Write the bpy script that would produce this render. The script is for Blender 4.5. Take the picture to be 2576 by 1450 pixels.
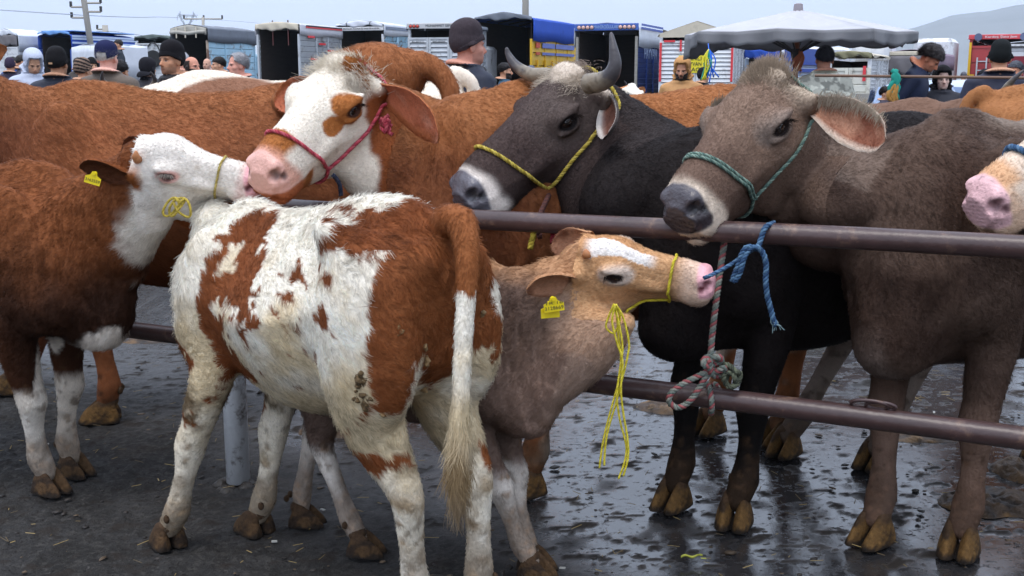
import bpy, bmesh, math, random
import numpy as np
from mathutils import Matrix, Vector

for o in list(bpy.data.objects):
    bpy.data.objects.remove(o, do_unlink=True)
SC = bpy.context.scene
COL = SC.collection
rng = np.random.default_rng(7)
random.seed(7)

# ------------------------------------------------------------------ camera, sky, sun, exposure
FPX, CX, CY, CAM_H = 2800.0, 1288.0, 725.0, 1.5        # focal length and centre in 2576 px wide picture units
PITCH = math.atan(525.0 / FPX)
cam_d = bpy.data.cameras.new('camera')
cam_d.sensor_width = 36.0
cam_d.lens = 36.0 * FPX / 2576.0
cam_d.clip_start = 0.05
cam_d.clip_end = 20000.0
cam = bpy.data.objects.new('camera', cam_d)
cam.location = (0, 0, CAM_H)
cam.rotation_euler = (math.radians(90) - PITCH, 0, 0)
COL.objects.link(cam)
SC.camera = cam

SUN_EL, SUN_AZ = math.radians(70), math.radians(205)    # azimuth measured clockwise from +Y (the view direction)
W_ = bpy.data.worlds.new('World')
SC.world = W_
W_.use_nodes = True
_n, _l = W_.node_tree.nodes, W_.node_tree.links
_bg = _n['Background']
_sky = _n.new('ShaderNodeTexSky')
_sky.sky_type = 'NISHITA'
_sky.sun_disc = False
_sky.sun_elevation = SUN_EL
_sky.sun_rotation = SUN_AZ
_sky.altitude = 1100
_sky.air_density = 1.0
_sky.dust_density = 2.0
# an even cloud sheet over that sky, brighter overhead as overcast skies are
_tc = _n.new('ShaderNodeTexCoord')
_sep = _n.new('ShaderNodeSeparateXYZ')
_l.new(_tc.outputs['Generated'], _sep.inputs[0])
_ramp = _n.new('ShaderNodeMapRange')
_ramp.inputs['From Min'].default_value = 0.0
_ramp.inputs['From Max'].default_value = 1.0
_ramp.inputs['To Min'].default_value = 8.0
_ramp.inputs['To Max'].default_value = 20.0
_l.new(_sep.outputs['Z'], _ramp.inputs['Value'])
_cl = _n.new('ShaderNodeVectorMath'); _cl.operation = 'SCALE'
_cl.inputs[0].default_value = (0.80, 0.90, 1.10)
_l.new(_ramp.outputs[0], _cl.inputs['Scale'])
_noi = _n.new('ShaderNodeTexNoise'); _noi.inputs['Scale'].default_value = 2.2; _noi.inputs['Detail'].default_value = 5
_mp = _n.new('ShaderNodeMapping'); _mp.inputs['Scale'].default_value = (1, 1, 5)
_l.new(_tc.outputs['Generated'], _mp.inputs[0]); _l.new(_mp.outputs[0], _noi.inputs['Vector'])
_nr = _n.new('ShaderNodeMapRange'); _nr.inputs['To Min'].default_value = 0.90; _nr.inputs['To Max'].default_value = 1.07
_l.new(_noi.outputs['Fac'], _nr.inputs['Value'])
_cl2 = _n.new('ShaderNodeVectorMath'); _cl2.operation = 'SCALE'
_l.new(_cl.outputs[0], _cl2.inputs[0]); _l.new(_nr.outputs[0], _cl2.inputs['Scale'])
_mix = _n.new('ShaderNodeMix'); _mix.data_type = 'RGBA'
_mix.inputs['Factor'].default_value = 0.86
_l.new(_sky.outputs[0], _mix.inputs['A']); _l.new(_cl2.outputs[0], _mix.inputs['B'])
_l.new(_mix.outputs['Result'], _bg.inputs['Color'])
_bg.inputs['Strength'].default_value = 0.135

sun_d = bpy.data.lights.new('sun', 'SUN')
sun_d.energy = 1.5
sun_d.angle = math.radians(25)
sun_d.color = (1.0, 0.93, 0.84)
sun = bpy.data.objects.new('sun', sun_d)
COL.objects.link(sun)
_sd = Vector((math.sin(SUN_AZ) * math.cos(SUN_EL), math.cos(SUN_AZ) * math.cos(SUN_EL), math.sin(SUN_EL)))
sun.rotation_euler = _sd.to_track_quat('Z', 'Y').to_euler()

SC.view_settings.view_transform = 'Standard'
SC.view_settings.look = 'None'
SC.view_settings.exposure = 0.0
SC.view_settings.gamma = 1.0
SC.view_settings.use_curve_mapping = False
SC.render.engine = 'CYCLES'
SC.cycles.use_denoising = True
SC.cycles.max_bounces = 6
SC.cycles.diffuse_bounces = 3
SC.cycles.glossy_bounces = 3
SC.cycles.transmission_bounces = 4
SC.cycles.volume_bounces = 0
SC.cycles.caustics_reflective = False
SC.cycles.caustics_refractive = False
SC.cycles.sample_clamp_indirect = 6.0
try:
    SC.cycles_curves.shape = 'RIBBONS'
    SC.cycles_curves.subdivisions = 1
except Exception:
    pass

# ------------------------------------------------------------------ picture point -> place in the world
def ray(x, y):
    u, v = (x - CX) / FPX, (y - CY) / FPX
    c, s = math.cos(PITCH), math.sin(PITCH)
    return np.array([u, c - v * s, -(v * c + s)])
def at(x, y, Y):
    d = ray(x, y); t = Y / d[1]
    return np.array([0, 0, CAM_H]) + d * t
def ground(x, y, z=0.0):
    d = ray(x, y); t = (z - CAM_H) / d[2]
    return np.array([0, 0, CAM_H]) + d * t

# ------------------------------------------------------------------ small helpers
def lin(r, g, b):
    a = np.array([r, g, b], float) / 255.0
    return np.where(a <= 0.04045, a / 12.92, ((a + 0.055) / 1.055) ** 2.4)
def nrm(v):
    v = np.asarray(v, float)
    return v / (np.linalg.norm(v, axis=-1, keepdims=True) + 1e-12)
def sstep(a, b, x):
    t = np.clip((x - a) / (b - a), 0, 1)
    return t * t * (3 - 2 * t)
def _hash(ix, iy, iz, seed):
    h = (ix.astype(np.uint32) * np.uint32(374761393) + iy.astype(np.uint32) * np.uint32(668265263)
         + iz.astype(np.uint32) * np.uint32(2147483647) + np.uint32(seed * 974711 % 4294967291))
    h = (h ^ (h >> np.uint32(13))) * np.uint32(1274126177)
    h = h ^ (h >> np.uint32(16))
    return (h & np.uint32(0xffffff)).astype(np.float32) / np.float32(0xffffff)
def noise3(P, scale=1.0, seed=0):
    """value noise, -1..1"""
    Q = np.asarray(P, np.float32) * scale + 1000.0
    I = np.floor(Q).astype(np.int64); F = (Q - I).astype(np.float32)
    F = F * F * (3 - 2 * F)
    out = 0
    for dx in (0, 1):
        wx = F[:, 0] if dx else 1 - F[:, 0]
        for dy in (0, 1):
            wy = F[:, 1] if dy else 1 - F[:, 1]
            for dz in (0, 1):
                wz = F[:, 2] if dz else 1 - F[:, 2]
                out = out + wx * wy * wz * _hash(I[:, 0] + dx, I[:, 1] + dy, I[:, 2] + dz, seed)
    return out * 2 - 1
def fbm(P, scale=1.0, seed=0, oct=3):
    a, o, t = 1.0, 0, 0
    for i in range(oct):
        o = o + a * noise3(P, scale * 2 ** i, seed + 17 * i); t += a; a *= 0.5
    return o / t
def mixc(c, new, f):
    return c + (np.asarray(new) - c) * np.asarray(f)[:, None]

def tag(o, label=None, cat=None, group=None, kind=None):
    if label: o['label'] = label
    if cat: o['category'] = cat
    if group: o['group'] = group
    if kind: o['kind'] = kind
    return o
def empty(name, loc=(0, 0, 0), rz=0.0):
    o = bpy.data.objects.new(name, None)
    o.empty_display_size = 0.1
    o.location = loc; o.rotation_euler = (0, 0, rz)
    COL.objects.link(o)
    return o
def link(name, me, mat=None, parent=None, smooth=True):
    if mat is not None and not me.materials:
        for m in (mat if isinstance(mat, (list, tuple)) else [mat]): me.materials.append(m)
    o = bpy.data.objects.new(name, me)
    COL.objects.link(o)
    if parent is not None: o.parent = parent
    return o
def mesh_from(name, V, F, smooth=True, cols=None, extra=None):
    me = bpy.data.meshes.new(name)
    V = np.asarray(V, np.float32); 
    if isinstance(F, np.ndarray):
        nf, k = F.shape
        me.vertices.add(len(V)); me.vertices.foreach_set('co', V.ravel())
        me.loops.add(nf * k); me.loops.foreach_set('vertex_index', F.astype(np.int32).ravel())
        me.polygons.add(nf)
        me.polygons.foreach_set('loop_start', np.arange(0, nf * k, k, dtype=np.int32))
        me.update(calc_edges=True)
    else:
        me.from_pydata([tuple(map(float, v)) for v in V], [], [list(map(int, f)) for f in F])
        me.update()
    if smooth: me.shade_smooth()
    else: me.shade_flat()
    if cols is not None:
        a = me.attributes.new('col', 'FLOAT_COLOR', 'POINT')
        c4 = np.ones((len(V), 4), np.float32); c4[:, :3] = cols
        a.data.foreach_set('color', c4.ravel())
    if extra is not None:
        for k_, v_ in extra.items():
            a = me.attributes.new(k_, 'FLOAT', 'POINT')
            a.data.foreach_set('value', np.asarray(v_, np.float32))
    return me

# ------------------------------------------------------------------ mesh builder for hard things
class MB:
    """collects shapes into one mesh"""
    def __init__(s): s.v = []; s.f = []; s.m = []
    def add(s, V, F, mi=0):
        b = len(s.v)
        s.v += [tuple(map(float, p)) for p in V]
        s.f += [tuple(int(i) + b for i in f) for f in F]; s.m += [mi] * len(F)
        return s
    def box(s, c, size, mi=0, R=None, bev=0.0):
        hx, hy, hz = [q / 2 for q in size]
        if bev <= 0:
            V = np.array([(x, y, z) for x in (-hx, hx) for y in (-hy, hy) for z in (-hz, hz)])
            F = [(0, 1, 3, 2), (4, 6, 7, 5), (0, 4, 5, 1), (2, 3, 7, 6), (0, 2, 6, 4), (1, 5, 7, 3)]
        else:
            b = min(bev, hx * .9, hy * .9, hz * .9)
            bm = bmesh.new(); bmesh.ops.create_cube(bm, size=1)
            for v in bm.verts: v.co = Vector((v.co.x * size[0], v.co.y * size[1], v.co.z * size[2]))
            bmesh.ops.bevel(bm, geom=bm.edges[:], offset=b, segments=1, affect='EDGES')
            bm.verts.index_update()
            V = np.array([v.co[:] for v in bm.verts]); F = [[v.index for v in f.verts] for f in bm.faces]; bm.free()
        if R is not None: V = V @ np.asarray(R).T
        return s.add(V + np.asarray(c, float), F, mi)
    def tube(s, pts, r, n=8, mi=0, caps=True):
        V, F = tube_geo(pts, r, n, caps); return s.add(V, F, mi)
    def quadsheet(s, grid, mi=0):
        g = np.asarray(grid, float); a, b = g.shape[:2]
        F = [(i * b + j, i * b + j + 1, (i + 1) * b + j + 1, (i + 1) * b + j) for i in range(a - 1) for j in range(b - 1)]
        return s.add(g.reshape(-1, 3), F, mi)
    def build(s, name, mats, parent=None, smooth=False, loc=None):
        me = bpy.data.meshes.new(name)
        me.from_pydata(s.v, [], s.f); me.update()
        for m in (mats if isinstance(mats, (list, tuple)) else [mats]): me.materials.append(m)
        if any(s.m): me.polygons.foreach_set('material_index', s.m)
        if smooth:
            me.shade_smooth()
            if smooth == 'crease': me.set_sharp_from_angle(angle=.45)
        o = bpy.data.objects.new(name, me); COL.objects.link(o)
        if parent is not None: o.parent = parent
        if loc is not None: o.location = loc
        return o
def frames(pts):
    pts = np.asarray(pts, float); T = nrm(np.gradient(pts, axis=0))
    a = np.array([0, 0, 1.0]) if abs(T[0, 2]) < 0.9 else np.array([1.0, 0, 0])
    N = [nrm(np.cross(T[0], a))]
    for i in range(1, len(pts)):
        n = N[-1] - T[i] * np.dot(N[-1], T[i]); N.append(nrm(n))
    N = np.array(N); return T, N, np.cross(T, N)
def tube_geo(pts, r, n=8, caps=True):
    pts = np.asarray(pts, float); T, N, B = frames(pts)
    r = np.broadcast_to(np.asarray(r, float), (len(pts),))
    a = np.arange(n) / n * 2 * math.pi
    V = (pts[:, None] + r[:, None, None] * (np.cos(a)[None, :, None] * N[:, None] + np.sin(a)[None, :, None] * B[:, None])).reshape(-1, 3)
    F = [(i * n + j, i * n + (j + 1) % n, (i + 1) * n + (j + 1) % n, (i + 1) * n + j) for i in range(len(pts) - 1) for j in range(n)]
    if caps:
        F += [tuple(range(n - 1, -1, -1)), tuple((len(pts) - 1) * n + j for j in range(n))]
    return V, F
def catmull(P, m):
    P = np.asarray(P, float); n = len(P)
    t = np.linspace(0, n - 1, m); i = np.clip(t.astype(int), 0, n - 2); f = (t - i)[:, None]
    p0 = P[np.clip(i - 1, 0, n - 1)]; p1 = P[i]; p2 = P[i + 1]; p3 = P[np.clip(i + 2, 0, n - 1)]
    return 0.5 * (2 * p1 + (p2 - p0) * f + (2 * p0 - 5 * p1 + 4 * p2 - p3) * f ** 2 + (3 * p1 - p0 - 3 * p2 + p3) * f ** 3)
def rope_geo(pts, r, turns_per_m=28, strands=3, n=6, step=0.006):
    """laid rope: strands wound round the path; returns V, F, strand index per vertex"""
    pts = np.asarray(pts, float)
    L = np.concatenate([[0], np.cumsum(np.linalg.norm(np.diff(pts, axis=0), axis=1))])
    m = max(6, int(L[-1] / step)); s = np.linspace(0, L[-1], m)
    c = np.stack([np.interp(s, L, pts[:, k]) for k in range(3)], 1)
    T, N, B = frames(c)
    V, F, S = [], [], []
    for k in range(strands):
        a = s * turns_per_m * 2 * math.pi + k * 2 * math.pi / strands
        p = c + (r * 0.52) * (np.cos(a)[:, None] * N + np.sin(a)[:, None] * B)
        v, f = tube_geo(p, r * 0.56, n)
        b = sum(len(x) for x in V)
        V.append(v); F += [tuple(i + b for i in q) for q in f]; S.append(np.full(len(v), k))
    return np.concatenate(V), F, np.concatenate(S)

# ------------------------------------------------------------------ solid modelling by distance fields
class Sweep:
    def __init__(s, P, W, HU, HD=None, lat=None, m=16, p=2.0, end=0.7):
        P = np.asarray(P, float); n = len(P)
        W = np.asarray(W, float); HU = np.asarray(HU, float); HD = HU if HD is None else np.asarray(HD, float)
        A = np.concatenate([P, W[:, None], HU[:, None], HD[:, None]], 1)
        if lat is None: lat = np.array([0, 1.0, 0])
        lat = np.asarray(lat, float)
        if lat.ndim == 1: lat = np.tile(lat, (n, 1))
        A = np.concatenate([A, lat], 1)
        A = catmull(A, m) if m > n else A
        s.c = A[:, :3]; s.w = np.maximum(A[:, 3], .004); s.hu = np.maximum(A[:, 4], .004); s.hd = np.maximum(A[:, 5], .004)
        s.T = nrm(np.gradient(s.c, axis=0))
        l = A[:, 6:9]; l = l - s.T * np.sum(l * s.T, 1, keepdims=True); s.l = nrm(l); s.u = np.cross(s.T, s.l)
        s.p = p; s.end = end
        for k_ in ('c', 'w', 'hu', 'hd', 'T', 'l', 'u'): setattr(s, k_, getattr(s, k_).astype(np.float32))
        R = np.maximum(np.maximum(s.w, s.hu), s.hd)[:, None]
        s.lo = (s.c - R).min(0); s.hi = (s.c + R).max(0)
    def __call__(s, Q):
        Q = np.asarray(Q, np.float32)
        best = np.full(len(Q), 1e9, np.float32); seg = np.zeros(len(Q), np.int32); tt = np.zeros(len(Q), np.float32)
        for i in range(len(s.c) - 1):
            d = s.c[i + 1] - s.c[i]; q = Q - s.c[i]
            t = np.clip(q @ d / (d @ d), 0, 1); r = q - t[:, None] * d
            d2 = np.einsum('ij,ij->i', r, r); k = d2 < best
            best[k] = d2[k]; seg[k] = i; tt[k] = t[k]
        f = tt[:, None]; j = seg + 1
        L = lambda a: a[seg] * (1 - f) + a[j] * f
        d = Q - L(s.c); y = np.einsum('ij,ij->i', d, L(s.l)); u = np.einsum('ij,ij->i', d, L(s.u)); x = np.einsum('ij,ij->i', d, L(s.T))
        w = s.w[seg] * (1 - tt) + s.w[j] * tt
        h = np.where(u > 0, s.hu[seg] * (1 - tt) + s.hu[j] * tt, s.hd[seg] * (1 - tt) + s.hd[j] * tt)
        ex = s.end * np.minimum(w, h)
        if s.p == 2.0: r = np.sqrt((y / w) ** 2 + (u / h) ** 2 + (x / ex) ** 2)
        else: r = (np.abs(y / w) ** s.p + np.abs(u / h) ** s.p + np.abs(x / ex) ** s.p) ** (1 / s.p)
        dl = np.sqrt(y * y + u * u + x * x)
        return np.where(r > 1e-3, (r - 1) * dl / np.maximum(r, 1e-3), -np.minimum(w, h))
class Ell:
    def __init__(s, c, r, R=None):
        s.c = np.asarray(c, float); s.r = np.asarray(r, float); s.R = np.eye(3) if R is None else np.asarray(R, float)
        e = np.sqrt(((s.R * s.r) ** 2).sum(1)); s.lo = s.c - e; s.hi = s.c + e
    def __call__(s, Q):
        q = ((Q - s.c.astype(np.float32)) @ s.R.astype(np.float32)); k0 = np.sqrt(((q / s.r) ** 2).sum(1)); k1 = np.sqrt(((q / s.r ** 2) ** 2).sum(1))
        return np.where(k0 > 1e-4, k0 * (k0 - 1) / np.maximum(k1, 1e-6), -s.r.min())
class Loft:
    """sections along local x: top, bottom, half width at top / middle / bottom"""
    def __init__(s, st, pu=2.2, pd=2.3, O=(0, 0, 0), R=None, S=1.0):
        st = np.asarray(st, float)
        xs = np.linspace(st[0, 0], st[-1, 0], 90)
        # smooth interpolation over the stations
        t = np.interp(xs, st[:, 0], np.arange(len(st)))
        i = np.clip(t.astype(int), 0, len(st) - 2); f = (t - i)[:, None]
        A = st[:, 1:]
        p0, p1, p2, p3 = A[np.clip(i - 1, 0, None)], A[i], A[i + 1], A[np.clip(i + 2, None, len(st) - 1)]
        B = 0.5 * (2 * p1 + (p2 - p0) * f + (2 * p0 - 5 * p1 + 4 * p2 - p3) * f ** 2 + (3 * p1 - p0 - 3 * p2 + p3) * f ** 3)
        s.x = xs; s.A = B; s.pu, s.pd = pu, pd; s.O = np.asarray(O, float); s.R = np.eye(3) if R is None else np.asarray(R, float); s.S = S
        lo = np.array([xs[0], -B[:, 2:].max(), B[:, 1].min()]); hi = np.array([xs[-1], B[:, 2:].max(), B[:, 0].max()])
        c = np.array([[x, y, z] for x in (lo[0], hi[0]) for y in (lo[1], hi[1]) for z in (lo[2], hi[2])]) * S @ s.R.T + s.O
        s.lo, s.hi = c.min(0), c.max(0)
    def __call__(s, Q):
        q = (np.asarray(Q, np.float32) - s.O.astype(np.float32)) @ s.R.astype(np.float32) * np.float32(1 / s.S)
        x = np.clip(q[:, 0], s.x[0], s.x[-1]); fi = (x - s.x[0]) * np.float32(89 / (s.x[-1] - s.x[0])); ii = np.clip(fi.astype(np.int32), 0, 88); fr = (fi - ii).astype(np.float32); A32 = s.A.astype(np.float32); g = lambda k: A32[ii, k] * (1 - fr) + A32[ii + 1, k] * fr
        top, bot, wt, wm, wb = g(0), g(1), g(2), g(3), g(4)
        zc = (top + bot) / 2; h = np.maximum((top - bot) / 2, .005); t = (q[:, 2] - zc) / h
        tc = np.clip(t, -1, 1)
        w = np.where(tc > 0, wm + (wt - wm) * tc, wm + (wb - wm) * -tc); w = np.maximum(w, .005)
        p = np.where(t > 0, np.float32(s.pu), np.float32(s.pd))
        ox = (q[:, 0] - x)
        r = (np.abs(q[:, 1] / w) ** p + np.abs(t) ** p) ** (1 / p)
        dl = np.sqrt(q[:, 1] ** 2 + (t * h) ** 2)
        f = np.where(r > 1e-3, (r - 1) * dl / np.maximum(r, 1e-3), -np.minimum(w, h))
        f = np.maximum(f, -0.0 + f)
        return np.where(np.abs(ox) > 0, np.sqrt(np.maximum(f, 0) ** 2 + ox ** 2) + np.minimum(f, 0) * 0, f) * s.S
def smin(a, b, k):
    h = np.maximum(k - np.abs(a - b), 0) / k
    return np.minimum(a, b) - h * h * k * 0.25
class Solid:
    def __init__(s): s.ops = []
    def add(s, prim, k=0.03): s.ops.append((1, prim, k)); return s
    def sub(s, prim, k=0.015): s.ops.append((-1, prim, k)); return s
    def grid(s, lo, hi, h):
        lo = np.asarray(lo, float); n = np.ceil((np.asarray(hi) - lo) / h).astype(int) + 1
        F = np.full(n, 0.3, np.float32)
        ax = [lo[i] + h * np.arange(n[i]) for i in range(3)]
        for sg, pr, k in s.ops:
            m = k + 2.5 * h
            i0 = np.clip(np.floor((pr.lo - m - lo) / h).astype(int), 0, n); i1 = np.clip(np.ceil((pr.hi + m - lo) / h).astype(int) + 1, 0, n)
            if (i1 <= i0).any(): continue
            X, Y, Z = np.meshgrid(*[ax[i][i0[i]:i1[i]] for i in range(3)], indexing='ij')
            Q = np.stack([X.ravel(), Y.ravel(), Z.ravel()], 1).astype(np.float32)
            d = pr(Q).reshape(X.shape).astype(np.float32)
            sl = tuple(slice(i0[i], i1[i]) for i in range(3))
            if sg > 0: F[sl] = smin(F[sl], d, k)
            else: F[sl] = -smin(-F[sl], d, k)
        return F, lo, h
    def bounds(s, pad=0.04):
        P = [p for g, p, k in s.ops if g > 0]
        return np.min([p.lo for p in P], 0) - pad, np.max([p.hi for p in P], 0) + pad
    def mesh(s, h, lo=None, hi=None, smooth=2):
        l, u = s.bounds()
        if lo is not None: l = np.maximum(l, lo)
        if hi is not None: u = np.minimum(u, hi)
        F, l, h = s.grid(l, u, h)
        return nets(F, l, h, smooth)
def nets(F, lo, h, smooth=2):
    """naive surface nets"""
    S = F < 0
    nx, ny, nz = F.shape
    corners = [(i, j, k) for i in (0, 1) for j in (0, 1) for k in (0, 1)]
    sub = lambda A, c: A[c[0]:nx - 1 + c[0], c[1]:ny - 1 + c[1], c[2]:nz - 1 + c[2]]
    cnt = sum(sub(S, c).astype(np.int8) for c in corners)
    act = (cnt > 0) & (cnt < 8)
    idx = np.argwhere(act); n = len(idx)
    vid = np.full(act.shape, -1, np.int32); vid[act] = np.arange(n)
    vals = np.stack([sub(F, c)[act] for c in corners], 1)
    C = np.array(corners, np.float32); acc = np.zeros((n, 3), np.float32); num = np.zeros(n, np.float32)
    for a in range(8):
        for b in range(a + 1, 8):
            if np.abs(C[a] - C[b]).sum() != 1: continue
            va, vb = vals[:, a], vals[:, b]; m = (va < 0) != (vb < 0)
            t = np.where(m, va / np.where(np.abs(va - vb) < 1e-9, 1e-9, va - vb), 0)
            acc += m[:, None] * (C[a] + t[:, None] * (C[b] - C[a])); num += m
    V = (idx + acc / num[:, None]) * h + lo
    Q = []
    for ax in range(3):
        o = [0, 0, 0]; o[ax] = 1
        A = S[:nx - o[0], :ny - o[1], :nz - o[2]]; B = S[o[0]:, o[1]:, o[2]:]
        e = np.argwhere(A != B); b_, c_ = [(1, 2), (2, 0), (0, 1)][ax]
        ok = (e[:, b_] > 0) & (e[:, c_] > 0)
        for d in range(3):
            lim = act.shape[d]; ok &= (e[:, d] < lim) if d != ax else (e[:, d] < lim)
        e = e[ok]; ins = S[tuple(e.T)]
        def g(db, dc):
            q = e.copy(); q[:, b_] -= db; q[:, c_] -= dc; return vid[tuple(q.T)]
        q = np.stack([g(1, 1), g(0, 1), g(0, 0), g(1, 0)], 1)
        q[~ins] = q[~ins][:, ::-1]
        Q.append(q[(q >= 0).all(1)])
    Q = np.concatenate(Q)
    for _ in range(smooth):
        s = np.zeros_like(V); c = np.zeros(len(V))
        for a, b in ((0, 1), (1, 2), (2, 3), (3, 0)):
            for i, j in ((a, b), (b, a)):
                for d in range(3): s[:, d] += np.bincount(Q[:, i], V[Q[:, j], d], len(V))
                c += np.bincount(Q[:, i], minlength=len(V))
        V = V * 0.5 + 0.5 * s / np.maximum(c, 1)[:, None]
    return V, Q
def vnormals(V, Q):
    A = V[Q[:, 2]] - V[Q[:, 0]]; B = V[Q[:, 3]] - V[Q[:, 1]]
    fn = np.cross(A, B); N = np.zeros_like(V)
    for k in range(Q.shape[1]):
        for d in range(3): N[:, d] += np.bincount(Q[:, k], fn[:, d], len(V))
    return nrm(N)

# ------------------------------------------------------------------ materials
MATS = {}
def mat(name, color=(.5, .5, .5), rough=.6, metal=0.0, spec=.5, attr=False, noise=0.0, nscale=20.0, bump=0.0, bscale=60.0,
        dirt=None, dscale=4.0, dthr=(.5, .7), coat=0.0, sheen=0.0, gloss_attr=False, coords='Object', stretch=None, trans=0.0):
    if name in MATS: return MATS[name]
    m = bpy.data.materials.new(name); m.use_nodes = True
    N, Lk = m.node_tree.nodes, m.node_tree.links
    b = N['Principled BSDF']
    b.inputs['Roughness'].default_value = rough; b.inputs['Metallic'].default_value = metal
    b.inputs['Specular IOR Level'].default_value = spec
    if coat: b.inputs['Coat Weight'].default_value = coat
    if sheen: b.inputs['Sheen Weight'].default_value = sheen
    tc = N.new('ShaderNodeTexCoord'); src = tc.outputs[coords]
    if stretch:
        mp = N.new('ShaderNodeMapping'); mp.inputs['Scale'].default_value = stretch
        Lk.new(src, mp.inputs[0]); src = mp.outputs[0]
    if attr:
        a = N.new('ShaderNodeAttribute'); a.attribute_name = 'col'; c = a.outputs['Color']
    else:
        rgb = N.new('ShaderNodeRGB'); rgb.outputs[0].default_value = (*color, 1); c = rgb.outputs[0]
    if noise:
        t = N.new('ShaderNodeTexNoise'); t.inputs['Scale'].default_value = nscale; t.inputs['Detail'].default_value = 6
        t.inputs['Roughness'].default_value = .65
        Lk.new(src, t.inputs['Vector'])
        r = N.new('ShaderNodeMapRange'); r.inputs['From Min'].default_value = .25; r.inputs['From Max'].default_value = .75
        r.inputs['To Min'].default_value = 1 - noise; r.inputs['To Max'].default_value = 1 + noise
        Lk.new(t.outputs['Fac'], r.inputs['Value'])
        v = N.new('ShaderNodeVectorMath'); v.operation = 'SCALE'
        Lk.new(c, v.inputs[0]); Lk.new(r.outputs[0], v.inputs['Scale']); c = v.outputs[0]
    if dirt is not None:
        t = N.new('ShaderNodeTexNoise'); t.inputs['Scale'].default_value = dscale; t.inputs['Detail'].default_value = 8
        t.inputs['Roughness'].default_value = .7
        Lk.new(tc.outputs[coords], t.inputs['Vector'])
        r = N.new('ShaderNodeMapRange'); r.inputs['From Min'].default_value = dthr[0]; r.inputs['From Max'].default_value = dthr[1]
        Lk.new(t.outputs['Fac'], r.inputs['Value'])
        x = N.new('ShaderNodeMix'); x.data_type = 'RGBA'; x.inputs['B'].default_value = (*dirt, 1)
        Lk.new(r.outputs[0], x.inputs['Factor']); Lk.new(c, x.inputs['A']); c = x.outputs['Result']
    Lk.new(c, b.inputs['Base Color'])
    if gloss_attr:
        a = N.new('ShaderNodeAttribute'); a.attribute_name = 'gloss'
        r = N.new('ShaderNodeMapRange'); r.inputs['To Min'].default_value = rough; r.inputs['To Max'].default_value = .22
        Lk.new(a.outputs['Fac'], r.inputs['Value']); Lk.new(r.outputs[0], b.inputs['Roughness'])
        r2 = N.new('ShaderNodeMapRange'); r2.inputs['To Min'].default_value = spec; r2.inputs['To Max'].default_value = .5
        Lk.new(a.outputs['Fac'], r2.inputs['Value']); Lk.new(r2.outputs[0], b.inputs['Specular IOR Level'])
    if bump:
        t = N.new('ShaderNodeTexNoise'); t.inputs['Scale'].default_value = bscale; t.inputs['Detail'].default_value = 4
        Lk.new(src, t.inputs['Vector'])
        bp = N.new('ShaderNodeBump'); bp.inputs['Strength'].default_value = bump; bp.inputs['Distance'].default_value = .01
        Lk.new(t.outputs['Fac'], bp.inputs['Height']); Lk.new(bp.outputs[0], b.inputs['Normal'])
    MATS[name] = m
    return m
def fur_material():
    if 'fur' in MATS: return MATS['fur']
    m = bpy.data.materials.new('fur'); m.use_nodes = True
    N, Lk = m.node_tree.nodes, m.node_tree.links
    b = N['Principled BSDF']; b.inputs['Roughness'].default_value = .6; b.inputs['Specular IOR Level'].default_value = .10
    a = N.new('ShaderNodeAttribute'); a.attribute_name = 'col'; Lk.new(a.outputs['Color'], b.inputs['Base Color'])
    n = N.new('ShaderNodeAttribute'); n.attribute_name = 'skin_normal'
    vt = N.new('ShaderNodeVectorTransform'); vt.vector_type = 'NORMAL'; vt.convert_from = 'OBJECT'; vt.convert_to = 'WORLD'
    Lk.new(n.outputs['Vector'], vt.inputs[0])
    g = N.new('ShaderNodeNewGeometry')
    mx = N.new('ShaderNodeMix'); mx.data_type = 'VECTOR'; mx.inputs['Factor'].default_value = .3
    Lk.new(vt.outputs[0], mx.inputs['A']); Lk.new(g.outputs['Normal'], mx.inputs['B'])
    nn = N.new('ShaderNodeVectorMath'); nn.operation = 'NORMALIZE'; Lk.new(mx.outputs['Result'], nn.inputs[0])
    Lk.new(nn.outputs[0], b.inputs['Normal'])
    tl = N.new('ShaderNodeBsdfTranslucent'); Lk.new(a.outputs['Color'], tl.inputs['Color'])
    ms = N.new('ShaderNodeMixShader'); ms.inputs[0].default_value = .16
    Lk.new(b.outputs[0], ms.inputs[1]); Lk.new(tl.outputs[0], ms.inputs[2]); Lk.new(ms.outputs[0], N['Material Output'].inputs['Surface'])
    MATS['fur'] = m
    return m
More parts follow.
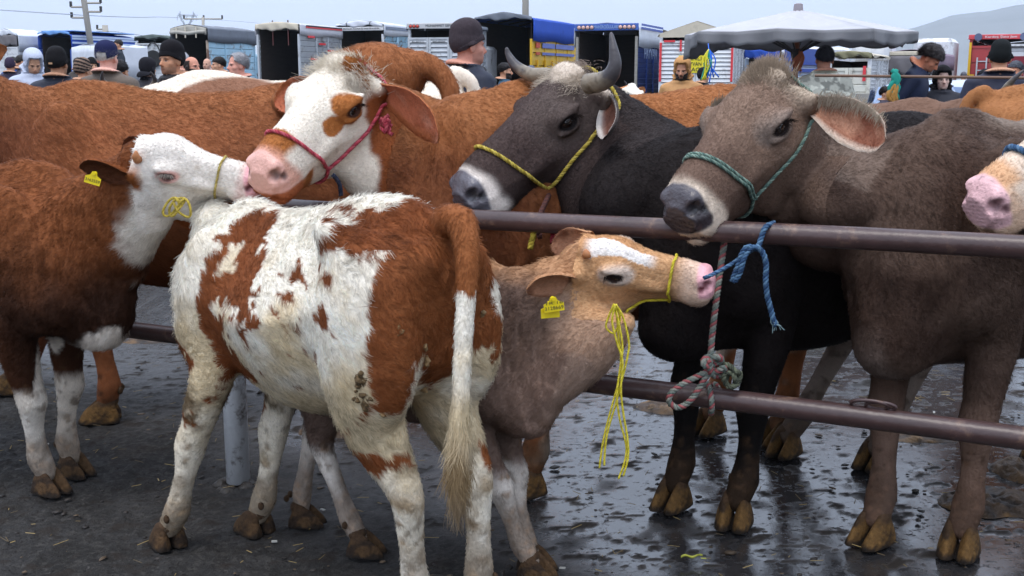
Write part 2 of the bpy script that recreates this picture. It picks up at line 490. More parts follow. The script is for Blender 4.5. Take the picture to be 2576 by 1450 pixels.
def make_fur(name, roots, normals, dirs, length, colors, parent, radius=.0006, lift=.35, bend=.6, npt=4, tipshade=1.15):
    """hair strands as a curves object"""
    n = len(roots)
    if n == 0: return None
    length = np.asarray(length)[:, None]
    d = nrm(dirs * (1 - lift) + normals * lift) if np.ndim(lift) == 0 else nrm(dirs * (1 - lift[:, None]) + normals * lift[:, None])
    d2 = nrm(d * (1 - bend) + dirs * bend)
    pts = np.zeros((n, npt, 3), np.float32)
    pts[:, 0] = roots - normals * .002
    cur = roots.copy()
    for i in range(1, npt):
        f = (i - 1) / max(1, npt - 2)
        cur = cur + (d * (1 - f) + d2 * f) * length / (npt - 1)
        pts[:, i] = cur
    cu = bpy.data.hair_curves.new(name)
    cu.add_curves([npt] * n)
    cu.attributes['position'].data.foreach_set('vector', pts.ravel()) if 'position' in cu.attributes else cu.points.foreach_set('position', pts.ravel())
    rad = np.linspace(1, .25, npt, dtype=np.float32)[None] * (radius * np.ones(n, np.float32))[:, None]
    ra = cu.attributes.get('radius') or cu.attributes.new('radius', 'FLOAT', 'POINT')
    ra.data.foreach_set('value', rad.ravel().astype(np.float32))
    ca = cu.attributes.new('col', 'FLOAT_COLOR', 'CURVE')
    c4 = np.ones((n, 4), np.float32); c4[:, :3] = colors
    ca.data.foreach_set('color', c4.ravel())
    na = cu.attributes.new('skin_normal', 'FLOAT_VECTOR', 'CURVE')
    na.data.foreach_set('vector', np.asarray(normals, np.float32).ravel())
    cu.materials.append(fur_material())
    o = bpy.data.objects.new(name, cu); COL.objects.link(o)
    if parent is not None: o.parent = parent
    o['kind'] = 'stuff'
    return o
def sample_surface(V, Q, dens, seed=0):
    """dens: strands per m2 per vertex -> face index, bary weights"""
    r = np.random.default_rng(seed)
    T = np.concatenate([Q[:, [0, 1, 2]], Q[:, [0, 2, 3]]])
    a = np.linalg.norm(np.cross(V[T[:, 1]] - V[T[:, 0]], V[T[:, 2]] - V[T[:, 0]]), axis=1) / 2
    e = a * dens[T].mean(1); k = r.poisson(e)
    t = np.repeat(np.arange(len(T)), k); n = len(t)
    u, v = r.random(n), r.random(n); m = u + v > 1; u[m] = 1 - u[m]; v[m] = 1 - v[m]
    return T[t], np.stack([1 - u - v, u, v], 1), r
# ------------------------------------------------------------------ ground
FA, FB = np.array([-1.07, 3.95]), np.array([1.34, 2.82])     # the fence line on the ground
FD = nrm(FB - FA); FN = np.array([-FD[1], FD[0]])            # along it, and away from the camera
if FN[1] < 0: FN = -FN
def axis(lo, hi, step, far, grow=1.22):
    a = list(np.arange(lo, hi, step)); s = step
    while a[-1] < far: s *= grow; a.append(a[-1] + s)
    b = [a[0]]; s = step
    while b[-1] > -far: s *= grow; b.append(b[-1] - s)
    return np.array(b[:0:-1] + a)
def ground_mesh():
    xs = axis(-2.6, 2.6, .017, 7000); ys = axis(2.5, 6.4, .017, 9000)
    ys = ys[ys > -60]
    X, Y = np.meshgrid(xs, ys, indexing='ij'); P = np.stack([X.ravel(), Y.ravel(), np.zeros(X.size)], 1)
    near = (np.abs(P[:, 0]) < 40) & (P[:, 1] > -10) & (P[:, 1] < 60)
    h = np.zeros(len(P)); wet = np.zeros(len(P)); mud = np.zeros(len(P))
    Q = P[near]; fine = (np.abs(Q[:, 0]) < 4) & (Q[:, 1] > 1.5) & (Q[:, 1] < 9)
    d = (Q[:, :2] - FA) @ FN
    n1 = fbm(Q, 1.1, 3, 3); n2 = fbm(Q, 5.5, 4, 3)
    zone = sstep(-.55, .05, d + .25 * n1) * sstep(-1.0, .1, Q[:, 0] + .5 * n1 + .35 * (Q[:, 1] - 3.6))
    zone = np.maximum(zone, .75 * sstep(.3, 1.6, d + .4 * n1))
    zone = np.maximum(zone, .55 * sstep(.9, 1.5, Q[:, 0] + .3 * n2))
    wt = zone * sstep(-.85, -.25, n2 + .5 * n1 + .25)
    lump = np.zeros(len(Q)); fl = Q[fine]
    k = fbm(fl, 26, 5, 3); r = 1 - np.abs(fbm(fl, 13, 6, 3)) * 2; g = noise3(fl, 70, 7)
    lump[fine] = .0065 * k + .010 * np.clip(r - .45, 0, 1) * (fbm(fl, 3, 8, 2) > -.1) + .0016 * g
    flk = np.zeros(len(Q)); flk[fine] = sstep(.33, .5, fbm(fl * np.array([1.0, 1.5, 1]), 17, 9, 3) + .12 * fbm(fl, 2.5, 10, 2))
    hh = .02 * n1 + lump * (1.7 - 1.6 * wt) + flk * (.004 + .001 * wt)
    # standing water lies level between the flecks of mud
    wt2 = wt * (1 - flk)
    h[near] = hh * (1 - .5 * wt) - .012; wet[near] = wt2; mud[near] = np.clip(flk, 0, 1)
    h *= 1; P[:, 2] = np.minimum(h, .012)
    nx, ny = len(xs), len(ys)
    i, j = np.meshgrid(np.arange(nx - 1), np.arange(ny - 1), indexing='ij'); a = (i * ny + j).ravel()
    F = np.stack([a, a + ny, a + ny + 1, a + 1], 1)
    return mesh_from('ground', P, F, extra={'wet': wet, 'mud': mud})
def ground_mat():
    m = bpy.data.materials.new('muddy_yard'); m.use_nodes = True
    N, L = m.node_tree.nodes, m.node_tree.links; b = N['Principled BSDF']
    tc = N.new('ShaderNodeTexCoord')
    def noise(sc, det=6, ro=.6, vec=None):
        t = N.new('ShaderNodeTexNoise'); t.inputs['Scale'].default_value = sc; t.inputs['Detail'].default_value = det; t.inputs['Roughness'].default_value = ro
        L.new(vec or tc.outputs['Object'], t.inputs['Vector']); return t.outputs['Fac']
    def rng_(v, a, b_, c, d):
        r = N.new('ShaderNodeMapRange'); r.inputs['From Min'].default_value = a; r.inputs['From Max'].default_value = b_; r.inputs['To Min'].default_value = c; r.inputs['To Max'].default_value = d
        L.new(v, r.inputs['Value']); return r.outputs[0]
    def mixn(f, A, B):
        x = N.new('ShaderNodeMix'); x.data_type = 'RGBA'
        L.new(f, x.inputs['Factor'])
        for s, v in (('A', A), ('B', B)):
            if isinstance(v, tuple): x.inputs[s].default_value = (*v, 1)
            else: L.new(v, x.inputs[s])
        return x.outputs['Result']
    wet = N.new('ShaderNodeAttribute'); wet.attribute_name = 'wet'
    mud = N.new('ShaderNodeAttribute'); mud.attribute_name = 'mud'
    st_ = N.new('ShaderNodeMapping'); st_.inputs['Scale'].default_value = (1, 1.35, 1); L.new(tc.outputs['Object'], st_.inputs[0])
    fl_ = rng_(noise(26, 10, .75, st_.outputs[0]), .555, .63, 1, .25)
    wm = N.new('ShaderNodeMath'); wm.operation = 'MULTIPLY'; L.new(wet.outputs['Fac'], wm.inputs[0]); L.new(fl_, wm.inputs[1])
    class _W: outputs = {'Fac': wm.outputs[0]}
    wet = _W
    c = mixn(rng_(noise(3.2), .35, .65, 0, 1), (.022, .0205, .019), (.044, .042, .041))
    c = mixn(rng_(noise(38, 8, .7), .48, .66, 0, .75), c, (.075, .070, .064))
    c = mixn(rng_(noise(95, 4, .6), .56, .66, 0, .8), c, (.012, .010, .009))
    c = mixn(rng_(noise(55, 9, .75), .60, .70, 0, .8), c, (.15, .14, .13))
    c = mixn(rng_(noise(1.4, 5), .56, .72, 0, .6), c, (.060, .044, .030))
    c = mixn(rng_(wet.outputs['Fac'], 0, 1, 0, .75), c, (.026, .026, .029))
    c = mixn(rng_(mud.outputs['Fac'], 0, 1, 0, .85), c, (.030, .024, .020))
    L.new(c, b.inputs['Base Color'])
    r0 = rng_(noise(24, 5), .3, .7, .6, .95)
    rw = rng_(noise(30, 5), .35, .7, .05, .17)
    mm = N.new('ShaderNodeMix'); mm.data_type = 'FLOAT'; L.new(wet.outputs['Fac'], mm.inputs['Factor']); L.new(r0, mm.inputs['A']); L.new(rw, mm.inputs['B'])
    L.new(mm.outputs['Result'], b.inputs['Roughness'])
    sp = rng_(wet.outputs['Fac'], 0, 1, .14, 1.0); L.new(sp, b.inputs['Specular IOR Level'])
    bm1 = N.new('ShaderNodeBump'); bm1.inputs['Distance'].default_value = .012
    L.new(rng_(wet.outputs['Fac'], 0, 1, .85, .05), bm1.inputs['Strength'])
    L.new(noise(75, 8, .7), bm1.inputs['Height'])
    L.new(bm1.outputs[0], b.inputs['Normal'])
    return m
tag(link('ground', ground_mesh(), ground_mat()), kind='structure')

# ------------------------------------------------------------------ far hills and the air
def ridge(name, pts, depth, thick, seed, col):
    """a hill ridge: picture outline (x, y) at a given distance, sloping down toward and away from us"""
    m = MB(); px = np.array(pts, float)
    xs = np.linspace(px[0, 0], px[-1, 0], 90); ys = np.interp(xs, px[:, 0], px[:, 1])
    ys = ys + .7 * fbm(np.stack([xs / 60, 0 * xs, 0 * xs], 1), 1, seed, 3)
    rows = []
    for k, f in enumerate((0, .25, .5, .75, .92, 1, .7, .3, 0)):
        dy = depth - thick * (1 - k / 5) if k <= 5 else depth + thick * (k - 5) / 3
        row = []
        for x, y in zip(xs, ys):
            t = at(x, y, depth); z = max(t[2], 2) * (f + .015 * math.sin(x * .02 + k * 2 + seed) * (0 < f < 1)) - (6 if f == 0 else 0)
            row.append((t[0] * dy / depth, dy, z))
        rows.append(row)
    m.quadsheet(rows)
    return tag(m.build(name, mat('hill_' + str(seed), col, .95, spec=.1, noise=.2, nscale=.004), smooth=True), kind='structure')
ridge('hill', [(2080, 175), (2160, 120), (2240, 86), (2300, 72), (2345, 56), (2392, 40), (2450, 32), (2500, 27), (2560, 16), (2640, 8), (2800, -10), (3000, 10), (3200, 60)], 2200, 900, 5, (.20, .21, .21))
ridge('hill', [(-300, 130), (-100, 112), (0, 110), (40, 106), (70, 112), (105, 118), (260, 124), (300, 112), (340, 104), (380, 108), (420, 116), (480, 128), (600, 150), (760, 180)], 2600, 600, 9, (.26, .28, .29))
def haze():
    o = MB().box((0, 1340, 139), (5600, 3120, 282)).build('haze', bpy.data.materials.new('air'))
    m = o.data.materials[0]; m.use_nodes = True; N, L = m.node_tree.nodes, m.node_tree.links
    N.remove(N['Principled BSDF']); v = N.new('ShaderNodeVolumePrincipled')
    v.inputs['Color'].default_value = (.74, .86, 1.0, 1); v.inputs['Density'].default_value = .00022; v.inputs['Anisotropy'].default_value = .2
    L.new(v.outputs[0], N['Material Output'].inputs['Volume'])
    return tag(o, kind='stuff')
HAZE = haze()

# ------------------------------------------------------------------ the pipe fence
RUST = mat('rusty_pipe', (.062, .034, .031), .33, spec=.5, noise=.35, nscale=9, bump=.12, bscale=60, dirt=(.17, .10, .068), dscale=13, dthr=(.56, .68))
FENCE = empty('pipe_fence', (FA[0], FA[1], 0)); tag(FENCE, 'rusty two-rail pipe fence on painted posts between calves and cows', 'fence')
LOW, UP, PR = .57, 1.07, .0315
def fence_pt(s, z): return np.array([*(FA + FD * s), z])
for z in (LOW, UP):
    pts = [fence_pt(s, z) + np.array([0, 0, .006 * math.sin(s * 1.7 + z * 9)]) - np.array([*FA, 0]) for s in np.linspace(-2.9, 5.9, 30)]
    MB().tube(pts, PR, 20).build('rail', RUST, FENCE, smooth=True)
PAINT = mat('chipped_white_paint', (.66, .67, .68), .55, noise=.12, nscale=12, bump=.25, bscale=45, dirt=(.09, .055, .036), dscale=9, dthr=(.50, .62))
for s in (-2.9, 0.0, 2.95, 5.9):
    p = fence_pt(s, 0) - np.array([*FA, 0]) + np.array([*FN, 0]) * .075
    o = MB().tube([p, p + np.array([0, 0, 1.16])], .044, 20).build('post', PAINT, FENCE, smooth=True)
    c = MB(); rr = np.random.default_rng(int(s * 10) + 90)
    for k in range(14):
        a = rr.uniform(0, 6.28); q = p + np.array([math.cos(a), math.sin(a), 0]) * rr.uniform(.03, .085)
        c.tube([q + np.array([0, 0, -.02]), q + np.array([0, 0, rr.uniform(-.004, .012)])], [.045, .010], 9)
    c.build('mud_collar', mat('wet_mud', (.035, .028, .022), .5, noise=.4, nscale=40, bump=.6, bscale=60), FENCE, smooth=True)
    for z in (LOW, UP):
        q = fence_pt(s, z) - np.array([*FA, 0]); MB().tube([q + np.array([*FN, 0]) * .02, q + np.array([*FN, 0]) * .05], .018, 10).build('weld', RUST, FENCE)
def iron_ring(s, z, r=.033, tilt=.4):
    q = fence_pt(s, z) - np.array([*FA, 0]); a = np.linspace(0, 2 * math.pi, 25)
    e1 = np.array([*FD, 0]); e2 = nrm(np.array([0, -.5, 1]) * math.cos(tilt) - np.array([*FN, 0]) * math.sin(tilt) * .6)
    P = [q + e1 * (r * 1.5 * math.cos(t)) + e2 * (r * .55 * math.sin(t) + r * .25) for t in a]
    MB().tube(P, .0055, 8, caps=False).build('ring', RUST, FENCE, smooth=True)
def along(px, z):   # distance along the fence at which a picture column meets it
    best = min(np.linspace(-2.5, 4, 1300), key=lambda s: abs(CX + FPX * fence_pt(s, z)[0] / (fence_pt(s, z)[1] * math.cos(PITCH) - (z - CAM_H) * math.sin(PITCH)) - px))
    return best
S_RING = along(2185, LOW); iron_ring(S_RING, LOW + PR + .004); iron_ring(S_RING + .03, LOW + PR + .004, .026, .1)
q = fence_pt(along(1765, LOW), LOW + PR) - np.array([*FA, 0]); MB().tube([q - np.array([*FD, 0]) * .05, q + np.array([*FD, 0]) * .06], [.012, .008], 8).build('weld', RUST, FENCE)

# ------------------------------------------------------------------ dung, clods and litter on the ground
def dung(px, py, r, h, seed, label, straw=.5, flat=1.0):
    c = ground(px, py); g = np.random.default_rng(seed); n = 44
    a, rad = np.meshgrid(np.arange(n) / n * 2 * math.pi, np.linspace(0, 1, 16), indexing='ij')
    P = np.stack([np.cos(a) * rad * r * flat, np.sin(a) * rad * r, h * (1 - rad ** 2.0)], -1)
    Q = P.reshape(-1, 3).copy(); k = fbm(Q + seed, 18, seed, 3); k2 = fbm(Q + seed, 55, seed + 1, 2)
    Q[:, :2] *= (1 + .35 * fbm(Q + seed, 7, seed + 2, 2))[:, None]; Q[:, 2] = np.maximum(0, Q[:, 2] * (1 + .7 * k) + h * .35 * k2 * (Q[:, 2] > .002)) - .008
    F = [(i * 16 + j, ((i + 1) % n) * 16 + j, ((i + 1) % n) * 16 + j + 1, i * 16 + j + 1) for i in range(n) for j in range(15)]
    col = np.tile(lin(74, 56, 38), (len(Q), 1)); col = mixc(col, lin(132, 100, 60), sstep(.05, .4, k) * straw); col = mixc(col, lin(36, 30, 26), sstep(.0, -.4, k))
    me = mesh_from('dung_pile', Q, F, cols=col); o = link('dung_pile', me, mat('dung', attr=True, rough=.55, spec=.4, noise=.3, nscale=60, bump=.6, bscale=70)); o.location = c + np.array([0, 0, -.004])
    return tag(o, label, 'dung')
dung(1690, 1020, .10, .035, 1, 'strawy dung heap lying behind the rail left of the bull', 1.0, 1.5)
dung(2500, 1262, .16, .04, 2, 'brown dung patch right of the grey-brown cow', .8, 1.4)
dung(2560, 1185, .12, .05, 3, 'darker dung lump by the right edge, behind the lower rail', .3)
dung(2330, 1095, .10, .03, 4, 'strawy dung between the forelegs of the grey-brown cow', 1.0, 1.6)
dung(370, 850, .14, .03, 5, 'trampled dung behind the calf on the left', .6, 1.5)
dung(870, 1075, .16, .05, 6, 'dark dung heap beyond the patched calf', .2, 1.3)
def clods():
    g = np.random.default_rng(5); V, F, C_ = [], [], []
    ico = bmesh.new(); bmesh.ops.create_icosphere(ico, subdivisions=1, radius=1); ico.verts.index_update()
    iv = np.array([v.co[:] for v in ico.verts]); fi = [[v.index for v in f.verts] for f in ico.faces]; ico.free()
    for k in range(900):
        y = g.uniform(2.6, 6.2); x = g.uniform(-.5, .5) * y * 1.05
        s = abs(g.normal(0, .005)) + .002; p = np.array([x, y, -.006])
        v = iv * np.array([s * g.uniform(.8, 2.2), s * g.uniform(.8, 1.6), s * .4]) * g.uniform(.7, 1.25, (len(iv), 1))
        a = g.uniform(0, 6.28); ca, sa = math.cos(a), math.sin(a); v = np.stack([v[:, 0] * ca - v[:, 1] * sa, v[:, 0] * sa + v[:, 1] * ca, v[:, 2]], 1) + p
        b = len(V) * len(iv); F += [tuple(i + b for i in f) for f in fi]; V.append(v)
        C_.append(np.tile(lin(*((46, 40, 35) if g.random() < .75 else (84, 68, 50))) * g.uniform(.6, 1.3), (len(iv), 1)))
    me = mesh_from('mud_clods', np.concatenate(V), F, cols=np.concatenate(C_)); o = link('mud_clods', me, mat('clod', attr=True, rough=.6, bump=.4, bscale=90))
    return tag(o, 'small dark mud clods scattered over the yard', 'mud', kind='stuff')
clods()
def straw():
    g = np.random.default_rng(12); V, F, C_ = [], [], []
    for k in range(520):
        y = g.uniform(2.7, 6.0); x = g.uniform(-.5, .5) * y; a = g.uniform(0, 3.14); L_ = g.uniform(.012, .05); w = g.uniform(.0008, .0018); z = .004 + g.uniform(0, .004)
        d = np.array([math.cos(a), math.sin(a), g.normal(0, .05)]) * L_ / 2; s_ = np.array([-math.sin(a), math.cos(a), 0]) * w; p = np.array([x, y, z]); u = np.array([0, 0, w])
        i = len(V) * 6; V.append(np.array([p - d + s_, p - d - s_, p - d + u, p + d + s_, p + d - s_, p + d + u]))
        F += [(i, i + 3, i + 5, i + 2), (i + 1, i + 2, i + 5, i + 4), (i, i + 1, i + 4, i + 3), (i, i + 2, i + 1), (i + 3, i + 4, i + 5)]
        C_.append(np.tile(lin(*((150, 128, 80) if g.random() < .6 else (96, 80, 52))) * g.uniform(.6, 1.2), (6, 1)))
    me = mesh_from('straw_bits', np.concatenate(V), F, smooth=False, cols=np.concatenate(C_)); o = link('straw_bits', me, mat('straw', attr=True, rough=.7))
    return tag(o, 'short bits of trampled straw strewn over the yard', 'straw', kind='stuff')
straw()
def leaf():
    o = empty('corn_leaf', ground(1740, 1410) + np.array([0, 0, .004]), .15); tag(o, 'torn yellow-green corn leaf lying on the dark ground', 'leaf')
    g = [[(-.035 + .07 * u, (.007 * math.sin(math.pi * min(1, u * 1.1 + .08)) + .001) * v, .006 + .006 * v * v + .004 * math.sin(u * 9)) for v in (-1, -.4, 0, .4, 1)] for u in np.linspace(0, 1, 14)]
    MB().quadsheet(g).build('blade', mat('corn_leaf', (.42, .42, .05), .6, noise=.3, nscale=60), o, smooth=True)
    MB().quadsheet([[(.028 + .014 * u, -.006 - .010 * u + .004 * v, .004 + .003 * u) for v in (-1, 1)] for u in (0, .5, 1)]).build('torn_end', MATS['corn_leaf'], o)
leaf()
for k, (x, y) in enumerate([(1415, 1432), (690, 1365), (812, 1285), (118, 1120), (2350, 1040)]):
    p = ground(x, y); g = np.random.default_rng(k + 40)
    o = MB().box((0, 0, .004), (.018, .009, .004), R=np.eye(3)).build('husk', mat('husk', (.45, .44, .40), .7), loc=p); o.rotation_euler = (g.uniform(-.2, .2), g.uniform(-.2, .2), g.uniform(0, 3))
    tag(o, ['pale husk scrap on the ground in front of the right foreleg of the small calf', 'pale husk scrap under the patched calf', 'pale husk scrap by the hind feet of the small calf', 'pale husk scrap beside the foreleg of the left calf', 'pale husk scrap between the forelegs of the grey-brown cow'][k], 'husk')
# ------------------------------------------------------------------ lorries in the background
HZ = 200.0
def txt(body, size, mat_, parent, loc, rot, name='lettering', width=None, ext=.004, shear=0.0):
    c = bpy.data.curves.new(name, 'FONT'); c.body = body; c.size = size; c.align_x = 'CENTER'; c.align_y = 'CENTER'; c.extrude = ext; c.shear = shear
    o = bpy.data.objects.new(name, c); COL.objects.link(o)
    dg = bpy.context.evaluated_depsgraph_get(); me = bpy.data.meshes.new_from_object(o.evaluated_get(dg))
    bpy.data.objects.remove(o); bpy.data.curves.remove(c)
    me.materials.clear(); me.materials.append(mat_)
    if width and len(me.vertices):
        xs = [v.co.x for v in me.vertices]; k = width / (max(xs) - min(xs))
        for v in me.vertices: v.co.x *= k
    o = bpy.data.objects.new(name, me); COL.objects.link(o); o.parent = parent; o.location = loc; o.rotation_euler = rot
    return o
def paint(name, rgb, dirtc=(.10, .07, .05), thr=(.55, .72)):
    return mat(name, tuple(lin(*rgb)), .5, noise=.10, nscale=3, dirt=dirtc, dscale=2.2, dthr=thr, bump=.1, bscale=12)
def cloth(name, rgb):
    return mat(name, tuple(lin(*rgb)), .75, spec=.25, noise=.10, nscale=2.5, bump=.35, bscale=3.2, dirt=tuple(lin(*rgb) * .55), dscale=1.2, dthr=(.55, .8))
DARKIN = mat('dark_timber', tuple(lin(52, 42, 36)), .85, noise=.4, nscale=2, stretch=(1, 1, 8), bump=.3, bscale=6)
IRON = mat('dark_iron', (.03, .03, .032), .6)
TYRE = mat('tyre', (.018, .018, .018), .85)
class Truck:
    def __init__(s, name, label, x0, x1, x2, ytop, D, psi=20, cat='truck'):
        a = math.radians(psi); s.r = np.array([math.cos(a), -math.sin(a)]); s.f = np.array([math.sin(a), math.cos(a)])
        p0 = at(x0, HZ, D)[:2]
        def hit(p, d, px):
            k = (px - CX) / FPX * 1 / math.cos(PITCH)
            k = at(px, HZ, 1.0)[0]
            return (k * p[1] - p[0]) / (d[0] - k * d[1])
        s.w = hit(p0, s.r, x1); s.L = hit(p0 + s.r * s.w, s.f, x2) if x2 else 5.0
        s.L = float(np.clip(s.L, 2.0, 9.0)); s.h = CAM_H + (HZ - ytop) / FPX * D * .985
        s.root = empty(name, (*p0, 0), -a); tag(s.root, label, cat); s.floor = 1.05; s.D = D
    def z(s, y): return CAM_H + (HZ - y) / FPX * s.D * .985
    def part(s, name, m, c, size, bev=0.0, parent=None):
        return MB().box(c, size, bev=bev).build(name, m, parent or s.root)
    def box_body(s, side_top, m_side, m_in=None, rear_post=None, inside=True, slats=9, style='louvre', post_w=.09):
        """chassis, wheels, floor, corner posts, side walls of separate boards; sides rise to side_top"""
        w, L, f = s.w, s.L, s.floor; m_in = m_in or DARKIN
        s.part('chassis', IRON, (w / 2, L / 2, .78), (w * .42, L * .98, .2))
        s.part('floor', m_in, (w / 2, L / 2, f - .06), (w - .02, L, .10))
        for y in (.9, L - .7):
            for x in (.16, w - .16):
                o = MB().tube([(x - .13, y, .48), (x + .13, y, .48)], .48, 20).build('wheel', TYRE, s.root, smooth=False)
                MB().tube([(x - .135, y, .48), (x + .135, y, .48)], .26, 12).build('rim', IRON, o)
        rp = rear_post or m_side
        for x in (post_w / 2, w - post_w / 2):
            s.part('corner_post', rp, (x, .06, (f + side_top) / 2 + .02), (post_w, .10, side_top - f), .01)
            s.part('corner_post', m_side, (x, L - .05, (f + side_top) / 2), (post_w, .08, side_top - f))
        lt = max(side_top, s.h - .22); s.part('front_wall', m_in, (w / 2, L - .12, (f + lt) / 2), (w - .2, .05, lt - f))
        hs_ = (side_top - f) / slats
        for x, q in ((.045, -1), (w - .045, 1)):
            lt = max(side_top, s.h - .22); s.part('shade_lining', m_in, (x - q * .045, L / 2, (f + lt) / 2), (.02, L - .3, lt - f - .02))  # dark sheet carried up to the eaves, standing in for shade over the tarpaulin
            for k in range(slats):
                zc = f + hs_ * (k + .5)
                if style == 'louvre':
                    c, n = math.cos(q * .35), math.sin(q * .35)
                    MB().box((x, L / 2, zc), (.03, L - .22, hs_ * .92), R=np.array([[c, 0, n], [0, 1, 0], [-n, 0, c]])).build('slat', m_side, s.root)
                else:
                    MB().box((x, L / 2, zc), (.05, L - .22, hs_ * .94), bev=.012).build('board', m_side, s.root)
            for y in np.linspace(1.4, L - 1.2, max(2, int(L / 1.5))):
                s.part('stanchion', m_side, (x + q * .035, y, (f + side_top) / 2), (.05, .08, side_top - f))
    def tarp(s, m, z_side, z_eave, z_ridge, over=.05, flat=.0, y0=0.0, sag=.02, gable=False, folds=5):
        """cover over hoops: hangs down both sides from the eaves to z_side"""
        w, L = s.w, s.L; rows = []
        prof = [(-over, z_side), (-over - .01, (z_side + z_eave) / 2), (-over, z_eave - .05), (-over + .03, z_eave)]
        for t in np.linspace(0, 1, 11)[1:-1]:
            a = abs(2 * t - 1); z = z_eave + (z_ridge - z_eave) * ((1 - a) if gable else (1 - a ** 1.35)); prof.append((-over + (w + 2 * over) * t, z))
        prof += [(w + over - .03, z_eave), (w + over, z_eave - .05), (w + over + .01, (z_side + z_eave) / 2), (w + over, z_side)]
        for i, y in enumerate(np.linspace(y0, L + .03, 26)):
            u = .5 - .5 * math.cos((y - y0) * 2 * math.pi / 1.1)
            rows.append([(x, y, z - sag * u * (.35 + .65 * (0 < x < w)) * (z > z_side + .02) + .03 * math.sin(y * 2.3 + x * 4) * (z <= z_side + .02)) for x, z in prof])
        o = MB().quadsheet(rows).build('tarpaulin', m, s.root, smooth='crease')
        md = o.modifiers.new('thickness', 'SOLIDIFY'); md.thickness = .012
        fw = [(x, L + .01, z - .02) for x, z in prof[3:-3]]; MB().add(fw + [(w + over, L + .01, z_side), (-over, L + .01, z_side)], [tuple(range(len(fw) + 2))]).build('front_sheet', m, s.root)
        for y in np.arange(y0 + .05, L, 1.1):
            MB().tube([(x, y, z - .035) for x, z in prof[3:-3]], .022, 6).build('hoop', IRON, s.root)
        return o
    def valance(s, m, z0, z1, arch=0.0, y=-.03, roll=False):
        """cloth across the top of the rear opening"""
        w = s.w; g = []
        for t in np.linspace(0, 1, 25):
            zt = z1 + arch * .42 * (1 - abs(2 * t - 1) ** 1.25); zb = z0 + .04 * math.sin(t * 11) + .02 * math.sin(t * 29)
            g.append([(w * t, y - .012 * math.sin(math.pi * k) - .012 * math.sin(t * 21 + k * 4), zb + (zt - zb) * k) for k in np.linspace(0, 1, 6)])
        o = MB().quadsheet(g).build('rear_flap', m, s.root, smooth='crease'); md = o.modifiers.new('thickness', 'SOLIDIFY'); md.thickness = .02
        if roll: MB().tube([(w * t, y - .07, z0 + .06 + .03 * math.sin(t * 9)) for t in np.linspace(.02, .98, 16)], .085, 10).build('rolled_cloth', m, s.root, smooth=True)
        return o
    def header(s, m, z0, z1, text=None, tm=None, tw=.6, lights=0, lm=None, tz=.55, y=-.02):
        w = s.w; o = s.part('header_board', m, (w / 2, y, (z0 + z1) / 2), (w + .06, .06, z1 - z0), .015)
        if text: txt(text, (z1 - z0) * tz, tm, s.root, (w / 2, y - .035, (z0 + z1) / 2), (math.pi / 2, 0, 0), width=w * tw)
        for k in range(lights):
            for q in (-1, 1):
                r = (z1 - z0) * .30; x = w / 2 + q * (w / 2 - .06 - r * 1.05 - k * r * 2.15)
                a = np.linspace(0, math.pi / 2, 5); m_ = MB().tube([(x, y - .03 - .6 * r * math.sin(t), (z0 + z1) / 2 - .01) for t in a], [max(.004, r * math.cos(t)) for t in a], 14)
                l = m_.build('marker_light', lm, s.root, smooth=True)
                MB().tube([(x, y - .028, (z0 + z1) / 2 - .01), (x, y - .045, (z0 + z1) / 2 - .01)], r * 1.12, 14).build('bezel', IRON, l)
        return o
    def doors(s, m, z1, slats=10, y=-.02, leaves=2, frame=None, style='louvre', z0=None):
        w, f = s.w, z0 or s.floor; g = w / leaves; hs_ = (z1 - f) / slats
        for k in range(leaves):
            for xx in (g * k + .045, g * (k + 1) - .045): s.part('door_stile', frame or m, (xx, y, (f + z1) / 2), (.08, .06, z1 - f))
            s.part('door_rail', frame or m, (g * (k + .5), y + .003, z1 - .035), (g - .10, .054, .07))
            s.part('door_back', m, (g * (k + .5), y + .045, (f + z1) / 2), (g - .12, .012, z1 - f - .04))
            for j in range(slats):
                zc = f + hs_ * (j + .5) - .03; c, n = math.cos(-.4), math.sin(-.4)
                if style == 'louvre': MB().box((g * (k + .5), y + .008, zc), (g - .17, .022, hs_ * .86), R=np.array([[1, 0, 0], [0, c, -n], [0, n, c]])).build('slat', m, s.root)
                else: MB().box((g * (k + .5), y + .012, zc), (g - .17, .03, hs_ * .93), bev=.01).build('board', m, s.root)
    def cab(s, m):
        w, L = s.w, s.L; o = s.part('cab', m, (w / 2, L + 1.0, 1.65), (w * .94, 1.7, 2.1), .12)
        s.part('windscreen', IRON, (w / 2, L + 1.86, 2.1), (w * .8, .03, .8), parent=o)
WHITE = paint('white_lorry_paint', (214, 216, 218)); GREYW = paint('grey_white_paint', (186, 190, 194)); BLUEP = paint('blue_lorry_paint', (52, 82, 158)); YEL = paint('yellow_lorry_paint', (222, 176, 36), (.16, .09, .03), (.6, .75))
REDP = paint('red_lorry_paint', (170, 62, 62)); PALEB = paint('pale_blue_paint', (160, 196, 214), (.20, .12, .08), (.54, .64)); TIMB = mat('grey_timber', tuple(lin(150, 146, 138)), .8, noise=.25, nscale=3, stretch=(1, 1, 6))
REDT = mat('red_tape', tuple(lin(220, 60, 66)), .4); BLK = mat('black_ink', (.02, .02, .022), .6); BLUET = mat('blue_stripe', tuple(lin(44, 74, 158)), .5)
LAMP_R = mat('red_lens', tuple(lin(196, 62, 44)), .25, coat=.5); LAMP_P = mat('pale_pink_lens', tuple(lin(214, 170, 160)), .3, coat=.5)
C_WHITE, C_CREAM, C_GREY, C_BLUE, C_GREEN = cloth('white_tarpaulin', (212, 216, 224)), cloth('cream_canvas', (206, 196, 176)), cloth('grey_tarpaulin', (112, 117, 126)), cloth('blue_tarpaulin', (48, 84, 176)), cloth('green_grey_tarpaulin', (98, 108, 104))
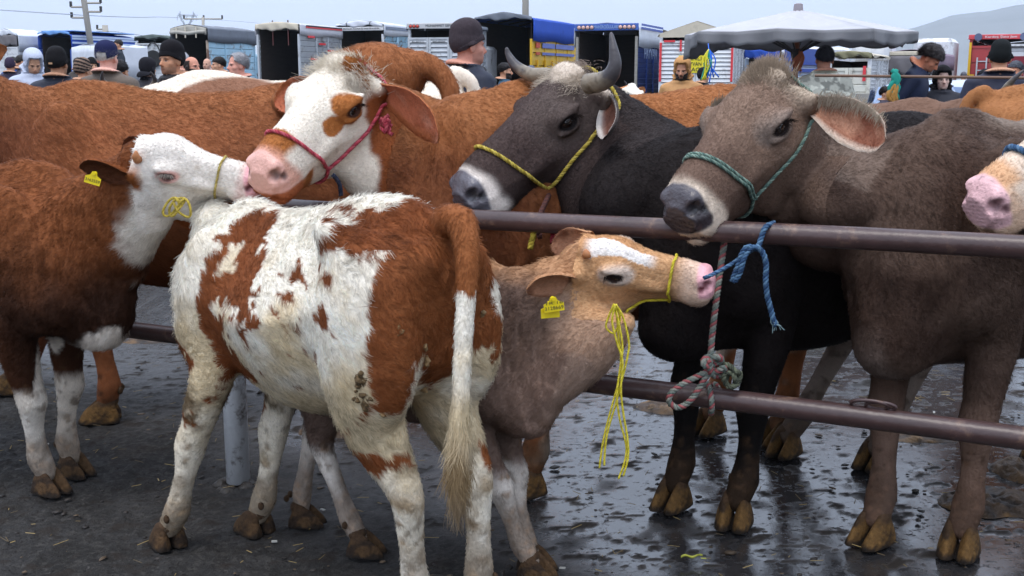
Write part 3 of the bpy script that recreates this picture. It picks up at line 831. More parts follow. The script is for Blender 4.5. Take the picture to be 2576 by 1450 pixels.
C_LB = cloth('light_blue_tarpaulin', (112, 158, 216)); C_DG = cloth('dark_grey_tarpaulin', (112, 108, 110)); C_MAR = cloth('faded_maroon_tarpaulin', (146, 128, 142))

# far left: white covered lorry
t = Truck('truck', 'white tarpaulin lorry with grey flap, leftmost of the lorries', -8, 52, 106, 82, 60)
t.box_body(t.z(120), WHITE); t.tarp(C_WHITE, t.z(132), t.z(92), t.z(76)); t.valance(C_WHITE, t.z(92), t.z(88), .5); t.valance(C_DG, t.z(118), t.z(92)); t.cab(WHITE)
t.doors(WHITE, t.z(121), 6, style='board')
# blue lorry with stripes
t = Truck('truck', 'dark open lorry with blue tarpaulin and white stripes, behind the man in navy cap', 105, 184, 346, 84, 60)
t.box_body(t.z(128), BLUEP, slats=6, style='board'); tp = t.tarp(C_BLUE, t.z(126), t.z(93), t.z(84)); t.valance(C_LB, t.z(90), t.z(86), .25); t.cab(BLUEP)
for k, zz in enumerate((95, 101, 111)):
    t.part('stripe', mat('pale_stripe', tuple(lin(190, 205, 230)), .6), (t.w + .085, t.L / 2, t.z(zz)), (.012, t.L * .98, .10))
t.part('roof_sheet', C_LB, (t.w / 2, t.L / 2 + .1, t.z(82)), (t.w * .98, t.L * .97, .05), .02)
# white low tarpaulin trailer
t = Truck('trailer', 'low trailer under a plain white sheet, in front of the blue lorry', 192, 250, 345, 116, 50, 55, 'trailer')
t.box_body(t.z(180), WHITE, slats=4, style='board'); t.tarp(C_WHITE, t.z(205), t.z(122), t.z(116), .12, sag=.10); t.valance(C_WHITE, t.z(204), t.z(122), .1, y=-.10)
# white lorry with slatted doors and green cover
t = Truck('truck', 'white lorry with closed panel doors and dark green cover, beside the grey tarpaulin lorry', 346, 434, 470, 92, 58, 12)
t.box_body(t.z(108), WHITE); t.tarp(C_GREEN, t.z(106), t.z(97), t.z(90)); t.valance(C_GREEN, t.z(100), t.z(96), .25); t.doors(WHITE, t.z(112), 9, style='board'); t.cab(WHITE)
for q in (.27, .73): txt('CANLI HAYVAN', .15, mat('faded_ink', tuple(lin(120, 122, 120)), .7), t.root, (t.w * q, -.058, t.z(117)), (math.pi / 2, 0, 0), width=t.w * .34)
a_ = np.linspace(0, math.pi, 13); MB().tube([(t.w * .52 + .42 * math.cos(x), -.09, t.z(152) + .85 * math.sin(x)) for x in a_], .03, 6).build('spare_wheel_bracket', IRON, t.root)
MB().tube([(t.w * .52, -.07, t.z(150)), (t.w * .52, -.16, t.z(150))], .43, 20).build('spare_wheel', TYRE, t.root)
# grey tarpaulin lorry
t = Truck('truck', 'open lorry with rolled grey canvas and rusty pale blue sides', 437, 526, 646, 72, 52)
t.box_body(t.z(107), PALEB, slats=7, style='board', rear_post=paint('rusty_post', (176, 158, 140), (.16, .08, .05), (.48, .6))); t.tarp(C_GREY, t.z(110), t.z(75), t.z(66)); t.valance(cloth('pale_grey_canvas', (166, 162, 152)), t.z(90), t.z(76), .35, roll=True); t.cab(PALEB)
for x in (.2, .45, .75): t.part('strap', C_CREAM, (t.w * x, -.14, t.z(86)), (.05, .03, .5))
# cream canvas lorry
t = Truck('truck', 'cream canvas lorry, dark open back, white slatted sides with red marks', 649, 756, 862, 62, 47)
t.box_body(t.z(92), GREYW, slats=10); t.tarp(cloth('off_white_cover', (206, 206, 212)), t.z(94), t.z(66), t.z(60)); t.valance(C_CREAM, t.z(80), t.z(66), .22); t.cab(WHITE)
for x in (.38, .74): t.part('cover_bar', paint('maroon_bar', (84, 36, 34)), (t.w * x, .05, t.z(87)), (.04, .04, 1.0))
for k, (mm, zz) in enumerate(((REDT, 73), (BLK, 70))): t.part('cover_stripe', mm, (t.w + .085, t.L * .55, t.z(zz)), (.012, t.L * .85, .06))
for k, (y, zz) in enumerate(((.25, 96), (.5, 112), (.3, 150), (.7, 128), (.75, 158))): t.part('red_mark', REDT, (t.w + .055, t.L * y, t.z(zz)), (.014, .55, .08))
# white lorry with the saying on its board
t = Truck('truck', 'white lorry with rounded roof and lettered board over its open back', 850, 966, 1032, 60, 50)
t.box_body(t.z(92), PALEB, slats=9, rear_post=WHITE); t.tarp(C_WHITE, t.z(94), t.z(66), t.z(56)); t.valance(C_WHITE, t.z(71), t.z(67), .42); t.cab(WHITE)
t.header(mat('white_board', tuple(lin(222, 222, 222)), .5), t.z(82), t.z(73), 'UMUDUMUZ ALLAH, KULUNUN İŞİ RASGE SİN KUZEYİM....', BLK, .92, tz=.62)
for k, zz in enumerate((74, 78)): t.part('cover_stripe', mat('grey_stripe', tuple(lin(120, 130, 150)), .6), (t.w + .085, t.L * .5, t.z(zz)), (.012, t.L * .9, .05))
for x in (.25, .75): MB().tube([(t.w * x, -.10, t.z(72)), (t.w * x - .04, -.09, t.z(64)), (t.w * x + .02, -.02, t.z(60))], .015, 6).build('roof_strap', IRON, t.root)
# white slatted lorry with red lamps
t = Truck('truck', 'white slatted lorry with red marker lamps and closed tailgate, left of the beanie man', 1028, 1186, 1206, 63, 40, 14)
t.box_body(t.z(76), GREYW, slats=12); t.tarp(C_GREY, t.z(80), t.z(68), t.z(64)); t.header(mat('pale_grey_board', tuple(lin(196, 196, 196)), .5), t.z(77), t.z(63), 'MUHAMMET SEFA', BLK, .42, 3, LAMP_R, .62); t.doors(GREYW, t.z(98), 12, leaves=3); t.cab(WHITE)
for k, s_ in enumerate(('ALLAH C.C', 'BENİ UNUTMA', 'DOST CANDIR')): txt(s_, .085, BLK, t.root, (t.w * (k + .5) / 3, -.055, t.z(108.5)), (math.pi / 2, 0, 0), width=t.w * .2)
for k in range(3): t.part('chevron', BLK, (t.w + .05, .35 + k * .5, t.z(78)), (.012, .3, .07))
# yellow lorry with the blue cover
t = Truck('truck', 'yellow panelled lorry with bright blue tarpaulin and dark open back', 1196, 1338, 1452, 44, 42, 22)
t.box_body(t.z(104), YEL, slats=4, style='board', rear_post=YEL); t.tarp(C_BLUE, t.z(107), t.z(54), t.z(42), .06); t.valance(C_GREY, t.z(55), t.z(50), .45); t.cab(YEL)
for k, (zz, hh) in enumerate(((117, .11), (137, .06))):
    for y0_, y1_ in ((1.0, 1.0 + t.L * .26), (t.L * .48, t.L * .9)): t.part('blue_band', mat('faded_blue_band', tuple(lin(104, 116, 176)), .6), (t.w + .03, (y0_ + y1_) / 2, t.z(zz)), (.02, y1_ - y0_, hh * 1.6))
    t.part('red_arrow', mat('faded_red', tuple(lin(196, 78, 48)), .6), (t.w + .03, .55, t.z(zz)), (.022, .4, hh * 1.7))
for k in range(6): t.part('side_rib', YEL, (t.w + .04, .5 + k * t.L / 6.3, t.z(180)), (.06, .10, .8))
# blue lorry with pale lamps
t = Truck('truck', 'blue lorry with eight pale round lamps over its open back', 1447, 1602, 1662, 66, 38, 20)
t.box_body(t.z(98), BLUEP, slats=11, rear_post=TIMB); t.tarp(C_WHITE, t.z(122), t.z(72), t.z(62)); t.cab(BLUEP)
t.header(mat('blue_board', tuple(lin(66, 98, 176)), .45), t.z(82), t.z(65), 'MAHİROĞLULARI', mat('pale_blue_ink', tuple(lin(150, 176, 214)), .5), .40, 4, LAMP_P, .66)
for k, zz in enumerate((68, 76)): t.part('cover_stripe', BLUET, (t.w + .085, t.L * .5, t.z(zz)), (.012, t.L * .9, .07))
txt('HAYVAN', .5, mat('pale_side_ink', tuple(lin(150, 166, 196)), .6), t.root, (t.w + .11, t.L * .4, t.z(138)), (math.pi / 2, 0, math.pi / 2), width=t.L * .5)
# white louvred lorry with red corner strips and gable canvas
t = Truck('truck', 'white louvred lorry with red edge strips, yellow sign and cream gable canvas', 1657, 1844, 1872, 60, 36, 15)
t.box_body(t.z(104), WHITE, slats=13); t.tarp(C_CREAM, t.z(96), t.z(90), t.z(58), .06, gable=True); t.doors(WHITE, t.z(106), 13, leaves=2); t.cab(WHITE)
g = [[(t.w * u, -.05, t.z(90) + (t.z(60) - t.z(90)) * (1 - abs(2 * u - 1)) * k - .1 * (1 - k)) for k in np.linspace(0, 1, 4)] for u in np.linspace(0, 1, 15)]
MB().quadsheet(g).build('gable_flap', C_CREAM, t.root, smooth=True)
for x in (.05, t.w - .05): t.part('red_strip', REDT, (x, -.065, t.z(158)), (.07, .02, t.z(110) - t.z(205)))
t.part('red_strip', REDT, (.32, -.065, t.z(107)), (.35, .02, .06)); t.part('red_strip', REDT, (t.w * .55 - .6, -.068, t.z(118)), (.06, .02, .35)); t.part('red_strip', REDT, (t.w * .36, -.066, t.z(190)), (.4, .02, .07))
sg = t.part('yellow_sign', mat('yellow_sign', tuple(lin(232, 214, 40)), .5), (t.w * .44, -.075, t.z(163)), (.80, .02, .54))
for k, s_ in enumerate(('CANLI', 'HAYVAN', 'ARACI')): txt(s_, .17, BLK, t.root, (t.w * .44 + .04, -.092, t.z(163) + .17 - k * .17), (math.pi / 2, 0, 0), width=.55)
# blue and white lorry under the parasol
t = Truck('truck', 'pale blue and white lorry seen under the grey parasol', 1872, 1960, 2090, 116, 40, 40)
t.box_body(t.z(150), paint('ice_blue_paint', (190, 206, 226)), slats=8, style='board'); t.tarp(C_WHITE, t.z(140), t.z(128), t.z(120)); t.valance(C_BLUE, t.z(150), t.z(128)); t.cab(WHITE)
t.part('blue_panel', BLUEP, (t.w + .06, t.L / 2, t.z(140)), (.02, t.L * .9, .45))
for k, zz in enumerate((160, 178)): t.part('blue_stripe', BLUET, (t.w + .06, t.L * .5, t.z(zz)), (.02, t.L * .6, .12))
# white flatbed with camouflage hood
t = Truck('truck', 'small white lorry with rumpled canvas, red plate and open flap, behind the camouflage jacket', 2080, 2190, 2232, 134, 27, 25)
t.box_body(t.z(152), WHITE, slats=10); t.tarp(C_CREAM, t.z(144), t.z(138), t.z(130), .04); t.valance(cloth('camouflage_canvas', (128, 124, 96)), t.z(146), t.z(136), .1); t.cab(WHITE)
t.doors(paint('cream_tailgate', (216, 214, 200)), t.z(172), 4, leaves=2, style='board')
t.part('red_strip', REDT, (t.w * .86, -.07, t.z(186)), (.07, .02, .35))
t.part('number_plate', mat('plate_red', tuple(lin(190, 50, 60)), .5), (t.w * .45, -.09, t.z(246)), (.45, .02, .11)); t.part('bumper', TIMB, (t.w * .45, -.06, t.z(246)), (1.1, .05, .22))
# grey covered lorry
t = Truck('truck', 'lorry closed with a sagging dark grey sheet, right of the parasol', 2228, 2348, 2394, 128, 30, 27)
t.box_body(t.z(150), WHITE, slats=5, style='board'); t.tarp(C_MAR, t.z(176), t.z(134), t.z(127), .04); t.header(C_CREAM, t.z(142), t.z(132)); t.valance(C_DG, t.z(186), t.z(143), y=-.12); t.doors(WHITE, t.z(196), 3, style='board'); t.cab(WHITE)
# red lorry
t = Truck('truck', 'tall red lorry with ladder and lettered board, at right edge', 2432, 2590, 2640, 92, 34, 27)
t.box_body(t.z(104), REDP, slats=8, style='board'); t.tarp(C_WHITE, t.z(100), t.z(96), t.z(90)); t.cab(REDP)
t.header(paint('red_board', (196, 66, 72)), t.z(103), t.z(91), 'Kardeş Şato Jam', mat('white_ink', (.75, .75, .75), .5), .50, tz=.62, )
for q in (-1, 1):
    m_ = MB().tube([(t.w / 2 + q * t.w * .36, -.05, t.z(97)), (t.w / 2 + q * t.w * .36, -.075, t.z(97))], .11, 14).build('round_badge', mat('badge_blue', tuple(lin(84, 92, 120)), .5), t.root)
t.doors(REDP, t.z(118), 3, leaves=2, style='board'); txt('KUZEY', .26, MATS['white_ink'], t.root, (t.w * .52, -.065, t.z(130)), (math.pi / 2, 0, 0), width=t.w * .26, shear=.3)
yb = t.part('yellow_edge', YEL, (.04, -.07, t.z(150)), (.07, .03, t.z(110) - t.z(190)))
ld = t.part('ladder', GREYW, (t.w * .15, -.10, t.z(178)), (.04, .04, .75))
MB().box((t.w * .15 + .26, -.10, t.z(178)), (.04, .04, .75)).build('ladder_side', GREYW, ld)
for k in range(3): MB().box((t.w * .15 + .13, -.10, t.z(178) - .26 + k * .26), (.22, .03, .03)).build('rung', GREYW, ld)
for k in range(5): t.part('hazard_bar', [YEL, REDT][k % 2], (t.w * .075, -.085, t.z(192) - k * .11), (.14, .02, .10))
# white van box at the far right
t = Truck('truck', 'white box lorry with dark red star panel in front of the red lorry', 2505, 2660, 2700, 108, 27, 27)
t.box_body(t.z(116), WHITE, slats=9, style='board'); t.tarp(C_WHITE, t.z(118), t.z(114), t.z(106), .03); t.doors(WHITE, t.z(114), 9, leaves=2, style='board'); t.cab(WHITE)
fl = t.part('flag_panel', mat('dark_red_panel', tuple(lin(128, 28, 44)), .5), (t.w * .30, -.075, t.z(168)), (.42, .02, .46))
st_ = [(math.sin(k * math.pi / 5) * (.13 if k % 2 == 0 else .052), math.cos(k * math.pi / 5) * (.13 if k % 2 == 0 else .052)) for k in range(10)]
MB().add([(t.w * .27 + x, -.088, t.z(168) + z) for x, z in st_] + [(t.w * .27, -.088, t.z(168))], [(k, (k + 1) % 10, 10) for k in range(10)]).build('star', MATS['white_ink'], fl)
t.part('door_groove', BLK, (t.w * .3, -.06, t.z(121)), (t.w * .45, .02, .03))

# ------------------------------------------------------------------ parked cars behind the right-hand rail
def car(label, px, D, col, yaw):
    p = at(px, HZ, D); r = empty('parked_car', (p[0], p[1], 0), yaw); tag(r, label, 'car')
    st = [(-2.1, .78, .32, .62, .80, .78), (-1.9, .95, .28, .66, .84, .82), (-1.0, 1.02, .26, .68, .86, .84), (1.0, 1.0, .26, .68, .86, .84), (1.9, .84, .3, .6, .82, .8), (2.1, .7, .36, .5, .72, .7)]
    S = Solid().add(Loft(st, 3.5, 3.5)).add(Loft([(-1.55, 1.06, .8, .55, .66, .7), (-1.2, 1.36, .8, .55, .66, .72), (-.4, 1.48, .8, .56, .66, .74), (.3, 1.44, .8, .55, .66, .74), (1.0, 1.04, .8, .55, .66, .72)], 3.2, 3.2), .04)
    V, Q = S.mesh(.05); m_ = mat('car_paint_' + label[:5], tuple(lin(*col)), .25, coat=.6); body = link('body', mesh_from('car_body', V, Q), m_, r)
    gl = mat('car_glass', tuple(lin(120, 140, 170)), .08, spec=.8)
    for q in (-1, 1):
        MB().add([(-1.25, q * .735, 1.02), (.75, q * .735, 1.02), (.25, q * .69, 1.38), (-1.0, q * .69, 1.32)], [(0, 1, 2, 3)]).build('side_window', gl, r)
        for x in (-1.3, 1.3):
            w_ = MB().tube([(x, q * .7, .32), (x, q * .88, .32)], .32, 20).build('wheel', TYRE, r); MB().tube([(x, q * .7, .32), (x, q * .89, .32)], .18, 12).build('rim', GREYW, w_)
    MB().add([(.42, -.56, 1.40), (.42, .56, 1.40), (1.02, .62, 1.04), (1.02, -.62, 1.04)], [(0, 1, 2, 3)]).build('windscreen', gl, r)
    MB().add([(-1.22, -.56, 1.38), (-1.22, .56, 1.38), (-1.62, .62, 1.06), (-1.62, -.62, 1.06)], [(0, 1, 2, 3)]).build('rear_window', gl, r)
car('pale blue car behind the two men in dark coats', 2310, 19, (150, 172, 206), 1.2)
car('silver car partly hidden right of the hooded boy', 2412, 21, (176, 184, 196), 2.6)

# ------------------------------------------------------------------ parasol
def parasol():
    c = at(2000, HZ, 13.0); r = empty('parasol', (c[0], c[1], 0)); tag(r, 'large grey market parasol with scalloped skirt and wooden pole', 'parasol')
    top = at(2001, 26, 13.0)[2]; R0 = 275 / FPX * 13.2; zr = at(2000, 72, 11.7)[2]; n = 8
    a0 = math.radians(-90 + 22)
    cm = cloth('faded_grey_cloth', (214, 213, 216)); fm = cloth('grey_frill', (150, 150, 153))
    rows = []; m = 48
    for u in np.linspace(0, 1, 14):
        row = []
        for k in range(m + 1):
            a = a0 + 2 * math.pi * k / m; w_ = (k % (m // n)) / (m // n); seg = math.cos(math.pi / n) / math.cos((w_ - .5) * 2 * math.pi / n)
            z = top + (zr - top) * (u ** 1.02) - .05 * math.sin(math.pi * u) * (1 - abs(2 * w_ - 1)) - .018 * u * (1 - abs(2 * w_ - 1))
            row.append((R0 * u * seg * math.cos(a), R0 * u * seg * math.sin(a), z))
        rows.append(row)
    o = MB().quadsheet(rows).build('canopy', cm, r, smooth=True); md = o.modifiers.new('thickness', 'SOLIDIFY'); md.thickness = .006
    rows = []
    for u in np.linspace(0, 1, 5):
        row = []
        for k in range(m * 3 + 1):
            kk = k / 3; a = a0 + 2 * math.pi * kk / m; w_ = (kk % (m // n)) / (m // n); seg = math.cos(math.pi / n) / math.cos((w_ - .5) * 2 * math.pi / n)
            sc = .045 * abs(math.sin(kk * math.pi * .5)); zz = zr - .018 * (1 - abs(2 * w_ - 1)) - u * (.115 + sc * .5 + .02 * math.sin(a * 5)) - u * (.13 * max(0, math.cos(a - 2.75)) ** 6)
            rr = R0 * seg * (1 + .02 * u * math.sin(kk * 2.1)) + .006; row.append((rr * math.cos(a), rr * math.sin(a), zz))
        rows.append(row)
    o = MB().quadsheet(rows).build('skirt', fm, r, smooth=True); md = o.modifiers.new('thickness', 'SOLIDIFY'); md.thickness = .005
    hub = zr - .20
    for k in range(n):
        a = a0 + 2 * math.pi * k / n; e = np.array([math.cos(a), math.sin(a)])
        MB().tube([(e[0] * .05, e[1] * .05, top - .06), (e[0] * R0 * .99, e[1] * R0 * .99, zr - .015)], .016, 6).build('rib', IRON, r)
        MB().tube([(e[0] * .06, e[1] * .06, hub), (e[0] * R0 * .5, e[1] * R0 * .5, (top + zr) / 2 - .03)], .012, 6).build('strut', IRON, r)
    MB().tube([(0, 0, 0), (0, 0, top)], .032, 12).build('pole', mat('stained_pole', tuple(lin(120, 70, 44)), .6), r, smooth=True)
    MB().tube([(0, 0, hub - .10), (0, 0, hub + .03)], [.045, .075], 12).build('runner', IRON, r)
    MB().tube([(0, 0, top - .03), (0, 0, top + .02), (0, 0, top + .065), (0, 0, top + .075)], [.06, .055, .05, .03], 12).build('cap', mat('cap_grey', tuple(lin(140, 132, 136)), .7), r)
    g = MB()
    for k in range(5): g.tube(catmull([(.02, -.05, 1.84), (.02 + .012 * k, -.07, 1.78 - .01 * k), (-.05 + .02 * k, -.08, 1.70 - .02 * k), (.012 * k, -.06, 1.60)], 10), .016, 6)
    g.build('tied_rag', mat('brown_rag', tuple(lin(160, 92, 62)), .8), r, smooth=True)
parasol()
for _nm in ('faded_grey_cloth', 'grey_frill'):      # light comes through the cloth
    _m = MATS[_nm].node_tree; _b = _m.nodes['Principled BSDF']; _t = _m.nodes.new('ShaderNodeBsdfTranslucent'); _x = _m.nodes.new('ShaderNodeMixShader'); _x.inputs[0].default_value = .38
    _m.links.new(_b.inputs['Base Color'].links[0].from_socket, _t.inputs['Color']); _m.links.new(_b.outputs[0], _x.inputs[1]); _m.links.new(_t.outputs[0], _x.inputs[2]); _m.links.new(_x.outputs[0], _m.nodes['Material Output'].inputs['Surface'])
def rags():
    """bright cords tied to the near edge of the parasol"""
    c = at(1783, 132, 11.9); r = empty('hanging_cords', c); tag(r, 'blue and yellow cords hanging from the parasol edge', 'cord')
    g = np.random.default_rng(3)
    for k in range(14):
        cm = [('blue_cord', (40, 110, 220)), ('yellow_cord', (222, 214, 50)), ('teal_cord', (20, 140, 120))][0 if k < 6 else 1 if k < 11 else 2]
        x = (-.03 if cm[0] == 'yellow_cord' else .02) + g.normal(0, .02); L_ = g.uniform(.2, .32)
        MB().tube(catmull([(0, 0, .03), (x, -.01, -.05), (x + g.normal(0, .02), g.normal(0, .02), -L_ * .5), (x + g.normal(0, .03), 0, -L_)], 12), .0075, 6).build('cord', mat(cm[0], tuple(lin(*cm[1])), .5), r, smooth=True)
    MB().tube([(0, 0, .02), (0, .05, .09)], .005, 6).build('tie', MATS['blue_cord'], r)
rags()

# ------------------------------------------------------------------ back rail with tied cloths on the right
br = empty('back_rail', at(2300, HZ, 10.5) * np.array([1, 1, 0])); tag(br, 'thin rusty rail on a post behind the grey-brown cow', 'fence')
P0 = at(2050, 303 / 1.0 * .0 + 190.5, 10.9) - np.array(br.location); P1 = at(2640, 197, 10.0) - np.array(br.location)
MB().tube([P0, P1], .014, 10).build('rail', mat('thin_rust', tuple(lin(112, 84, 66)), .6), br)
for px in (2262, 2600):
    f_ = (px - 2050) / 590; p = P0 + (P1 - P0) * f_; MB().tube([(p[0], p[1], 0), (p[0], p[1], p[2] + .07)], .03, 10).build('post', MATS['thin_rust'], br)
pc = P0 + (P1 - P0) * ((2262 - 2050) / 590) + np.array(br.location)
rg = empty('tied_cloths', (pc[0], pc[1], pc[2])); tag(rg, 'teal and ochre rags tied round the back rail post', 'rag')
g_ = np.random.default_rng(9)
for k in range(9):
    cm = ('teal_rag', (20, 138, 122)) if k < 5 else ('ochre_rag', (176, 128, 62)); z0 = .06 if k < 5 else -.02
    MB().tube(catmull([(g_.normal(0, .02), -.035, z0), (g_.normal(-.01, .025), -.05, z0 - .08), (g_.normal(-.01, .03), -.05, z0 - .17), (g_.normal(-.03 if k < 5 else .02, .03), -.04, z0 - g_.uniform(.2, .28))], 9), [.02, .022, .026, .022, .024, .02, .022, .018, .006], 7).build('rag', mat(cm[0], tuple(lin(*cm[1])), .85), rg, smooth=True)

# ------------------------------------------------------------------ poles, pylon and wires
CONC = mat('concrete_pole', tuple(lin(168, 162, 152)), .85, noise=.1, nscale=2)
def pole(label, xt, yt, xb, yb, D, w, arms=()):
    b = at(xb, yb, D); t = at(xt, yt, D); d = (t - b); b0 = b - d * (b[2] / d[2]); r = empty('utility_pole', (*b0[:2], 0)); tag(r, label, 'pole')
    o_ = np.array([*b0[:2], 0]); t2 = b0 + d / d[2] * (t[2] + (6 if yt < 5 else 0) - b0[2])
    MB().tube([(0, 0, 0), t2 - o_], [w * 1.2, w * .9], 10).build('shaft', CONC, r, smooth=True)
    for (px, py, q) in arms:
        p = at(px, py, D) - o_; a = MB().tube([p - np.array([.0, 0, 0]), p + np.array([q, 0, 0])], .06, 6).build('crossarm', CONC, r)
        for e in (q,): MB().tube([p + np.array([e, 0, 0]), p + np.array([e, 0, .28])], .07, 6).build('insulator', IRON, a)
    return r
pole('concrete pole with stubby insulator arms, tallest on the left', 211, 0, 223, 80, 60, .14, [(217, 8, .75), (217, 18, -.8), (218, 30, .75), (219, 45, -.8)])
pole('short distant pole right of the tall concrete pole', 264, 64, 266, 86, 75, .20, [(264, 74, -.5)])
pole('plain pole rising behind the yellow lorry', 1322, 0, 1322, 44, 60, .17)
pole('thin pole with flat crossarm and three insulators', 511, 43, 511, 70, 90, .12, [(511, 48, 1.5), (511, 48, -1.5), (511, 48, .05)])
def pylon():
    D = 420.0; c = at(470, HZ, D); r = empty('lattice_pylon', (c[0], c[1], 0)); tag(r, 'grey lattice power pylon far behind the lorries', 'pylon')
    q = lambda x, y: at(x, y, D) - np.array([c[0], c[1], 0]); LM = mat('galvanised', tuple(lin(150, 158, 172)), .6)
    leg = MB()
    for x0, x1, x2 in ((450, 458, 466), (489, 483, 474)):
        for dx in (-3, 3): leg.tube([q(x0 + dx * .4, 34), q(x2 + dx * .6, 66), q(470 + (x2 - 470) * .5 + dx, 112)], .11, 5); leg.tube([q(x0 + dx, 38), q(x1 - dx, 52), q(x2 + dx, 66), q(x2 - dx, 80)], .07, 4)
    leg.build('legs', LM, r)
    a = MB(); a.tube([q(446, 40), q(494, 42)], .1, 5); a.tube([q(451, 37), q(490, 39)], .1, 5)
    for x in range(448, 494, 5): a.tube([q(x, 40), q(x + 2.5, 37.5), q(x + 5, 41)], .06, 4)
    a.build('crossbeam', LM, r)
    for x in (453, 486): MB().tube([q(x, 38), q(x, 29)], .12, 5).build('peak', LM, r)
    MB().tube([q(470, 112), q(470, 200)], .5, 6).build('lower_body', LM, r)
    for x in (446, 470, 494): MB().tube([q(x, 41), q(x, 52)], .1, 5).build('insulator_string', LM, r)
pylon()
def wire(label, pts, D, rad):
    P = catmull([at(x, y, d) for (x, y), d in zip(pts, D)], 40); c = P[0].copy(); o = MB().tube(P - c, rad, 5).build('power_line', mat('wire', tuple(lin(150, 160, 180)), .6), loc=c); tag(o, label, 'wire')
wire('thin power line from left edge past the tall pole', [(-40, 23), (215, 39), (350, 44), (446, 45), (620, 56), (800, 75)], [60, 61, 80, 120, 200, 260], .022)
wire('lower wire from the short pole toward the right', [(150, 86), (266, 79), (330, 86), (430, 100)], [75, 75, 70, 66], .022)
# ------------------------------------------------------------------ people
def person_solid():
    S = Solid()
    S.add(Sweep([(0, 0, .90), (0, .0, 1.05), (0, .005, 1.20), (0, .0, 1.32), (0, -.012, 1.42)], [.195, .20, .22, .225, .14], [.145, .15, .158, .148, .10], lat=(1, 0, 0), m=14, p=2.4), .03)
    for q in (-1, 1):
        S.add(Ell((q * .165, -.012, 1.39), (.095, .085, .07)), .07)
        S.add(Sweep([(q * .21, -.012, 1.38), (q * .25, -.035, 1.25), (q * .275, -.05, 1.12), (q * .235, .02, 1.02), (q * .185, .105, .97)], [.075, .072, .066, .062, .056], [.08, .074, .068, .062, .056], lat=(1, 0, 0), m=14), .03)
        S.add(Sweep([(q * .085, 0, .95), (q * .095, .012, .70), (q * .10, .005, .50), (q * .10, -.015, .28), (q * .10, -.02, .08)], [.098, .088, .066, .06, .058], [.10, .09, .07, .066, .062], lat=(1, 0, 0), m=12), .03)
        S.add(Ell((q * .105, .045, .045), (.048, .135, .05)), .02)
    a = np.linspace(0, 2 * math.pi, 17)
    S.add(Sweep([(.078 * math.cos(t), -.028 + .075 * math.sin(t), 1.487 + .026 * -math.sin(t)) for t in a], [.021] * 17, [.056] * 17, lat=(0, 0, 1), m=17), .02)   # collar
    S.add(Sweep([(0, -.03, 1.42), (0, -.018, 1.55)], [.062, .056], [.064, .058], lat=(1, 0, 0), m=2), .02)                                                          # neck
    H = head_person_ops()
    S.ops += H
    return S
def head_person_ops():
    S = Solid()
    S.add(Ell((0, -.014, 1.648), (.077, .099, .092)), .03)
    S.add(Ell((0, .03, 1.578), (.063, .066, .082)), .03)
    S.add(Ell((0, .038, 1.532), (.052, .05, .036)), .03)
    S.add(Ell((0, .076, 1.516), (.022, .018, .017)), .02)
    S.add(Sweep([(0, .086, 1.618), (0, .101, 1.596), (0, .112, 1.577)], [.010, .012, .016], [.012, .013, .014], lat=(1, 0, 0), m=6), .012)
    S.add(Ell((0, .094, 1.568), (.020, .014, .010)), .008)
    S.add(Ell((0, .088, 1.546), (.025, .011, .007)), .008)
    S.add(Ell((0, .087, 1.534), (.021, .011, .007)), .008)
    for q in (-1, 1):
        S.add(Ell((q * .031, .078, 1.631), (.028, .014, .009)), .015)
        S.add(Ell((q * .048, .05, 1.585), (.020, .024, .020)), .02)
        S.add(Ell((q * .080, -.008, 1.600), (.010, .022, .034), np.array([[.9, -.43 * q, 0], [.43 * q, .9, 0], [0, 0, 1]])), .008)
        S.sub(Ell((q * .031, .098, 1.610), (.019, .014, .011)), .010)
    return S.ops
_ps = person_solid()
PB_V, PB_Q = _ps.mesh(.0135)
_V2, _Q2 = _ps.mesh(.0062, lo=(-.2, -.2, 1.46), hi=(.2, .2, 1.8), smooth=1)
_k = ~((PB_V[:, 2] > 1.49)[PB_Q].all(1)); PB_Q = PB_Q[_k]
_k2 = (_V2[:, 2] > 1.483)[_Q2].all(1); _Q2 = _Q2[_k2]
PB_Q = np.concatenate([PB_Q, _Q2 + len(PB_V)]); PB_V = np.concatenate([PB_V, _V2])
_u = np.zeros(len(PB_V), bool); _u[PB_Q.ravel()] = True; _m = np.cumsum(_u) - 1; PB_V = PB_V[_u]; PB_Q = _m[PB_Q]
PB_N = vnormals(PB_V, PB_Q)
def bend_body(V, yaw, pitch, lean):
    """turn the head on the neck and lean the upper body"""
    V = V.copy(); w = sstep(1.45, 1.54, V[:, 2])
    c = np.array([0, -.02, 1.50]); d = V - c
    cp, sp = np.cos(pitch * w), np.sin(pitch * w); y, z = d[:, 1] * cp + d[:, 2] * sp, d[:, 2] * cp - d[:, 1] * sp
    cy, sy = np.cos(yaw * w), np.sin(yaw * w); x2, y2 = d[:, 0] * cy - y * sy, d[:, 0] * sy + y * cy
    V = np.stack([x2, y2, z], 1) + c
    if lean:
        w = sstep(.9, 1.15, V[:, 2]); a = lean * w; d = V - np.array([0, 0, .95]); V = np.stack([d[:, 0], d[:, 1] * np.cos(a) + d[:, 2] * np.sin(a), d[:, 2] * np.cos(a) - d[:, 1] * np.sin(a)], 1) + np.array([0, 0, .95])
    return V
SKIN_M = lambda: mat('person_surface', attr=True, rough=.65, spec=.3, noise=.08, nscale=30, bump=.15, bscale=120)
CLOTH_P = lambda: mat('garment', attr=True, rough=.9, spec=.15, noise=.12, nscale=45, bump=.35, bscale=160)
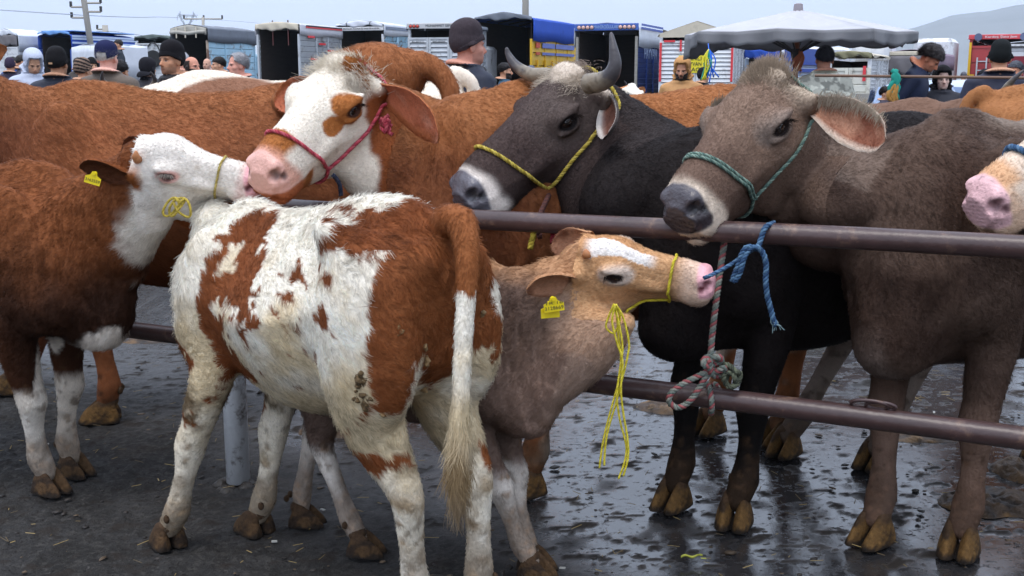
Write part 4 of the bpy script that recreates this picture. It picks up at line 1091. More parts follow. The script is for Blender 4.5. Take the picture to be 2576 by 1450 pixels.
def shell(name, root, sel, off, colf, tr, smooth_it=3, mat_=None, closed=True, seed=0):
    """garment or hair: the chosen head surface lifted off by off(V) metres"""
    k = sel(PB_V); F = PB_Q[k[PB_Q].all(1)]
    u = np.zeros(len(PB_V), bool); u[F.ravel()] = True
    if not u.any(): return None
    m = np.cumsum(u) - 1; B = PB_V[u]; N = PB_N[u]; F = m[F]
    V = B + N * off(B)[:, None]
    for _ in range(smooth_it):
        s = np.zeros_like(V); c = np.zeros(len(V))
        for a, b in ((0, 1), (1, 2), (2, 3), (3, 0)):
            for i, j in ((a, b), (b, a)):
                for d in range(3): s[:, d] += np.bincount(F[:, i], V[F[:, j], d], len(V))
                c += np.bincount(F[:, i], minlength=len(V))
        V = V * .4 + .6 * s / np.maximum(c, 1)[:, None]
    col = colf(B)
    # close the rim toward the skin
    E = np.concatenate([F[:, [i, (i + 1) % 4]] for i in range(4)]); key = np.sort(E, 1); uq, inv, cnt = np.unique(key, axis=0, return_inverse=True, return_counts=True)
    bd = E[cnt[inv.ravel()] == 1]; n = len(V)
    V = np.concatenate([V, B - N * .004]); F = np.concatenate([F, np.stack([bd[:, 1], bd[:, 0], bd[:, 0] + n, bd[:, 1] + n], 1)]); col = np.concatenate([col, col * .8])
    me = mesh_from(name, tr(V), F, cols=np.clip(col, 0, 1)); me.materials.append(mat_ or CLOTH_P())
    return link(name, me, None, root)
def person(label, px, py, D, face, jacket, top='hair', topcol=(30, 26, 24), trousers=(40, 42, 50), skin=(196, 148, 118), turn=0.0, nod=0.0, lean=0.0, beard=None, h=None, extra=None, seed=0, stubble=.25, stripe=None, brow=(40, 30, 26), camo=False, feet=0.0):
    """px, py: middle of the head in the picture; face: heading in degrees, 0 toward the camera, 90 to the right"""
    p = at(px, py, D); sc = h or float(np.clip((p[2] - feet) / 1.615, .72, 1.16)); a = math.radians(face) + math.pi
    # face 0 -> looks to -Y
    rz = math.radians(face); fwd = np.array([math.sin(rz), -math.cos(rz)])
    ang = math.atan2(fwd[1], fwd[0]) - math.pi / 2
    hd = bend_body(np.array([[0, 0.0, 1.615]]), math.radians(turn), nod, lean)[0] * sc
    c, s = math.cos(ang), math.sin(ang); off = np.array([hd[0] * c - hd[1] * s, hd[0] * s + hd[1] * c])
    root = empty('person', (p[0] - off[0], p[1] - off[1], feet), ang); tag(root, label, 'person')
    tr = lambda V: bend_body(V, math.radians(turn), nod, lean) * sc
    V = PB_V; n = fbm(V, 9, seed, 3); n2 = fbm(V, 40, seed + 3, 2)
    jc = np.tile(lin(*jacket), (len(V), 1)) * (1 + .15 * n + .08 * n2)[:, None]
    if camo: jc = mixc(jc, lin(*[v * .72 for v in jacket]), sstep(.05, .15, fbm(V, 12, seed + 7, 3))); jc = mixc(jc, lin(*[min(255, v * 1.18) for v in jacket]), sstep(.1, .2, fbm(V, 15, seed + 9, 3)))
    col = jc; col = mixc(col, lin(*trousers), sstep(.90, .88, V[:, 2] ) * (np.abs(V[:, 0]) < .19)); col = mixc(col, lin(28, 26, 25), sstep(.11, .09, V[:, 2]))
    r = np.sqrt(V[:, 0] ** 2 + (V[:, 1] + .022) ** 2)
    hz = (V[:, 2] > 1.50) | ((V[:, 2] > 1.44) & (r < .070))
    sk = np.tile(lin(*skin), (len(V), 1)) * (1 + .06 * n + .05 * n2)[:, None]
    sk = mixc(sk, lin(skin[0], skin[1] * .78, skin[2] * .74), np.exp(-(((V - np.array([0, .105, 1.575])) / np.array([.02, .02, .014])) ** 2).sum(1)) * .6)
    for q in (-1, 1):
        sk = mixc(sk, lin(170, 160, 152), np.exp(-(((V - np.array([q * .031, .09, 1.610])) / np.array([.014, .03, .0065])) ** 2).sum(1) ** 2) * .7)
        sk = mixc(sk, lin(24, 18, 16), np.exp(-(((V - np.array([q * .031, .09, 1.611])) / np.array([.0075, .03, .007])) ** 2).sum(1) ** 2))
        sk = mixc(sk, lin(40, 30, 26), np.exp(-(((V - np.array([q * .031, .09, 1.618])) / np.array([.018, .03, .0032])) ** 2).sum(1) ** 2) * .8)
        sk = mixc(sk, lin(*brow), np.exp(-(((V - np.array([q * .033, .085, 1.6315])) / np.array([.022, .035, .006])) ** 2).sum(1) ** 2) * .9)
    sk = mixc(sk, lin(skin[0] * .78, skin[1] * .56, skin[2] * .52), np.exp(-(((V - np.array([0, .095, 1.540])) / np.array([.026, .03, .009])) ** 2).sum(1) ** 2) * .75)
    sk = mixc(sk, lin(70, 58, 52), sstep(1.572, 1.548, V[:, 2] + .01 * n2) * sstep(1.49, 1.51, V[:, 2]) * (V[:, 1] > .0) * stubble)
    col = np.where(hz[:, None], sk, col)
    me = mesh_from('person_body', tr(V), PB_Q, cols=np.clip(col, 0, 1)); me.materials.append(SKIN_M()); link('body', me, None, root)
    tc = lin(*topcol); g = np.random.default_rng(seed)
    line = lambda V: 1.655 + .012 * np.cos(V[:, 0] * 20) - .55 * np.clip(.045 - V[:, 1], 0, .16) - .0 * V[:, 0]     # hair line: low at the nape
    if top in ('hair', 'grey_hair', 'balding', 'messy', 'cap'):
        th = {'hair': .014, 'grey_hair': .020, 'balding': .012, 'messy': .030, 'cap': .012}[top]
        sel = (lambda V: (V[:, 2] > line(V)) & (V[:, 2] > 1.53) & ((np.abs(V[:, 0]) < .082))) if top != 'balding' else (lambda V: (V[:, 2] > 1.56) & (V[:, 2] < 1.69) & (V[:, 1] < .02) & (np.abs(V[:, 0]) + np.clip(-V[:, 1], 0, 1) * .75 > .058))
        if top == 'grey_hair': sel = lambda V: (V[:, 2] > line(V) + .0) & (V[:, 1] < .055) & (V[:, 2] > 1.53)
        o_ = lambda V: th * (.75 + .5 * fbm(V, 45, seed + 1, 3) + .25 * sstep(1.62, 1.72, V[:, 2]))
        shell('hair', root, sel, o_, lambda V: np.tile(tc, (len(V), 1)) * (1 + .35 * fbm(V * np.array([1, 1, .5]), 80, seed + 2, 2))[:, None], tr, 1, mat('hair_cap', attr=True, rough=.55, spec=.3, bump=.9, bscale=90))
        if D < 25:
            k = sel(PB_V); F = PB_Q[k[PB_Q].all(1)]
            if len(F):
                T, bw, r_ = sample_surface(PB_V, F, np.full(len(PB_V), 60000.0), seed + 5); P = np.einsum('ij,ijk->ik', bw, PB_V[T]); N_ = nrm(np.einsum('ij,ijk->ik', bw, PB_N[T]))
                P = P + N_ * th * .6; d = nrm(np.array([0, -.5, -.6]) + N_ * .4 + r_.normal(0, .45, P.shape)); P2 = tr(P); d2 = tr(P + d * .01) - P2
                make_fur('hair_strands', P2, N_, nrm(d2), th * r_.uniform(.8, 1.9, len(P)), np.tile(tc, (len(P), 1)) * r_.uniform(.6, 1.5, (len(P), 1)), root, .0009, .3, .5, 3)
    if top == 'cap':
        sel = lambda V: (V[:, 2] > 1.648 - .28 * np.clip(.05 - V[:, 1], 0, .2)) & ~((V[:, 1] < -.075) & (np.abs(V[:, 0]) < .034) & (V[:, 2] < 1.655))
        shell('cap', root, sel, lambda V: .018 + .016 * sstep(1.66, 1.72, V[:, 2]), lambda V: np.tile(lin(*extra), (len(V), 1)), tr, 2)
        vz = [[(x, .075 + .075 * (1 - (x / .075) ** 2) * k + .01, 1.668 - .022 * k - 1.2 * x * x) for x in np.linspace(-.072, .072, 11)] for k in (0, .5, 1)]
        G = np.array(vz); m_ = MB(); m_.quadsheet(tr(G.reshape(-1, 3)).reshape(G.shape)); o = m_.build('visor', mat('cap_cloth_' + str(seed), tuple(lin(*extra)), .9), root, smooth=True); o.modifiers.new('t', 'SOLIDIFY').thickness = .006
    if top in ('beanie', 'tall_beanie', 'striped'):
        sel = lambda V: V[:, 2] > 1.646 - .52 * np.clip(.06 - V[:, 1], 0, .15)
        hi = .030 if top != 'tall_beanie' else .045
        def cf(V):
            c = np.tile(tc, (len(V), 1)) * (1 + .10 * np.sin(np.arctan2(V[:, 0], V[:, 1]) * 60))[:, None] * (1 + .12 * fbm(V, 60, seed, 2))[:, None]
            if top == 'striped': c = np.where((np.sin((V[:, 2] + .3 * V[:, 1]) * 190) > 0)[:, None], lin(*stripe), c)
            return c
        shell('beanie', root, sel, lambda V: .012 + hi * sstep(1.67, 1.745, V[:, 2]) + .012 * sstep(-.05, -.10, V[:, 1]), cf, tr, 4)
        sel2 = lambda V: (V[:, 2] > 1.646 - .52 * np.clip(.06 - V[:, 1], 0, .15)) & (V[:, 2] < 1.686 - .52 * np.clip(.06 - V[:, 1], 0, .15))
        shell('beanie_cuff', root, sel2, lambda V: .021 + 0 * V[:, 2], lambda V: cf(V) * .9, tr, 1)
        if extra == 'label':
            P = tr(np.array([(-.02 + .0, -.138, 1.605), (.018, -.138, 1.605), (.018, -.138, 1.622), (-.02, -.138, 1.622)])); MB().add(P, [(3, 2, 1, 0)]).build('woven_label', mat('tan_label', tuple(lin(176, 138, 104)), .8), root)
    if top == 'hood':
        sel = lambda V: ((V[:, 2] > 1.47) & ((V[:, 1] < .045 + .10 * (V[:, 2] - 1.6)) | (V[:, 2] > 1.695)) & ((V[:, 2] > 1.5) | (np.sqrt(V[:, 0] ** 2 + (V[:, 1] + .02) ** 2) < .12)))
        shell('hood', root, sel, lambda V: .030 + .022 * sstep(1.64, 1.74, V[:, 2]) + .018 * sstep(.0, -.1, V[:, 1]) + .006 * fbm(V, 14, seed, 2), lambda V: np.tile(tc, (len(V), 1)) * (1 + .12 * fbm(V, 25, seed + 1, 3))[:, None], tr, 7)
    if beard:
        sel = lambda V: (V[:, 2] < 1.578 + .35 * np.clip(np.abs(V[:, 0]) - .035, 0, 1)) & (V[:, 2] > 1.488) & (V[:, 1] > .005) & ~((np.abs(V[:, 0]) < .022) & (np.abs(V[:, 2] - 1.541) < .011)) & ~((np.abs(V[:, 0]) < .03) & (V[:, 2] > 1.562))
        shell('beard', root, sel, lambda V: beard[3] * (1 + .3 * fbm(V, 70, seed, 2)), lambda V: np.tile(lin(*beard[:3]), (len(V), 1)) * (1 + .3 * fbm(V, 90, seed + 2, 2))[:, None], tr, 1, MATS.get('hair_cap') or mat('hair_cap', attr=True, rough=.55, spec=.3, bump=.9, bscale=90))
    if extra == 'glasses':
        m_ = MB()
        for q in (-1, 1):
            a = np.linspace(0, 2 * math.pi, 15); m_.tube(tr(np.array([(q * .032 + .019 * math.cos(t), .103, 1.608 + .013 * math.sin(t)) for t in a])), .0016, 5, caps=False); m_.tube(tr(np.array([(q * .05, .10, 1.612), (q * .078, .05, 1.615), (q * .08, -.01, 1.612)])), .0016, 5)
        m_.build('spectacles', IRON, root)
    if extra == 'zip': MB().tube(tr(np.array([(.0, .075, 1.46), (0, .105, 1.40), (0, .128, 1.30)])), .005, 6).build('zip', mat('blue_zip', tuple(lin(60, 110, 190)), .5), root)
    if extra == 'shirt': MB().tube(tr(np.array([(-.05, -.06, 1.49), (-.02, -.09, 1.492), (.03, -.085, 1.492), (.06, -.05, 1.49)])), .012, 6).build('shirt_collar', mat('white_shirt', (.7, .7, .72), .8), root, smooth=True)
    if extra == 'vest': MB().tube(tr(np.array([(.17 * math.cos(t), .135 * math.sin(t), 1.24) for t in np.linspace(0, 2 * math.pi, 25)])), .03, 6).build('reflective_band', mat('lime_band', tuple(lin(160, 230, 60)), .5), root)
    if extra == 'pack':
        o = link('rucksack', mesh_from('rucksack', *[(tr(v), f) for v, f in [Solid().add(Ell((0, -.20, 1.22), (.15, .09, .22)), .02).add(Ell((0, -.27, 1.13), (.11, .05, .10)), .03).mesh(.02)]][0]), mat('navy_nylon', tuple(lin(34, 36, 74)), .6), root)
    return root
NAVY, BLACK = (36, 40, 58), (30, 29, 31)
person('man with short dark hair at far left, behind the white hood', 54, 137, 25, 120, (50, 52, 70), topcol=(34, 30, 28), seed=1)
person('dark-haired man in blue at the left edge', 33, 148, 27, 60, (40, 70, 130), topcol=(28, 25, 24), seed=2)
person('person in dark purple beanie low at the left edge', 26, 166, 24, 180, (52, 46, 66), 'beanie', (58, 48, 66), seed=3)
person('person in pale grey hooded top, head bowed', 84, 156, 14.5, 35, (178, 184, 200), 'hood', (186, 192, 208), nod=.45, seed=4)
person('person in black beanie with small tan label, seen from behind', 145, 160, 11, 175, (44, 46, 58), 'beanie', (26, 25, 27), extra='label', seed=5, skin=(170, 126, 98))
person('person in brown and black striped beanie', 211, 178, 14, 150, (56, 52, 54), 'striped', (36, 31, 30), stripe=(128, 106, 92), seed=6)
person('small dark-haired man behind the striped beanie', 198, 160, 28, 150, (70, 62, 56), topcol=(46, 38, 34), seed=7)
person('bearded man in black beanie left of the navy cap', 232, 166, 23, 40, (62, 54, 48), 'beanie', (28, 27, 28), beard=(60, 48, 40, .006), seed=8)
person('person in blue padded jacket behind the man with navy cap', 300, 152, 12.4, 165, (66, 82, 140), topcol=(40, 36, 36), seed=9, lean=.12, h=.98)
person('white-haired man in navy cap and brown-grey jacket, seen from behind', 270, 146, 10.6, 172, (96, 84, 74), 'cap', (212, 206, 200), extra=(34, 38, 72), seed=10, skin=(222, 168, 150), stubble=0)
person('young man in black jacket standing on the flat trailer', 297, 113, 33, -70, (38, 44, 52), topcol=(34, 28, 26), trousers=(56, 78, 140), seed=11, feet=.62)
person('young man in dark beanie beside the black jacket on the flat trailer', 281, 119, 34, 40, (46, 46, 66), 'beanie', (44, 34, 44), trousers=(56, 70, 120), seed=12, feet=.62)
tr_ = empty('flat_trailer', at(290, HZ, 33.5) * np.array([1, 1, 0])); tag(tr_, 'low flat trailer bed carrying the two young men', 'trailer')
MB().box((0, 0, .57), (3.6, 2.4, .10)).build('bed', TIMB, tr_)
for x in (-1.1, 1.1):
    for y in (-.95, .95): MB().tube([(x, y - .1, .28), (x, y + .1, .28)], .27, 16).build('wheel', TYRE, tr_)
person('person in black knitted hood between the navy cap and the black beanie', 375, 173, 18, 145, (48, 44, 50), 'hood', (32, 31, 36), seed=13)
person('man in black slouch beanie and black jacket looking left', 430, 148, 10, -38, (36, 34, 36), 'tall_beanie', (27, 25, 28), skin=(190, 136, 104), turn=6, extra='zip', seed=14, stubble=.45, h=1.03)
person('man with white cropped hair just behind the black slouch beanie', 459, 156, 16.5, 160, (60, 56, 60), topcol=(190, 190, 194), seed=15, skin=(206, 150, 128))
person('balding man with spectacles and dark beard facing right', 484, 168, 15.5, 62, (46, 42, 50), 'balding', (70, 58, 54), beard=(62, 52, 48, .008), extra='glasses', seed=16, skin=(204, 142, 118))
person('bald man in navy quilted jacket by the dark lorry opening', 520, 151, 29, -12, (40, 52, 92), 'none', seed=17, skin=(206, 158, 134))
person('young man with cropped dark hair and olive jacket facing left', 549, 164, 20, -68, (104, 108, 84), topcol=(36, 31, 29), seed=18, camo=True, skin=(206, 156, 126))
person('person in navy beanie behind the olive jacket', 548, 139, 30, -20, (60, 66, 84), 'beanie', (38, 40, 66), seed=19)
person('older man with grey swept hair facing left, behind the cream cow', 597, 165, 13, -55, (60, 58, 62), 'grey_hair', (152, 150, 152), skin=(214, 152, 132), seed=20, stubble=0, brow=(120, 110, 104))
person('man in charcoal beanie and navy coat turned away to the right', 1180, 130, 7.9, 122, (34, 38, 52), 'tall_beanie', (62, 54, 58), skin=(196, 138, 118), turn=-8, seed=21, h=1.07)
person('boy with dark hair right of the charcoal beanie', 1211, 186, 20, 40, (70, 60, 62), topcol=(32, 27, 26), seed=22, skin=(212, 164, 138))
person('bearded man with dark hair and teal collar facing right', 1271, 180, 18, 95, (44, 78, 98), topcol=(34, 30, 30), beard=(40, 34, 32, .008), seed=23)
person('person in grey beanie with navy rucksack by the yellow lorry', 1336, 186, 22, 175, (70, 70, 84), 'beanie', (92, 94, 106), extra='pack', seed=24)
person('bearded man in tan hooded coat by the white louvred lorry', 1716, 176, 14.5, -18, (186, 138, 88), 'hood', (188, 140, 90), beard=(30, 26, 25, .014), skin=(188, 136, 108), seed=25, nod=.18)
person('person in black beanie low beside the tan hooded coat', 1770, 192, 20, 120, (40, 40, 46), 'beanie', (30, 30, 34), seed=26)
person('man in pale camouflage jacket with cropped dark hair, seen from behind', 2073, 166, 12.2, 178, (196, 194, 178), topcol=(44, 44, 50), camo=True, seed=27, skin=(180, 128, 104), h=1.06)
person('dark-haired boy low behind the back of the grey-brown cow', 2229, 236, 17, 50, (58, 54, 66), topcol=(40, 34, 34), seed=28)
person('curly-haired man in navy jacket and white collar bending to the right', 2338, 186, 12.8, 62, (30, 38, 62), 'messy', (44, 38, 38), lean=.38, nod=.35, extra='shirt', seed=29, skin=(196, 128, 98), h=1.12)
person('boy in black hood facing the camera beside the bending man', 2371, 200, 13, -8, (38, 38, 46), 'hood', (26, 25, 27), skin=(206, 172, 158), seed=30, nod=.05, stubble=0)
person('worker in dark vest with lime reflective band, in the distance', 2424, 193, 32, 150, (56, 60, 76), topcol=(90, 90, 98), extra='vest', seed=31)
person('stooping person in dark grey coat left of the black beanie at right', 2478, 196, 14, 140, (70, 68, 80), topcol=(36, 36, 42), lean=.3, seed=32)
person('broad man in black beanie and navy coat, back turned, at right', 2514, 168, 10.5, 165, (38, 40, 58), 'beanie', (24, 27, 28), seed=33, h=1.05)
person('man with cropped grey hair glancing left at the right edge', 2553, 181, 14, -50, (44, 44, 54), topcol=(70, 72, 80), skin=(186, 126, 98), seed=34)
# ------------------------------------------------------------------ cattle
HEAD_ST = [(-.06, -.02, -.20, .05, .075, .05), (-.02, .018, -.225, .062, .088, .06), (.03, .03, -.245, .078, .10, .06),
           (.09, .032, -.255, .088, .106, .064), (.15, .026, -.25, .088, .105, .06), (.21, .02, -.228, .076, .092, .05),
           (.28, .015, -.202, .058, .076, .044), (.35, .012, -.185, .048, .066, .042), (.41, .008, -.183, .046, .064, .05),
           (.46, -.002, -.188, .05, .07, .052), (.50, -.016, -.175, .046, .068, .045), (.527, -.045, -.14, .03, .048, .03)]
HEAD_AD = [(-.07, -.02, -.24, .06, .09, .06), (-.03, .022, -.275, .082, .108, .072), (.03, .038, -.305, .10, .124, .078), (.09, .042, -.315, .108, .130, .078),
           (.15, .038, -.306, .108, .126, .072), (.21, .03, -.286, .094, .112, .064), (.28, .022, -.26, .078, .096, .058), (.35, .016, -.236, .068, .086, .055),
           (.41, .012, -.216, .064, .082, .06), (.46, .004, -.204, .062, .082, .060), (.505, -.012, -.184, .054, .078, .050), (.54, -.045, -.148, .036, .058, .036)]
TORSO = [(-.88, 1.20, 1.06, .05, .07, .05), (-.82, 1.30, .86, .09, .16, .12), (-.66, 1.365, .72, .14, .24, .17), (-.45, 1.385, .65, .17, .275, .20),
         (-.2, 1.36, .565, .17, .315, .22), (0., 1.345, .54, .17, .33, .23), (.2, 1.36, .55, .15, .31, .20), (.4, 1.40, .58, .11, .27, .17),
         (.55, 1.385, .60, .10, .24, .15), (.70, 1.30, .62, .10, .20, .12), (.82, 1.17, .69, .07, .13, .08), (.89, 1.05, .80, .03, .05, .03)]
FLEG = [(.50, 1.02, .075, .13, .13), (.47, .84, .08, .115, .115), (.44, .70, .072, .085, .092), (.45, .58, .058, .06, .065), (.46, .48, .048, .048, .052),
        (.47, .42, .052, .053, .05), (.466, .365, .043, .042, .045), (.46, .30, .035, .031, .036), (.46, .22, .034, .029, .036), (.46, .155, .044, .039, .043),
        (.476, .105, .040, .036, .038), (.492, .062, .036, .030, .032)]
HLEG = [(-.60, 1.05, .10, .21, .18), (-.57, .88, .105, .20, .17), (-.56, .74, .088, .15, .145), (-.605, .625, .062, .088, .105), (-.67, .54, .046, .055, .078),
        (-.712, .485, .043, .05, .056), (-.712, .42, .038, .042, .045), (-.70, .335, .035, .033, .038), (-.69, .24, .035, .031, .037), (-.68, .16, .044, .039, .044),
        (-.664, .105, .040, .036, .038), (-.648, .062, .036, .030, .032)]

def in_poly(x, y, poly):
    poly = np.asarray(poly, float); inside = np.zeros(len(x), bool); j = len(poly) - 1
    for i in range(len(poly)):
        xi, yi = poly[i]; xj, yj = poly[j]
        c = ((yi > y) != (yj > y)) & (x < (xj - xi) * (y - yi) / (yj - yi + 1e-12) + xi)
        inside ^= c; j = i
    return inside
def head_field(R, t, s, dome=0.0, adult=True):
    """solid of a head placed by rotation R, position t and size s"""
    S = Solid()
    X = lambda p: np.asarray(p, float) * s @ R.T + t
    st = np.array(HEAD_AD if adult else HEAD_ST, float)
    st[:, 1] += dome * np.exp(-((st[:, 0] - .13) / .11) ** 2)
    S.add(Loft(st, 2.5, 2.2, t, R, s), .02)
    ky, dm, dx = (1.19, -.022, .012) if adult else (1.0, 0.0, 0.0)
    E = lambda c, r, Rr=None: Ell(X((c[0], c[1] * ky, c[2])), np.asarray(r) * s, R if Rr is None else R @ Rr)
    def rz(a): c, n = math.cos(a), math.sin(a); return np.array([[c, -n, 0], [n, c, 0], [0, 0, 1]])
    def ry(a): c, n = math.cos(a), math.sin(a); return np.array([[c, 0, n], [0, 1, 0], [-n, 0, c]])
    S.add(E((-.005, 0, .018 - dm * .5), (.05, .062 * ky, .03)), .03 * s)                   # poll
    for q in (-1, 1):
        S.add(E((.085, q * .072, -.165 + 2 * dm), (.085, .036, .085)), .04 * s)            # cheek muscle
        S.add(E((.15, q * .090, -.032), (.055, .032, .042), rz(-q * .22)), .03 * s)        # orbit
        S.add(E((.140, q * .1125, -.014), (.042, .015, .013), rz(-q * .25) @ ry(.15)), .016 * s)      # brow and upper lid
        S.add(E((.165, q * .108, -.064), (.036, .013, .011), rz(-q * .25)), .014 * s)      # lower lid
        S.add(E((.26, q * .066, -.085 + dm), (.08, .018, .02), ry(.15)), .03 * s)          # face ridge
        S.add(E((.486 + dx, q * .040, -.052), (.030, .022, .030)), .02 * s)                # nostril wing
        S.add(E((.455 + dx, q * .045, -.125 + dm * .8), (.06, .026, .034)), .025 * s)      # upper lip
        S.add(Sweep([X((-.005, q * .075 * ky, -.05)), X((.005, q * .118 * ky, -.062))], [.038 * s, .030 * s], [.042 * s, .034 * s], lat=R[:, 0], m=2), .03 * s)   # root of the ear
    S.add(E((.462 + dx, 0, -.162 + dm), (.05, .044, .026)), .016 * s)                      # lower lip
    for q in (-1, 1):
        S.sub(E((.158, q * .122, -.040), (.034, .016, .0145), rz(-q * .25) @ ry(.2)), .007 * s)      # eye opening
        S.sub(E((.512 + dx, q * .047, -.060), (.028, .016, .016), rz(-q * .7) @ ry(.5)), .008 * s)   # nostril
        S.sub(E((.490 + dx, q * .066, -.075), (.024, .012, .009), rz(-q * .3) @ ry(.4)), .008 * s)
        S.sub(Sweep([X((p[0] + dx, p[1] * ky, p[2] + dm)) for p in ((.545, 0, -.142), (.52, q * .045, -.147), (.475, q * .076, -.153), (.425, q * .074, -.162), (.395, q * .068, -.170))],
                    [.006 * s] * 5, [.006 * s] * 5, lat=R[:, 2], m=12), .012 * s)          # line of the mouth
    return S
def eval_solid(S, P):
    F = np.full(len(P), 0.5)
    for sg, pr, k in S.ops:
        d = pr(np.asarray(P, np.float64))
        F = smin(F, d, k) if sg > 0 else -smin(-F, d, k)
    return F
def snap(S, P, off, it=5):
    """lay points on the surface of S, off metres proud of it"""
    P = np.array(P, float)
    for _ in range(it):
        d = eval_solid(S, P) - off; e = 2e-3
        g = np.stack([eval_solid(S, P + np.eye(3)[i] * e) - eval_solid(S, P - np.eye(3)[i] * e) for i in range(3)], 1)
        P = P - nrm(g) * d[:, None]
    return P
def ear_geo(base, tip, face, width, n=14, m=11, thick=.006, droop=0.0, cup=1.25):
    base, tip = np.asarray(base, float), np.asarray(tip, float)
    L = np.linalg.norm(tip - base); d = (tip - base) / L
    f = nrm(np.asarray(face, float) - d * np.dot(face, d)); sd = np.cross(d, f)
    u = np.linspace(0, 1, n)[:, None]; v = np.linspace(-1, 1, m)[None]
    prof = np.interp(u, [0, .12, .3, .5, .7, .85, .95, 1], [.40, .52, .80, 1.0, .96, .78, .50, .12])
    hw = width / 2 * prof
    phi = cup * (1 - .55 * u) * v
    a = hw * np.sin(phi) / np.maximum(np.sin(cup * (1 - .55 * u)), .25)
    b = hw * (1 - np.cos(phi)) * 1.0 - hw * .35
    P = base + (d * (L * u[..., None]) + sd * a[..., None] + f * b[..., None]) - np.array([0, 0, 1]) * (droop * (u ** 2))[..., None]
    # inner and outer skin
    du = np.gradient(P, axis=0); dv = np.gradient(P, axis=1); nn = nrm(np.cross(du, dv))
    if np.mean(nn @ f) < 0: nn = -nn
    edge = np.minimum(1, np.minimum((1 - np.abs(v)) * 4 + .15, (1 - u) * 5 + .15))
    outer = P - nn * (thick * edge)[..., None]
    V = np.concatenate([P.reshape(-1, 3), outer.reshape(-1, 3)])
    q = np.array([(i * m + j, i * m + j + 1, (i + 1) * m + j + 1, (i + 1) * m + j) for i in range(n - 1) for j in range(m - 1)])
    k = n * m
    F = [q, q[:, ::-1] + k]
    rim = [(i * m, (i + 1) * m, (i + 1) * m + k, i * m + k) for i in range(n - 1)] + [(i * m + m - 1, i * m + m - 1 + k, (i + 1) * m + m - 1 + k, (i + 1) * m + m - 1) for i in range(n - 1)]
    rim += [((n - 1) * m + j, (n - 1) * m + j + k, (n - 1) * m + j + 1 + k, (n - 1) * m + j + 1) for j in range(m - 1)]
    F.append(np.array(rim))
    F = np.concatenate(F)
    inner = np.concatenate([np.ones(k), np.zeros(k)])
    uu = np.tile(np.repeat(u.ravel(), m), 2); vv = np.tile(np.tile(v.ravel(), n), 2)
    # wind so that normals face away from the sheet
    fn = np.cross(V[F[0, 1]] - V[F[0, 0]], V[F[0, 3]] - V[F[0, 0]])
    if fn @ nn.reshape(-1, 3)[0] < 0: F = F[:, ::-1]
    return V, F, inner, uu, vv, d
def hoof_mesh(dark):
    """one cloven hoof, toes toward +x, sole at z = 0"""
    S = Solid()
    for q in (-1, 1):
        a = -q * .04; R = np.array([[math.cos(a), -math.sin(a), 0], [math.sin(a), math.cos(a), 0], [0, 0, 1]])
        S.add(Loft([(-.056, .034, -.05, .010, .018, .020), (-.040, .066, -.05, .015, .024, .027), (-.012, .086, -.05, .017, .027, .031), (.020, .080, -.05, .015, .027, .032),
                    (.048, .058, -.05, .012, .025, .031), (.072, .036, -.05, .010, .023, .029), (.088, .016, -.05, .006, .014, .019)], 2.2, 4.5, (0, q * .0280, 0), R), .002)
        S.add(Ell((-.064, q * .024, .118), (.012, .010, .016)), .006)
    S.add(Ell((-.022, 0, .078), (.034, .040, .026)), .010)
    V, Q = S.mesh(.0042, lo=(-1, -1, -.002), smooth=1)
    V[:, 2] = np.maximum(V[:, 2], .001)
    z = V[:, 2]; n = fbm(V, 55, 3, 3); st = noise3(V * np.array([1, 1, .25]), 190, 6)
    horn, grime = (lin(78, 58, 38), lin(44, 34, 27)) if dark else (lin(104, 77, 43), lin(44, 34, 27))
    c = np.tile(horn, (len(V), 1)) * (1 + .35 * n + .18 * st)[:, None]
    c = mixc(c, grime, sstep(-.15, .35, fbm(V, 34, 8, 4)) * .9)
    c = mixc(c, lin(30, 26, 23), sstep(.020, .002, z + .014 * n) * .85)
    c = mixc(c, lin(24, 20, 18), sstep(.008, .003, np.abs(V[:, 1])) * .8)
    c = mixc(c, lin(72, 54, 38), sstep(.056, .076, z + .020 * n))
    me = mesh_from('hoof', V, Q, cols=np.clip(c, 0, 1)); me.materials.append(mat('horn_and_mud', attr=True, rough=.85, spec=.2, noise=.4, nscale=55, bump=.7, bscale=90))
    return me
HOOF_ME = {}
def skin_mat():
    return mat('hide', attr=True, rough=.8, spec=.15, noise=.10, nscale=90, bump=.35, bscale=110, gloss_attr=True)

